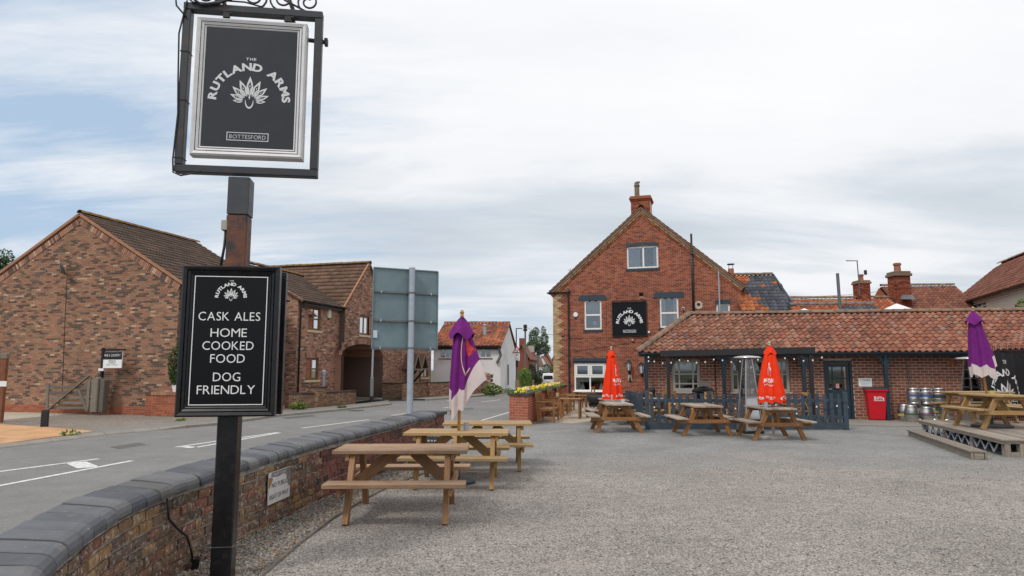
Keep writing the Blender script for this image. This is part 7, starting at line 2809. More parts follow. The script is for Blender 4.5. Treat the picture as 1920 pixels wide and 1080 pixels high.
for i in range(int(LF / .3)):
    plank('edge_board', DECKWOOD, tdk, WF.P(.16 + i * .3, .06, -.28), WF.P(.16 + i * .3, .40 + R.uniform(-.03, .02), -.28), .26, .03, WF.n, world=True)

# black timber canopy on posts with string lights
A0, A1 = yp(1238, 663, 21.0), yp(1528, 656.5, 19.9)
cnp = thing('canopy', 'black timber canopy with curved braces over the terrace', 'canopy', ((A0.x + A1.x) / 2, 20.5, 0), world=True)
plank('beam', BLACKM, cnp, A0, A1, .07, .19, world=True)
Wb = Wall(V((A0.x, A0.y, 0)), V((A1.x - A0.x, A1.y - A0.y, 0)))
Lb = (V((A1.x, A1.y, 0)) - V((A0.x, A0.y, 0))).length
zb0 = A0.z
for px in (1253, 1388, 1522):
    a, _ = Wb.az(px, 700)
    zt_ = A0.z + (A1.z - A0.z) * a / Lb - .1
    plank('canopy_post', BLACKM, cnp, Wb.P(a, 0, -.07), Wb.P(a, zt_, -.07), .10, .10, UE, world=True)
    for sg in (-1, 1):
        if (px == 1253 and sg < 0) or (px == 1522 and sg > 0):
            continue
        mb = MB()
        for k in range(7):
            t0, t1 = k / 7 * PI / 2, (k + 1) / 7 * PI / 2
            mb.bar(Wb.P(a + sg * (.05 + .42 * (1 - math.cos(t0))), zt_ - .46 * (1 - math.sin(t0)), -.07), Wb.P(a + sg * (.05 + .42 * (1 - math.cos(t1))), zt_ - .46 * (1 - math.sin(t1)), -.07), .05, .10, UE * sg)
        ob('brace', mb, BLACKM, cnp)
mb = MB()
mb.add([A0 + V((0, .05, .07)), A1 + V((0, .05, .07)), A1 + V((.3, 1.9, .10)), A0 + V((.3, 1.3, .10)), A0 + V((0, .05, .09)), A1 + V((0, .05, .09)), A1 + V((.3, 1.9, .12)), A0 + V((.3, 1.3, .12))],
       [(0, 3, 2, 1), (4, 5, 6, 7), (0, 1, 5, 4), (1, 2, 6, 5), (2, 3, 7, 6), (3, 0, 4, 7)])
ob('roof_sheet', mb, BLACKM, cnp)
BULB = plain('bulb_glass', (.80, .80, .76), .2, var=.02)
sl_ = thing('string_lights', 'string of white festoon bulbs hung along the black canopy', 'string lights', (A0.x, A0.y - .1, 2.0), world=True)
pts = []
for i in range(61):
    f = i / 60
    a = -.35 + (Lb + .6) * f
    pts.append(Wb.P(a, zb0 - .16 + (A1.z - A0.z) * f - .12 * abs(math.sin(f * PI * 5)), .06))
ob('wire', MB().tube(pts, .006, 4), BLACKM, sl_)
bm = mesh(MB().ball((0, 0, -.03), .024, 8, 6, (1, 1, 1.25)), 'bulb', BULB, True)
for i in range(2, 60, 3):
    link('bulb', bm, sl_, Matrix.Translation(pts[i]))
for q in ((-.35, 2.05), (-.35, 1.93), (LF - .4, .62)):
    link('bulb', bm, sl_, Matrix.Translation(Wb.P(q[0], q[1], .1)))
s2_ = thing('string_lights', 'string of small white bulbs looped along the blue picket fence', 'string lights', (F0.x, F0.y - .1, .8), world=True)
pts = [WF.P(LF * i / 70, .62 + .10 * math.cos(i * .55) + .05 * math.sin(i * .21), .055) for i in range(71)]
ob('wire', MB().tube(pts, .005, 4), BLACKM, s2_)
for i in range(3, 70, 7):
    link('bulb', bm, s2_, Matrix.Translation(pts[i]))


# ================================================================== CHAIRS AND TABLES ON THE TERRACE
def chair(mat):
    o = thing('wooden_chair', '', 'chair')
    plank('seat', mat, o, (-.21, 0, .45), (.21, 0, .45), .42, .03)
    for sx_ in (-1, 1):
        plank('leg', mat, o, (sx_ * .19, -.19, 0), (sx_ * .19, -.19, .435), .04, .04)
        plank('leg', mat, o, (sx_ * .19, .19, 0), (sx_ * .19, .24, .98), .04, .035)
        plank('stretcher', mat, o, (sx_ * .19, -.17, .2), (sx_ * .19, .19, .2), .025, .03)
    plank('top_rail', mat, o, (-.20, .24, .94), (.20, .24, .94), .025, .09)
    plank('cross_slat', mat, o, (-.17, .215, .50), (.17, .235, .90), .02, .03)
    plank('cross_slat', mat, o, (.17, .215, .50), (-.17, .235, .90), .02, .03)
    return o


def square_table(mat, w=.8, h=.76, name='wooden_table'):
    o = thing(name, '', 'table')
    for i in range(4):
        plank('top_board', mat, o, (-w / 2, (i - 1.5) * w / 4, h - .015), (w / 2, (i - 1.5) * w / 4, h - .015), w / 4 - .006, .03)
    for sx_ in (-1, 1):
        for sy_ in (-1, 1):
            plank('leg', mat, o, (sx_ * (w / 2 - .06), sy_ * (w / 2 - .06), 0), (sx_ * (w / 2 - .06), sy_ * (w / 2 - .06), h - .03), .06, .06)
    plank('apron', mat, o, (-w / 2 + .06, -w / 2 + .05, h - .08), (w / 2 - .06, -w / 2 + .05, h - .08), .02, .08)
    plank('apron', mat, o, (-w / 2 + .06, w / 2 - .05, h - .08), (w / 2 - .06, w / 2 - .05, h - .08), .02, .08)
    return o


CH, TB_ = chair(PINE), square_table(PINE)
GRPC = 'pine chairs behind the picket fence'
for k, (x, y, rz, lab) in enumerate([(4.35, 20.55, 90, 'pine chair behind the fence, leftmost and side-on'), (5.55, 20.6, -95, 'pine chair right of the left terrace table, facing left'), (4.98, 21.5, 5, 'pine chair behind the left terrace table, under the first window'),
                                     (6.3, 20.9, 70, 'pine chair seen through the heater glass'), (7.35, 20.3, 95, 'pine chair left of the second red parasol hem'), (8.35, 20.2, -85, 'pine chair at the right end of the terrace'),
                                     (7.9, 21.2, 0, 'pine chair behind the right terrace table')]):
    o = place(CH, lab, (x, y, .0), math.radians(rz))
    o['group'] = GRPC
for x, y, lab in ((4.95, 20.7, 'pine table on the terrace below the first grey window'), (7.85, 20.35, 'pine table on the terrace behind the second red parasol')):
    place(TB_, lab, (x, y, 0), math.radians(3))['group'] = 'pine tables on the terrace'
bb = thing('barbecue', 'small black covered barbecue beside the first extension window', 'barbecue', (6.15, 22.2, 0))
ob('lid', MB().lathe([(.36, .92), (.34, 1.0), (.24, 1.08), (.05, 1.11)], 16), BLACKM, bb, smooth=True)
ob('bowl', MB().lathe([(.05, .68), (.25, .74), (.36, .9)], 16), BLACKM, bb, smooth=True)
for q in range(3):
    ob('leg', MB().tube([(.2 * math.cos(q * 2.1), .2 * math.sin(q * 2.1), .75), (.34 * math.cos(q * 2.1), .34 * math.sin(q * 2.1), 0)], .018, 6), BLACKM, bb)
ob('white_box', MB().box((.02, -.05, 1.20), (.34, .2, .17)), CREAMFR, bb)


# ================================================================== PATIO HEATERS
def heater():
    o = thing('patio_heater', '', 'patio heater')
    b, m_, t_ = .245, .205, .085
    zb_, zm, zt = .05, .92, 1.93
    cor = [(-1, -1), (1, -1), (1, 1), (-1, 1)]
    wd = lambda z: b + (t_ - b) * (z - zb_) / (zt - zb_)
    for k in range(4):
        (ax, ay), (bx, by) = cor[k], cor[(k + 1) % 4]
        i0, i1 = .9, .9
        q = [V((ax * wd(z) * .93, ay * wd(z) * .93, z)) for z in (zb_ + .02, zm)] + [V((bx * wd(z) * .93, by * wd(z) * .93, z)) for z in (zm, zb_ + .02)]
        ob('panel', MB().poly([q[0], q[3], q[2], q[1]]), STEEL, o)
        q = [V((ax * wd(z) * .95, ay * wd(z) * .95, z)) for z in (zm + .01, zt)] + [V((bx * wd(z) * .95, by * wd(z) * .95, z)) for z in (zt, zm + .01)]
        ob('mesh_guard', MB().poly([q[0], q[3], q[2], q[1]]), GLASS_DIM, o)
        ob('corner_bar', MB().tube([(ax * b, ay * b, zb_), (ax * t_, ay * t_, zt)], .017, 6), STEEL, o)
        mb = MB()
        for z in (1.15, 1.4, 1.65):
            mb.tube([(ax * wd(z), ay * wd(z), z), (bx * wd(z), by * wd(z), z)], .006, 5)
        ob('guard_rail', mb, GALVD, o)
    ob('tube', MB().lathe([(.055, zm), (.055, zt)], 12), GLASS_DIM, o)
    ob('shelf', MB().box((0, 0, zm), (.40, .40, .02)), STEEL, o)
    ob('base', MB().box((0, 0, .045), (.52, .52, .07)), BLACKM, o, bevel=.01)
    ob('reflector', MB().lathe([(.10, zt), (.36, zt + .02), (.37, zt + .035), (.30, zt + .065), (.12, zt + .085), (.02, zt + .09)], 24), STEEL, o, smooth=True)
    return o


HT = heater()
p = gp(1406, 812)
place(HT, 'pyramid patio heater with steel base standing before the blue fence', (p.x, p.y - .02, 0), math.radians(10))['group'] = 'pyramid patio heaters'
place(HT, 'pyramid patio heater beside the black banner behind the deck', (13.25, 19.9, 0), math.radians(12))['group'] = 'pyramid patio heaters'

# ================================================================== RED BIN, KEGS
wb = thing('wheelie_bin', 'red wheelie bin with dark lid and white lettering against the brick wall', 'wheelie bin', gp(1643, 787.5), -ae - .12)
mb = MB()
b0, b1 = .23, .30
vs_ = [V((sx_ * w, sy_ * w * 1.1, z)) for z, w in ((.03, b0), (.92, b1), (.95, b1 + .035), (1.00, b1 + .035)) for sx_, sy_ in ((-1, -1), (1, -1), (1, 1), (-1, 1))]
ob('body', mb.add(vs_, [(4 * k + i, 4 * k + (i + 1) % 4, 4 * k + 4 + (i + 1) % 4, 4 * k + 4 + i) for k in range(3) for i in range(4)] + [(3, 2, 1, 0)]), RED, wb, bevel=.012)
ob('lid', MB().add([V(q) for q in ((-.35, -.38, 1.003), (.35, -.38, 1.003), (.35, .36, 1.003), (-.35, .36, 1.003), (-.31, -.32, 1.06), (.31, -.32, 1.06), (.31, .33, 1.09), (-.31, .33, 1.09))], [(0, 1, 5, 4), (1, 2, 6, 5), (2, 3, 7, 6), (3, 0, 4, 7), (4, 5, 6, 7), (3, 2, 1, 0)]), plain('dark_bin_lid', (.035, .037, .042), .5), wb, bevel=.01)
for sx_ in (-1, 1):
    w_ = ob('wheel', MB().tube([(sx_ * .25, .27, .1), (sx_ * .31, .27, .1)], .10, 14), BLACKM, wb)
ob('handle', MB().tube([(-.25, .40, .98), (.25, .40, .98)], .02, 8), RED, wb)
mb = MB()
fnb = lambda x, z: V((x, -1.1 * (b0 + (b1 - b0) * (z - .03) / .89) - .004, z))
text(mb, 'Biffa', fnb, .06, .68, .10, .035, 1.2, width=.30)
strip_rect(mb, fnb, -.10, .22, .635, .655, .01)
ob('lettering', mb, LETTER, wb)


def keg(label, px, py, Y, z, kind, bands, r=.20, h=.53, rz=0):
    p = yp(px, py, Y)
    o = thing('beer_keg', label, 'keg', (p.x, Y, z), R.uniform(0, 6), 'kegs and casks by the brick wall')
    if kind == 'keg':
        pr_ = [(r * .93, 0), (r * .97, .01), (r * .97, .05), (r * .9, .075), (r * .98, .10), (r, .13), (r, .17), (r * 1.035, .185), (r * 1.035, .2), (r, .215), (r, h - .215), (r * 1.035, h - .2), (r * 1.035, h - .185), (r, h - .17), (r, h - .12), (r * .96, h - .09), (r * .88, h - .075), (r * .97, h - .06), (r * .97, h - .01), (r * .93, h), (r * .90, h - .04), (.04, h - .05)]
    else:
        pr_ = [(r * .80, 0), (r * .84, .01), (r * .84, .05), (r * .90, .09), (r * .98, .15), (r * 1.02, h * .38), (r * 1.04, h * .5), (r * 1.02, h * .62), (r * .98, h - .15), (r * .90, h - .09), (r * .84, h - .05), (r * .84, h - .01), (r * .80, h), (r * .76, h - .04), (.04, h - .05)]
    ob('barrel', MB().lathe(pr_, 24), KEG, o, smooth=True, auto=50)
    for zc_, w_, m in bands:
        rr_ = r * (1.004 if kind == 'keg' else 1.045)
        ob('band', MB().tube([(0, 0, zc_ - w_ / 2), (0, 0, zc_ + w_ / 2)], rr_ + .002, 24, cap=False), m, o, smooth=True)
    return o


KB = plain('blue_keg_band', (.035, .12, .33), .5, var=.2)
KR = plain('red_keg_band', (.25, .035, .03), .5, var=.2)
KGN = plain('green_keg_band', (.04, .12, .06), .5, var=.2)
KY = plain('yellow_keg_band', (.50, .42, .06), .5, var=.2)
KD = plain('dark_keg_band', (.05, .05, .05), .5, var=.2)
keg('keg with red and blue bands, left one on the top row', 1714, 760, 22.35, .53, 'keg', [(.36, .035, KR), (.29, .05, KB)])
keg('keg with red and blue bands, middle one on the top row', 1737.5, 760, 22.3, .53, 'keg', [(.36, .03, KR), (.29, .06, KB)])
keg('keg with a dark body and faint red band, right one on the top row', 1762, 760, 22.2, .53, 'keg', [(.39, .03, KR), (.27, .13, KD)])
keg('bulging cask with a green band, front left of the bottom row', 1710, 788, 21.9, 0, 'cask', [(.26, .05, KGN)])
keg('bulging cask with red and blue bands, front middle of the bottom row', 1738.5, 786, 21.9, 0, 'cask', [(.27, .03, KR), (.22, .03, KB)], h=.48)
keg('keg with green, yellow and black bands, behind the front casks', 1752.5, 785, 22.45, 0, 'keg', [(.36, .03, KGN), (.30, .05, KY), (.25, .03, KD)])
keg('keg with a green band, right end of the bottom row by the deck', 1775, 785, 22.2, 0, 'keg', [(.36, .05, KGN)])
keg('cask with a yellow band, left end of the bottom row by the wall', 1697, 785, 22.4, 0, 'cask', [(.20, .07, KY), (.30, .03, KD)])
keg('plain keg half hidden in the middle of the bottom row', 1728, 785, 22.5, 0, 'keg', [])

# ================================================================== TIMBER DECK WITH STEP, BANNER
dA, dB = gp(1877, 824, DKZ), gp(1722, 787.5, DKZ)
dl = V((dB.x - dA.x, dB.y - dA.y, 0))
DLen = dl.length
dl.normalize()
dr_ = V((dl.y, -dl.x, 0))
dk = thing('timber_deck', 'low weathered timber deck with steel lattice under its edge', 'deck', (dA.x, dA.y, 0), world=True)
fx = V((1, -.03, 0)).normalized()
nb = 34
sh = dl.dot(fx) / max(.05, (1 - dl.dot(fx) ** 2) ** .5)
for i in range(nb):
    w_ = .145
    off_ = (i + .5) * w_
    st = off_ * (fx.dot(dl) / fx.dot(dr_))
    p0_ = V((dA.x, dA.y, DKZ - .018)) + dr_ * off_ + dl * st
    plank('deck_board', DECKWOOD, dk, p0_ + V((0, 0, R.uniform(-.002, .002))), p0_ + dl * (DLen + .2 - st * .9), w_ - .008, .036, world=True)
ob('edge_beam', MB().bar(V((dA.x, dA.y, DKZ - .062)) + dr_ * .03 + dl * .05, V((dA.x, dA.y, DKZ - .062)) + dr_ * .03 + dl * DLen, .045, .05), DECKWOOD, dk)
plank('front_beam', DECKWOOD, dk, V((dA.x, dA.y, DKZ - .064)) + fx * .02 + dl * .06, V((dA.x, dA.y, DKZ - .064)) + fx * 6 + dl * .06, .04, .052, world=True)
for k, q in enumerate((0.02, .30)):
    p0_ = V((dA.x, dA.y, 0)) + fx * (.10 + q) + dl * .10
    plank('deck_post', DECKWOOD, dk, p0_, p0_ + V((0, 0, DKZ - .09)), .12, .10, fx, world=True)
for f in (.33, .66, .97):
    p0_ = V((dA.x, dA.y, 0)) + dl * (DLen * f) + dr_ * .10
    plank('deck_post', DECKWOOD, dk, p0_, p0_ + V((0, 0, DKZ - .09)), .10, .10, fx, world=True)
for i in range(22):
    s0 = .3 + (DLen - .4) * i / 22
    s1 = s0 + (DLen - .4) / 22
    za_, zb_ = (.05, DKZ - .10) if i % 2 else (DKZ - .10, .05)
    ob('lattice_bar', MB().bar(V((dA.x, dA.y, za_)) + dl * s0 + dr_ * .05, V((dA.x, dA.y, zb_)) + dl * s1 + dr_ * .05, .02, .03), GALV, dk)
for i, (s0, s1, za_, zb_) in enumerate(((.75, 1.15, DKZ - .10, .05), (1.15, 2.0, .05, .05), (2.0, 2.4, .05, DKZ - .1))):
    ob('lattice_bar', MB().bar(V((dA.x, dA.y, za_)) + fx * s0 + dl * .08, V((dA.x, dA.y, zb_)) + fx * s1 + dl * .08, .03, .04), GALV, dk)
plank('sill_beam', DECKWOOD, dk, V((dA.x, dA.y, .045)) + fx * .1 + dl * .1, V((dA.x, dA.y, .045)) + fx * 6 + dl * .1, .08, .08, world=True)
ob('under_deck_shade', MB().box2((0, 0, 0), (1, 1, 1)), BLACKM, dk, M=Matrix.Translation(V((dA.x, dA.y, .0)) + dl * .4 + dr_ * .75) @ Matrix((dr_, dl, V((0, 0, 1)))).transposed().to_4x4() @ Matrix.Diagonal((5, DLen - .6, DKZ - .06, 1)))  # black box stands in for the shade in the void under the deck
sA, sB = gp(1817, 846, .15), gp(1700, 806, .15)
sd = V((sB.x - sA.x, sB.y - sA.y, 0))
sn = V((sd.y, -sd.x, 0)).normalized()
stp = thing('deck_step', 'single weathered timber step in front of the deck', 'step', (sA.x, sA.y, 0), world=True)
for k in range(2):
    plank('tread', DECKWOOD, stp, V((sA.x, sA.y, .14)) + sn * (.07 + k * .15), V((sB.x, sB.y, .14)) + sn * (.07 + k * .15), .143, .032, world=True)
plank('riser', DECKWOOD, stp, V((sA.x, sA.y, .063)) + sn * .05, V((sB.x, sB.y, .063)) + sn * .05, .04, .115, world=True)
plank('riser', DECKWOOD, stp, V((sA.x, sA.y, .063)) + sn * .27, V((sB.x, sB.y, .063)) + sn * .27, .04, .115, world=True)
plank('end_board', DECKWOOD, stp, V((sA.x, sA.y, .063)) + sn * .08 + sd.normalized() * .03, V((sA.x, sA.y, .063)) + sn * .24 + sd.normalized() * .03, .04, .11, world=True)
# black banner on spiked railings
b0_ = yp(1838, 700, 19.0)
bd = V((.88, .47, 0)).normalized()
WBn = Wall(V((b0_.x, b0_.y, 0)), bd)
LBn = 4.2
bn = thing('pub_banner', 'large black pub banner with white lettering tied along the spiked railings', 'banner', (b0_.x, b0_.y, 0), world=True)
zt_, zb_ = 2.12, .40
vs_, NB, MB_ = [], 46, 10
bz = lambda a, z: .045 * math.sin(a * 5.2 + z * 1.2) * (.5 + .5 * (zt_ - z) / 1.7) + .03 * math.sin(a * 11 + 2 * z)
for k in range(MB_ + 1):
    for i in range(NB + 1):
        a, z = LBn * i / NB, zb_ + (zt_ - zb_) * k / MB_
        vs_.append(WBn.P(a, z - .03 * abs(math.sin(a * 3)) * (k == MB_), .06 + bz(a, z)))
ob('cloth', MB().add(vs_, [(k * (NB + 1) + i, k * (NB + 1) + i + 1, (k + 1) * (NB + 1) + i + 1, (k + 1) * (NB + 1) + i) for k in range(MB_) for i in range(NB)]), BLACKCLOTH, bn, smooth=True)
fn = lambda x, y: WBn.P(x, y, .068 + bz(x, y))
aC, zC = WBn.az(1883, 742)
mb = MB()
arc_text(mb, 'RUTLAND ARMS', fn, aC, zC - .05, .62, .19, math.radians(186), math.radians(-6), .025, 1.2)
text(mb, 'THE', fn, aC - .02, zt_ - .30, .10, .02, 1.2)
bird_emblem(mb, fn, aC, zC - .08, .40)
strip_rect(mb, fn, aC - .5, aC + .5, zb_ + .15, zb_ + .36, .012)
text(mb, 'BOTTESFORD', fn, aC, zb_ + .20, .10, .0, 1.1, width=.85)
ob('lettering', mb, LETTER, bn)
rg = thing('spiked_railings', 'black spiked railings above the banner at the right edge', 'railings', WBn.P(1, 0, 0), world=True)
for i in range(34):
    a = .02 + i * .124
    ob('spike', MB().tube([WBn.P(a, .0, -.03), WBn.P(a, 2.20, -.03), WBn.P(a + R.uniform(-.02, .02), 2.38, -.03)], [.011, .011, .003], 5), BLACKM, rg)
ob('rail', MB().bar(WBn.P(0, 2.12, -.03), WBn.P(LBn, 2.12, -.03), .03, .035), BLACKM, rg)
ob('rail', MB().bar(WBn.P(0, .3, -.03), WBn.P(LBn, .3, -.03), .03, .035), BLACKM, rg)

# ================================================================== BRICK PLANTER AND TEAK BENCHES
g0, g1 = gp(955, 795.5), gp(990, 797.5)
WPf = Wall(V((g0.x, g0.y, 0)), V((g1.x - g0.x, g1.y - g0.y, 0)))
LPf = (g1 - g0).length
rd = V((2.55 - g1.x, 32.4 - g1.y, 0))
LPr = rd.length
rd.normalize()
WPr = Wall(V((g1.x, g1.y, 0)), rd)
PH = .86
pl_ = thing('brick_planter', 'long red brick planter wall with dark coping running to the pub corner', 'planter', g0, world=True)
brickwall(pl_, WPf, [(0, 0), (LPf, 0), (LPf, PH), (0, PH)], [], B_PILLAR, MORTAR_PALE, nparts=60, seed=81, bl=.222, bh=.068)
brickwall(pl_, WPr, [(0, 0), (LPr, 0), (LPr, PH), (0, PH)], [], B_PILLAR, MORTAR_PALE, nparts=60, seed=82, bl=.222, bh=.068)
WPl = Wall(V((g0.x, g0.y, 0)) + rd * LPr, -rd)
shell(pl_, 'wall', [[WPl.P(0, 0), WPl.P(LPr, 0), WPl.P(LPr, PH), WPl.P(0, PH)]], B_PILLAR)
COPD = brickmat('dark_planter_coping', [(0, (.045, .042, .042)), (.4, (.06, .055, .052)), (.8, (.035, .034, .036))], .25)
for i in range(18):
    s0, s1 = LPr * i / 18, LPr * (i + 1) / 18 - .008
    for (Wk, l0, l1) in ((WPr, s0, s1),):
        mb = MB()
        Wk.slab(mb, l0 - (.04 if i == 0 else 0), l1, PH + .002, PH + .085, -.15, .045)
        ob('coping', mb, COPD, pl_, bevel=.008)
mb = MB()
WPf.slab(mb, -.045, LPf - .155, PH + .002, PH + .086, -.15, .046)
ob('coping', mb, COPD, pl_, bevel=.008)
mb = MB()
WPl.slab(mb, 0, LPr - .16, PH + .002, PH + .085, -.13, .045)
ob('coping', mb, COPD, pl_)
mb = MB().poly([WPr.P(.1, PH + .03, -.14), WPr.P(LPr, PH + .03, -.14), WPl.P(0, PH + .03, -.12), WPl.P(LPr - .1, PH + .03, -.12)])
ob('soil', mb, plain('planter_soil', (.05, .038, .028), .95, var=.4, scale=20), pl_)
FL_Y = plain('yellow_petal', (.72, .56, .02), .7, var=.15)
FL_P = plain('pale_pink_petal', (.70, .50, .42), .7, var=.2)
fy, fp_, fg = MB(), MB(), MB()
for i in range(300):
    s_, d_ = .25 + (LPr - 1.4) * R.random(), -.16 - .28 * R.random()
    p = WPr.P(s_, PH + .08 + .14 * R.random(), d_)
    tgt = fp_ if (int(s_ * 1.1) % 3 == 1 and R.random() < .8) else fy
    r = R.uniform(.025, .05)
    e = V((R.gauss(0, .5), -1, R.gauss(.5, .4))).normalized()
    a_ = e.cross(V((0, 0, 1))).normalized()
    b_ = a_.cross(e)
    tgt.poly([p + (a_ * math.cos(k * PI / 3) + b_ * math.sin(k * PI / 3)) * r for k in range(6)])
for mb, m, nm in ((fy, FL_Y, 'yellow_flowers'), (fp_, FL_P, 'pale_flowers')):
    ob(nm, mb, m)['kind'] = 'stuff'
ob('flower_foliage', leaf_cloud([(WPr.P(.3 + k * .62, PH + .08, -.3), (.36, .32, .10)) for k in range(18)], 2600, .035, R), LEAFHEDGE)['kind'] = 'stuff'


def bench(mat):
    """length along local x, back at +y"""
    o = thing('garden_bench', '', 'bench')
    L = 1.25
    for i in range(5):
        plank('seat_slat', mat, o, (-L / 2 + .03, -.22 + i * .10, .43), (L / 2 - .03, -.22 + i * .10, .43), .08, .02)
    for sx_ in (-1, 1):
        x = sx_ * (L / 2 - .02)
        plank('leg', mat, o, (x, -.25, 0), (x, -.25, .63), .055, .055)
        plank('leg', mat, o, (x, .24, 0), (x, .32, .92), .055, .05)
        plank('armrest', mat, o, (x, -.31, .65), (x, .28, .65), .065, .03)
        plank('stretcher', mat, o, (x, -.23, .14), (x, .22, .14), .03, .045)
        plank('seat_rail', mat, o, (x, -.25, .40), (x, .22, .40), .03, .06)
    plank('top_rail', mat, o, (-L / 2, .315, .89), (L / 2, .315, .89), .03, .10)
    plank('back_rail', mat, o, (-L / 2, .27, .50), (L / 2, .27, .50), .03, .06)
    plank('front_rail', mat, o, (-L / 2, -.25, .39), (L / 2, -.25, .39), .03, .06)
    for i in range(9):
        x = -L / 2 + .12 + i * (L - .24) / 8
        plank('back_slat', mat, o, (x, .275, .52), (x, .308, .86), .05, .015)
    return o


BN = bench(TEAK)
brz = math.atan2(rd.y, rd.x)
for k, (s_, lab) in enumerate(((1.55, 'teak bench nearest the planter pillar, its back to the planter'), (4.6, 'middle teak bench along the planter'), (7.6, 'teak bench farthest along the planter, by the pub corner'))):
    p = WPr.P(s_, 0, .42)
    place(BN, lab, p, brz)['group'] = 'teak benches along the planter'
TT = square_table(TEAK, .75, .68, 'garden_table')
for s_, lab in ((3.05, 'low teak table between the first two planter benches'), (6.1, 'low teak table with a small pot between the farther planter benches')):
    place(TT, lab, WPr.P(s_, 0, 1.0), brz)['group'] = 'teak tables along the planter'
AC = thing('garden_armchair', 'teak armchair standing below the yellow pub corner', 'chair', WPr.P(9.6, 0, 1.1), brz + math.radians(170))
for sx_ in (-1, 1):
    plank('leg', TEAK, AC, (sx_ * .27, -.25, 0), (sx_ * .27, -.25, .63), .05, .05)
    plank('leg', TEAK, AC, (sx_ * .27, .24, 0), (sx_ * .27, .30, .90), .05, .05)
    plank('armrest', TEAK, AC, (sx_ * .27, -.30, .65), (sx_ * .27, .27, .65), .06, .03)
for i in range(5):
    plank('seat_slat', TEAK, AC, (-.26, -.2 + i * .1, .43), (.26, -.2 + i * .1, .43), .08, .02)
plank('top_rail', TEAK, AC, (-.28, .30, .87), (.28, .30, .87), .03, .09)

# dark furniture between the pub wall and the first red parasol
RATT = plain('black_rattan', (.022, .024, .028), .6, var=.4, scale=40, bump=.3)


def rattan_chair(label, loc, rz):
    o = thing('rattan_chair', label, 'chair', loc, math.radians(rz), 'black chairs by the pub wall')
    vs_ = []
    for i in range(13):
        a = -.25 * PI + 1.5 * PI * i / 12
        for z, r in ((.40, .24), (.62, .29), (.86 - .16 * abs(i - 6) / 6, .33)):
            vs_.append(V((r * math.cos(a), r * math.sin(a), z)))
    fs = [(3 * i + k, 3 * i + 3 + k, 3 * i + 4 + k, 3 * i + 1 + k) for i in range(12) for k in range(2)]
    s_ = ob('shell', MB().add(vs_, fs), RATT, o, smooth=True)
    sm = s_.modifiers.new('thickness', 'SOLIDIFY')
    sm.thickness = .025
    ob('seat', MB().lathe([(.24, .36), (.27, .40), (.27, .43), (.02, .44)], 16), RATT, o)
    for q in range(4):
        ob('leg', MB().tube([(.18 * math.cos(q * PI / 2 + .78), .18 * math.sin(q * PI / 2 + .78), .38), (.27 * math.cos(q * PI / 2 + .78), .27 * math.sin(q * PI / 2 + .78), 0)], .014, 6), BLACKM, o)
    return o


rattan_chair('black rattan tub chair left of the first red parasol, by the drain pipe', (2.95, 24.3, 0), 60)
rattan_chair('black rattan tub chair behind the first red parasol, under the bay window', (3.55, 24.8, 0), -20)
rattan_chair('black rattan tub chair right of the pine-legged table by the lanterns', (4.5, 24.6, 0), -60)
gt = square_table(PINE, .85, .78, 'garden_table')
gt['label'] = 'pine-legged table with a black tray behind the first red parasol'
gt['category'] = 'table'
gt.location = (3.85, 23.9, 0)
tray = tag(ob('tray', MB().lathe([(.34, 0), (.38, .05), (.36, .05), (.32, .015), (.01, .015)], 24), RATT), 'round black tray on the pine-legged table by the pub wall', 'tray')
tray.location = (3.78, 23.9, .781)
tp_ = thing('folded_gazebo', 'folded black gazebo frame and cover leaning by the fence corner', 'folded gazebo', (4.3, 22.7, 0))
ob('cover', MB().add([V(q) for q in ((-.55, 0, .62), (.42, 0, 1.05), (.42, .3, 1.1), (-.55, .3, .66), (-.52, .02, .44), (.42, .02, .82), (.42, .28, .82), (-.52, .28, .46))], [(0, 1, 2, 3), (0, 4, 5, 1), (1, 5, 6, 2), (2, 6, 7, 3), (3, 7, 4, 0), (4, 7, 6, 5)]), BLACKCLOTH, tp_, bevel=.03)
for x0, x1 in ((-.5, .1), (.0, .42), (.38, .05), (-.2, -.45)):
    ob('frame_leg', MB().bar((x0, .1, .75), (x1, .05, .0), .03, .03), RATT, tp_)
ob('frame_leg', MB().bar((.4, .15, .95), (.42, .15, 0), .04, .04), RATT, tp_)
ch_ = thing('chalkboard', 'small black chalkboard leaning on the old wall behind the near tables', 'chalkboard', (-1.33, 11.8, 0), math.radians(-12))
M_ = Matrix.Rotation(math.radians(-14), 4, 'X')
ob('board', MB().box((0, .06, .33), (.38, .02, .62), M_.to_3x3()), BLACKM, ch_)
ob('chalk_marks', MB().add(*(lambda b: ([M_.to_3x3() @ (V(v) - V((0, .06, .33))) + V((0, .06, .33)) for v in b.v], b.f))([text(b, s_, lambda x, y: V((x, .048, y)), 0, .52 - .09 * k, .045, .0, 1., width=.27) for b in [MB()] for k, s_ in enumerate(('steaks', 'every', 'night', 'open'))][-1])), LETTERG, ch_)
ob('prop', MB().bar((0, .10, .5), (0, .35, 0), .02, .03), OLDWOOD, ch_)

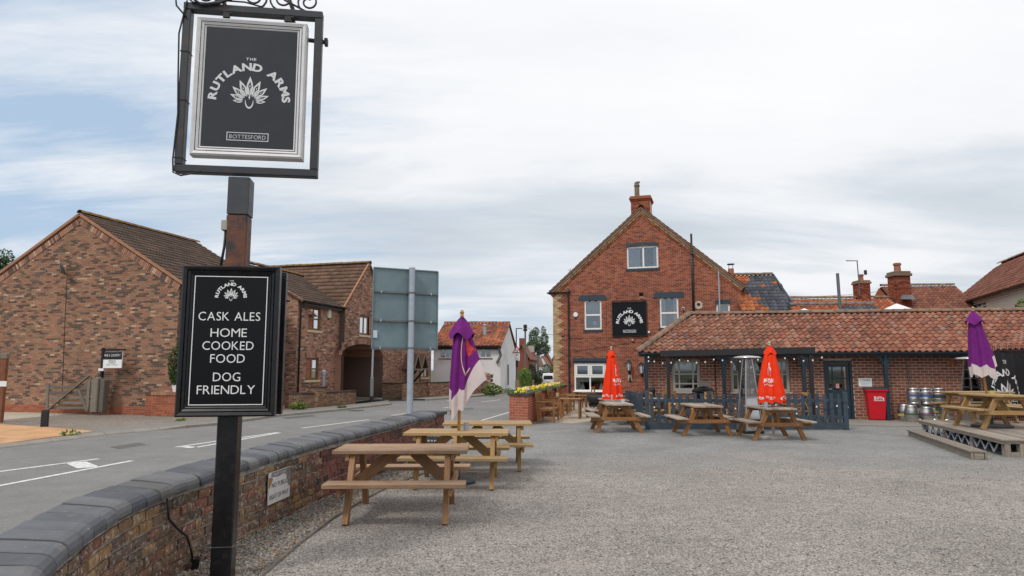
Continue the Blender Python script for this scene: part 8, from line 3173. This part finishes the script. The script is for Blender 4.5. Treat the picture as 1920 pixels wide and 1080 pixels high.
# ================================================================== SMALL THINGS ON THE LEFT SIDE
WGt = Wall(W1.P(0, 0, .55), TD)
gate = thing('field_gate', 'old grey five-bar gate standing against the blank gable wall', 'gate', on_wall(WGt, 130, 770), world=True)
G = lambda px, py, d=0: WGt.P(*WGt.az(px, py), d)
for (a, b, w_, nm) in (((91, 719), (89, 769), .11, 'gate_stile'), ((169, 704), (164, 772), .13, 'gate_stile'), ((92, 768), (170, 704), .11, 'brace'), ((149, 730), (165, 771), .10, 'brace'),
                       ((93, 726), (167, 726), .10, 'gate_bar'), ((93, 737), (167, 736.5), .10, 'gate_bar'), ((93, 746), (166, 745.5), .09, 'gate_bar'), ((92, 755.5), (166, 755.5), .09, 'gate_bar'), ((91, 765), (165, 764.5), .09, 'gate_bar')):
    dd = .04 if nm == 'brace' else (.0 if nm == 'gate_bar' else .02)
    plank(nm, OLDWOOD, gate, G(*a, dd), G(*b, dd), .035, w_, (0, 0, 1) if nm == 'gate_bar' else TD.lerp(V((0, 0, 1)), .5), world=True)
gpo = thing('gate_post', 'stout weathered timber gate post beside the estate sign', 'post', on_wall(WGt, 182, 772), world=True)
a, z = WGt.az(182, 773)
ob('post', MB().prism([WGt.P(a + x, z + y, .12) for x, y in ((-.22, 0), (.06, 0), (.06, 1.17), (-.02, 1.24), (-.20, 1.14))], -WGt.n * .3), OLDWOOD, gpo, bevel=.02)
ob('post', MB().prism([WGt.P(a + x, z + y, .05) for x, y in ((.075, 0), (.26, 0), (.27, 1.12), (.08, 1.14))], -WGt.n * .25), OLDWOOD, gpo, bevel=.02)
es = thing('estate_sign', 'black and white SOLD estate agent board on a black post', 'sign', on_wall(WGt, 185, 772), world=True)
a0, z0 = WGt.az(184, 740)
a1, z1 = WGt.az(190, 652)
plank('post', BLACK, es, WGt.P(a0, .3, -.1), WGt.P(a1, z1, -.1), .09, .09, TD, world=True)
A = [WGt.az(190, 660), WGt.az(226, 664), WGt.az(225, 692), WGt.az(190, 688)]
top, mid_ = A[0][1], (A[0][1] * .55 + A[3][1] * .45)
x0, x1, zb_ = A[0][0] + .02, A[1][0], (A[2][1] + A[3][1]) / 2
mb = MB()
WGt.slab(mb, x0, x1, zb_, top, -.11, -.07)
ob('board', mb, PUREWHITE, es)
mb = MB()
zm_ = zb_ + (top - zb_) * .53
WGt.slab(mb, x0 + .002, x1 - .002, zm_, top - .002, -.0695, -.066)
ob('header', mb, BLACK, es)
mb = MB()
WGt.slab(mb, a1 - .1, x1 + .1, top + .05, top + .11, -.12, -.07)
ob('arm', mb, BLACK, es)
fn = lambda x, y: WGt.P(x, y, -.063)
mb = MB()
w_ = x1 - x0
text(mb, 'FINE & COUNTRY', fn, (x0 + x1) / 2, zm_ + (top - zm_) * .40, .085, .0, 1., width=w_ * .84)
ob('lettering', mb, LETTER, es)
mb = MB()
text(mb, 'SOLD', fn, (x0 + x1) / 2, zb_ + (zm_ - zb_) * .55, .12, .0, 1.1, width=w_ * .36)
text(mb, 'subject to contract', fn, (x0 + x1) / 2, zb_ + (zm_ - zb_) * .32, .05, .0, 1., width=w_ * .6)
ob('lettering', mb, GALVD, es)
a2, z2 = WGt.az(186.5, 693)
ob('band', MB().box(WGt.P(a2, z2, -.1), (.18, .12, .09)), PUREWHITE, es)
q = gp(83, 801, ZP)
bo = thing('bollard', 'short black bollard on the orange paving', 'bollard', q)
ob('shaft', MB().box((0, 0, .225), (.16, .16, .45), Matrix.Rotation(.3, 3, 'Z')), BLACKM, bo, bevel=.012)
ob('cap', MB().box((0, 0, .462), (.14, .14, .025), Matrix.Rotation(.3, 3, 'Z')), BLACKM, bo, bevel=.008)
q = gp(-4, 792, ZP)
fp_ = thing('fence_post', 'reddish timber post with a white plate at the left edge', 'post', q)
ob('post', MB().box((0, 0, .95), (.26, .12, 1.9)), plain('red_brown_stain', (.20, .07, .03), .6, var=.3), fp_, bevel=.01)
ob('cap', MB().box((0, 0, 1.98), (.30, .15, .16)), OLDWOOD, fp_, bevel=.01)
ob('plate', MB().box((.06, -.07, 1.15), (.30, .015, .16)), PUREWHITE, fp_)
lp_ = thing('street_lamp', 'grey street lamp column with thicker base by the arch', 'street lamp', gp(696.5, 753.5, ZP))
ob('base', MB().tube([(0, 0, 0), (0, 0, 1.15)], .085, 12).lathe([(.085, 1.15), (.055, 1.28)], 12), plain('lamp_grey_green', (.20, .235, .225), .5, .2), lp_)
ob('foot', MB().tube([(0, 0, -.02), (0, 0, .28)], .095, 12), BLACKM, lp_)
ob('shaft', MB().tube([(0, 0, 1.2), (.04, 0, 5.0)], .05, 10), GALV, lp_)
ob('lantern', MB().box((.3, 0, 5.03), (.6, .18, .08)), GALV, lp_, bevel=.02)


# ================================================================== THE STREET BEYOND
def far_house(label, pl, pr, ye, yr, Y, ln, zg, wallm, roofm, wins=(), cat='house', gable=True):
    """house with its gable to the camera"""
    e0, e1 = yp(pl, ye, Y), yp(pr, ye, Y)
    zr_ = yp(pl, yr, Y).z
    o = thing('far_house', label, cat, (e0.x, Y, zg), world=True)
    w = e1.x - e0.x
    d = V((.095, 1, 0)).normalized()
    A = V((e0.x, Y, zg))
    P = lambda a, z, s_: A + V((a, 0, z - zg)) + d * s_
    m = (P(0, e0.z, 0), P(w, e0.z, 0), P(w / 2, zr_, 0))
    shell(o, 'wall', [[P(0, zg, 0), P(w, zg, 0), P(w, e0.z, 0), P(w / 2, zr_, 0), P(0, e0.z, 0)], [P(w, zg, 0), P(w, zg, ln), P(w, e0.z, ln), P(w, e0.z, 0)], [P(0, zg, 0), P(0, e0.z, 0), P(0, e0.z, ln), P(0, zg, ln)], [P(0, zg, ln), P(0, e0.z, ln), P(w / 2, zr_, ln), P(w, e0.z, ln), P(w, zg, ln)]], wallm)
    for sg in (0, 1):
        ex = -.25 if sg == 0 else w + .25
        ez = e0.z - .25 * (zr_ - e0.z) / (w / 2)
        ob('roof', MB().prism([P(ex, ez + .03, -.2), P(w / 2, zr_ + .03, -.2), P(w / 2, zr_ + .03, ln + .2), P(ex, ez + .03, ln + .2)], (0, 0, .12)), roofm, o)
    for (f0, f1, z0, z1, side) in wins:
        mb, mb2 = MB(), MB()
        zz0, zz1 = zg + z0, zg + z1
        if side:
            q = [P(w + .03, zz0, f0 * ln), P(w + .03, zz0, f1 * ln), P(w + .03, zz1, f1 * ln), P(w + .03, zz1, f0 * ln)]
            nrm = V((.05, 0, 0))
        else:
            q = [P(f0 * w, zz0, -.03), P(f1 * w, zz0, -.03), P(f1 * w, zz1, -.03), P(f0 * w, zz1, -.03)]
            nrm = V((0, -.05, 0))
        wn_ = ob('window', mb.prism(q, nrm), WHITE, o)
        c_ = sum(q, V((0, 0, 0))) / 4
        ob('pane', mb2.poly([c_ + (v - c_) * .78 + nrm * 1.15 for v in q]), PANELB, wn_)
    return o


B_FAR = brickmat('far_red_brick', [(0, (.24, .085, .055))], .2)
hA_ = far_house('brick house with a long side beyond the white cottage', 966, 990, 668, 647, 84, 10, -.5, B_FAR, T_BROWNP, [(.2, .4, 1.0, 2.2, 1), (.6, .8, 1.0, 2.2, 1)])
ob('chimney', MB().box(yp(980, 646, 88), (.9, .9, 1.6)), B_FAR, hA_)
hB_ = far_house('low brown house between the brick house and the white gable', 984, 1000, 672, 662, 98, 6, -.7, plain('brown_render', (.16, .11, .085), .85), T_BROWNP, [(.3, .7, 1.0, 2.3, 0)])
hC_ = far_house('white gabled house down the street', 995.5, 1009, 680, 665, 104, 14, -.8, RENDERW, T_BROWNP, [(.35, .7, .3, 2.2, 0), (.1, .3, 1.0, 2.2, 1)])
for k in range(3):
    ob('chimney_pot', MB().lathe([(.22, 0), (.2, 1.0)], 8, yp(993 + 3.2 * k, 660, 110)), CREAMFR, hC_)
ob('chimney', MB().box(yp(996, 663, 110) + V((0, 0, -.5)), (1.2, .9, 1.4)), B_FAR, hC_)
hD_ = far_house('pale house with a glazed porch at the bend of the street', 1008, 1024, 681, 668, 120, 16, -.9, RENDERW, T_BROWNP, [(.1, .55, .6, 2.6, 0)])
hE_ = far_house('brown roofed house at the end of the street', 1012, 1034, 681, 661, 150, 14, -1.1, B_FAR, T_BROWNP, [(.55, .75, .8, 2.2, 0)])
hF_ = far_house('small brick house glimpsed beside the pub corner', 1030, 1046, 684, 668, 170, 10, -1.1, B_FAR, T_BROWNP, [(.2, .5, .8, 2.2, 0)])


def tree(name, label, loc, h, tr, blobs, n, size, mat, limbs=6, cat='tree', group=None):
    o = thing(name, label, cat, loc, 0, group)
    mb = MB()
    top = V((R.uniform(-.2, .2), 0, h * .8))
    mb.tube([(0, 0, 0), tuple(top * .4), tuple(top)], [tr, tr * .7, tr * .2], 8)
    ob('trunk', mb, BARK, o)
    for k in range(limbs):
        c, r = blobs[k % len(blobs)]
        s_ = top * R.uniform(.3, .75)
        ob('limb', MB().tube([tuple(s_), tuple(s_.lerp(V(c), .5) + V((0, 0, .2))), tuple(V(c))], [tr * .4, tr * .25, tr * .08], 6), BARK, o)
    ob('crown', leaf_cloud(blobs, n, size, R), mat, o)['kind'] = 'stuff'
    return o


kt = 1280 / 135.
tp0 = yp(1008, 690, 135)
sc_ = lambda px, py: ((px - 1008) / kt, (690 - py) / kt + tp0.z + 1.1)
bl = []
for px, py, rx, rz_ in ((1000, 632, 9, 14), (1006, 622, 7, 9), (1000, 650, 14, 13), (990, 654, 8, 8), (1019, 622, 5, 10), (1021, 637, 8, 14), (1018, 655, 13, 10), (1029, 655, 5, 9), (1010, 643, 9, 12)):
    a, b = sc_(px, py)
    bl.append(((a, R.uniform(-1, 1), b), (rx / kt, rx / kt, rz_ / kt)))
tree('birch_tree', 'tall loose birch tree rising behind the far houses', (tp0.x, 135, -1.1), 11, .22, bl, 5200, .18, LEAFBIRCH, 9)
q = gp(984, 727)
hd = thing('hedge', 'clipped bright green hedge at the corner beyond the white cottage', 'hedge', (q.x, q.y, -.15))
ob('foliage', leaf_cloud([((.05, k * .8, .95), (.62, .6, 1.0)) for k in range(6)] + [((-.25, .2, 1.35), (.4, .4, .55))], 9000, .06, R), LEAFHEDGE, hd)['kind'] = 'stuff'
ob('stems', MB().tube([(0, 0, -.1), (.05, .2, 1.4)], .06, 6), BARK, hd)
for px, py, w_, h_, Y, lab in ((1014, 705, .9, 1.6, 100, 'dark garden bush by the white gabled house'), (1024, 692, 1.3, 1.6, 118, 'round green bush behind the blue car'), (994, 697, .8, 1.9, 86, 'dark shrub beside the brick house down the street'), (1003, 712, 1.0, .9, 92, 'low shrubs on the verge beyond the hedge')):
    p = yp(px, py, Y)
    o = thing('bush', lab, 'bush', (p.x, Y, p.z - h_ * .5))
    ob('foliage', leaf_cloud([((0, 0, h_ * .5), (w_, w_, h_ * .55))], 900, .12, R), LEAF, o)['kind'] = 'stuff'
p = gp(-30, 720)
bl = []
kt2 = 1280 / 46.
for px, py, rx, rz_ in ((-12, 480, 18, 14), (-6, 496, 20, 12), (-30, 500, 26, 22), (4, 505, 10, 8), (-24, 535, 30, 26), (-40, 560, 30, 26), (-16, 575, 26, 22), (-30, 600, 28, 22)):
    bl.append((((px + 20) / kt2, R.uniform(-.4, .4), (720 - py) / kt2), (rx / kt2, rx / kt2, rz_ / kt2)))
tl = yp(-20, 720, 46)
tree('leafy_tree', 'dark green tree showing over the left roof edge of the blank gable house', (tl.x, 46, tl.z), 8.0, .3, bl, 7000, .11, LEAF)
tl = yp(1925, 600, 27.5)
bl = [(((1918 - 1925) / 46.5, 0, .9), (.22, .25, .42)), (((1924 - 1925) / 46.5, 0, .6), (.35, .3, .4))]
tree('leafy_tree', 'leafy branch of a small tree before the cream house, right edge', (tl.x, 27.5, 0), 4.4, .08, [((b[0][0], b[0][1], b[0][2] + 3.2), b[1]) for b in bl], 520, .07, LEAFHEDGE, 2)


# traffic signs and poles at the junction
def at_gnd(px, Y, zg=0.0):
    p = yp(px, 700, Y)
    return V((p.x, Y, zg))


tsn = thing('warning_road_sign', 'red triangle warning sign with a white speed plate on a grey pole', 'traffic sign', at_gnd(969, 52))
k52 = 1280 / 52.
ob('pole', MB().tube([(0, 0, -.1), (0, 0, 3.3)], .06, 8), GALVD, tsn)
zt0 = 1.65 + (693 - 658) / k52
def tri3(r, y):
    return [V((0, y, zt0 + r)), V((-r * .87, y, zt0 - r * .5)), V((r * .87, y, zt0 - r * .5))]
pt = ob('triangle', MB().prism(tri3(.40, -.08), (0, .02, 0)), plain('sign_red', (.50, .02, .03), .4), tsn)
ob('face', MB().prism(tri3(.25, -.085), (0, .004, 0)), PUREWHITE, pt)
ob('symbol', MB().box((-.05, -.09, zt0 - .03), (.05, .004, .2)).box((.06, -.09, zt0 - .05), (.05, .004, .15)).ball((-.05, -.088, zt0 + .10), .03, 6, 4, (1, .1, 1)).ball((.06, -.088, zt0 + .05), .026, 6, 4, (1, .1, 1)), BLACKM, pt)
zq = 1.65 + (693 - 669) / k52
pq_ = ob('speed_plate', MB().box((.02, -.07, zq), (.42, .02, .62)), PUREWHITE, tsn)
mb = MB()
text(mb, '20', lambda x, y: V((x, -.082, y)), .02, zq + .05, .15, .02, 1.)
for k in range(3):
    text(mb, 'when lights', lambda x, y: V((x, -.082, y)), .02, zq - .09 - .07 * k, .03, .0, 1., width=.3)
ob('lettering', mb, BLACKM, pq_)
ob('lamp_box', MB().box((.0, -.12, 1.65 + (693 - 682) / k52), (.18, .16, .5)), BLACKM, tsn, bevel=.02)
ob('pale_wrap', MB().box((.02, -.08, .55), (.3, .1, .62)), plain('buff_board', (.45, .34, .20), .8), tsn)
sl2 = thing('street_lamp', 'tall thin street lamp with a short arm beyond the white cottage', 'street lamp', at_gnd(968, 66, -.2))
k66 = 1280 / 66.
zl = 1.65 + (693 - 616.5) / k66 + .2
ob('column', MB().tube([(0, 0, 0), (0, 0, zl)], [.09, .05], 8), BLACKM, sl2)
ob('arm', MB().box((.28, 0, zl), (.6, .14, .07)), BLACKM, sl2)
for px, Y, yt, lab, r in ((985, 80, 611, 'wooden telegraph pole with a cluster of fittings on top', .13), (1009, 95, 657, 'shorter wooden pole by the white gabled house', .14)):
    o = thing('telegraph_pole', lab, 'telegraph pole', at_gnd(px, Y, -.6))
    zt_ = 1.65 + (693 - yt) / (1280 / Y) + .6
    ob('pole', MB().tube([(0, 0, 0), (0, 0, zt_)], [r, r * .75], 8), plain('pole_timber', (.15, .13, .115), .9) if px == 985 else bpy.data.materials['pole_timber'], o)
    ob('fitting', MB().box((0, 0, zt_ - .5), (.45, .3, .3)).tube([(0, 0, zt_ - .3), (0, 0, zt_ + .1)], .22, 8), BLACKM, o)


# vehicles
def wheel(o, x, y, r, w=.2):
    w_ = ob('wheel', MB().tube([(x - w / 2, y, r), (x + w / 2, y, r)], r, 16), BLACKM, o)
    ob('rim', MB().tube([(x + (w / 2 if x > 0 else -w / 2), y, r), (x + (w / 2 + .01 if x > 0 else -w / 2 - .01), y, r)], r * .62, 12), GALV, w_)


def vehicle(name, label, cat, loc, rz, prof, w, paint, top_in, rear_glass, lights, wheels):
    """prof: side outline (y along, z); rear at y = 0 facing the camera"""
    o = thing(name, label, cat, loc, rz)
    n = len(prof)
    vs_ = []
    for sx_ in (-1, 1):
        for y, z in prof:
            ins = top_in * max(0, (z - .9)) / 1.0
            vs_.append(V((sx_ * (w / 2 - ins), y, z)))
    ob('body', MB().add(vs_, [tuple(range(n))[::-1], tuple(range(n, 2 * n))] + [(i, (i + 1) % n, n + (i + 1) % n, n + i) for i in range(n)]), paint, o, bevel=.05)
    ob('rear_window', MB().add([V(q) for q in rear_glass], [(0, 1, 2, 3)]), PANELB, o)
    for sx_ in (-1, 1):
        ob('tail_light', MB().box((sx_ * (w / 2 - .09), lights[0], lights[1]), (.14, .08, lights[2])), plain('tail_light_red', (.35, .02, .02), .3) if 'tail_light_red' not in bpy.data.materials else bpy.data.materials['tail_light_red'], o)
        ob('mirror', MB().box((sx_ * (w / 2 + .1), 2.6, 1.15), (.16, .1, .2)), paint, o)
    ob('bumper', MB().box((0, .02, .38), (w - .06, .16, .22)), BLACKM, o, bevel=.03)
    ob('number_plate', MB().box((0, -.045, lights[3]), (.5, .02, .11)), plain('plate_yellow', (.62, .45, .05), .5) if 'plate_yellow' not in bpy.data.materials else bpy.data.materials['plate_yellow'], o)
    for sx_ in (-1, 1):
        for y in wheels:
            wheel(o, sx_ * (w / 2 - .12), y, .32)
    return o


vp_ = yp(1028, 722, 93)
WPNT = plain('white_car_paint', (.72, .73, .75), .25, var=.03)
vehicle('parked_van', 'small white van seen from behind, parked down the street', 'van', (vp_.x, 93, -.72), math.radians(-4), [(0.0, .35), (-.02, .95), (.12, 1.35), (.35, 1.82), (.8, 1.88), (2.4, 1.85), (3.0, 1.55), (3.4, 1.12), (4.2, .95), (4.3, .4)], 1.76, WPNT, .16,
        [(-.64, -.02, 1.06), (.64, -.02, 1.06), (.58, .15, 1.56), (-.58, .15, 1.56)], (.02, .95, .38, .72), (.8, 3.5))
p = yp(1031, 703, 112)
vehicle('parked_car', 'blue car parked beyond the white van', 'car', (p.x, 112, -.55), math.radians(-4), [(0, .35), (-.02, .9), (.3, 1.45), (1.0, 1.62), (2.2, 1.58), (3.0, 1.0), (4.0, .85), (4.1, .4)], 1.8, plain('blue_car_paint', (.05, .09, .16), .25, var=.05), .2,
        [(-.62, .0, 1.0), (.62, .0, 1.0), (.56, .22, 1.4), (-.56, .22, 1.4)], (.02, .85, .2, .7), (.8, 3.2))
p = yp(1006, 706, 99)
vehicle('parked_car', 'dark car half hidden by the garden wall of the white gabled house', 'car', (p.x, 99, -.65), math.radians(-70), [(0, .35), (-.02, .9), (.3, 1.4), (1.0, 1.55), (2.2, 1.5), (3.0, 1.0), (4.0, .85), (4.1, .4)], 1.75, plain('black_car_paint', (.02, .022, .026), .25, var=.05), .2,
        [(-.62, .0, 1.0), (.62, .0, 1.0), (.56, .22, 1.35), (-.56, .22, 1.35)], (.02, .85, .2, .7), (.8, 3.2))
gw = thing('garden_wall', 'low wall along the verge before the white gabled house', 'wall', yp(1002, 715, 88), world=True)
a, b = yp(998, 715, 88), yp(1010, 709, 100)
a.z = b.z = 0
Wg_ = Wall(V((a.x, a.y, -.6)), b - a)
brickwall(gw, Wg_, [(0, 0), ((b - a).length, 0), ((b - a).length, .95), (0, .95)], [], B_HOUSE2, MORTAR_GREY, seed=91)
mb = MB()
Wg_.slab(mb, 0, (b - a).length, .0, .94, -.3, -.01)
ob('core', mb, B_HOUSE2, gw)
mb = MB()
Wg_.slab(mb, 0, (b - a).length, .952, 1.02, -.32, .04)
ob('coping', mb, BLACKW, gw)
w_ = thing('overhead_wires', 'thin overhead wire running from the telegraph pole', 'wires', yp(985, 613, 80), world=True)
a, b = yp(986, 613, 80), yp(1040, 628, 60)
ob('wire', MB().tube([a.lerp(b, i / 6) - V((0, 0, .2 * math.sin(PI * i / 6))) for i in range(7)], .018, 4), BLACKM, w_)

for o in bpy.data.objects:
    if o.name.split('.')[0] in ('reveal', 'collar', 'lettering', 'printed_lettering', 'printed_figure', 'faded_lettering', 'chalk_marks', 'carving', 'cable_tie', 'bolt') and o.type == 'MESH' and o.name.split('.')[0] != 'bolt':
        o['kind'] = 'stuff'

LAB = {'ground': 'bare earth beyond the village', 'road': 'grey asphalt road curving past the pub', 'yard_surface': 'grey chipping surface of the pub yard', 'patio': 'pale concrete patio below the pub gable',
       'path': 'grey concrete strip before the extension door', 'pavement': 'asphalt pavement on the far side of the road', 'forecourt': 'rough aggregate forecourt before the blank gable house', 'side_yard': 'rough ground behind the left houses',
       'gravel_drive': 'pale gravel drive by the old five-bar gate', 'block_paving': 'orange block paving at the far left kerb', 'gravel_bed': 'dark soil bed at the foot of the old wall', 'edging_strip': 'narrow edging strip between gravel and yard',
       'road_marking': 'white painted line on the road', 'gravel': 'loose gravel beside the old wall and across the yard', 'leaf_litter': 'brown fallen leaves on the gravel strip', 'yellow_flowers': 'yellow pansies in the brick planter',
       'pale_flowers': 'pale pink pansies in the brick planter', 'flower_foliage': 'green leaves of the planter pansies'}
for o in bpy.data.objects:
    k = o.name.split('.')[0]
    if o.parent is None and 'label' not in o and k in LAB:
        o['label'] = LAB[k]
for o in bpy.data.objects:
    if o.parent is None and o.get('category') == 'wall' and o.name.startswith('garden_wall'):
        o['group'] = 'low garden walls across the road'
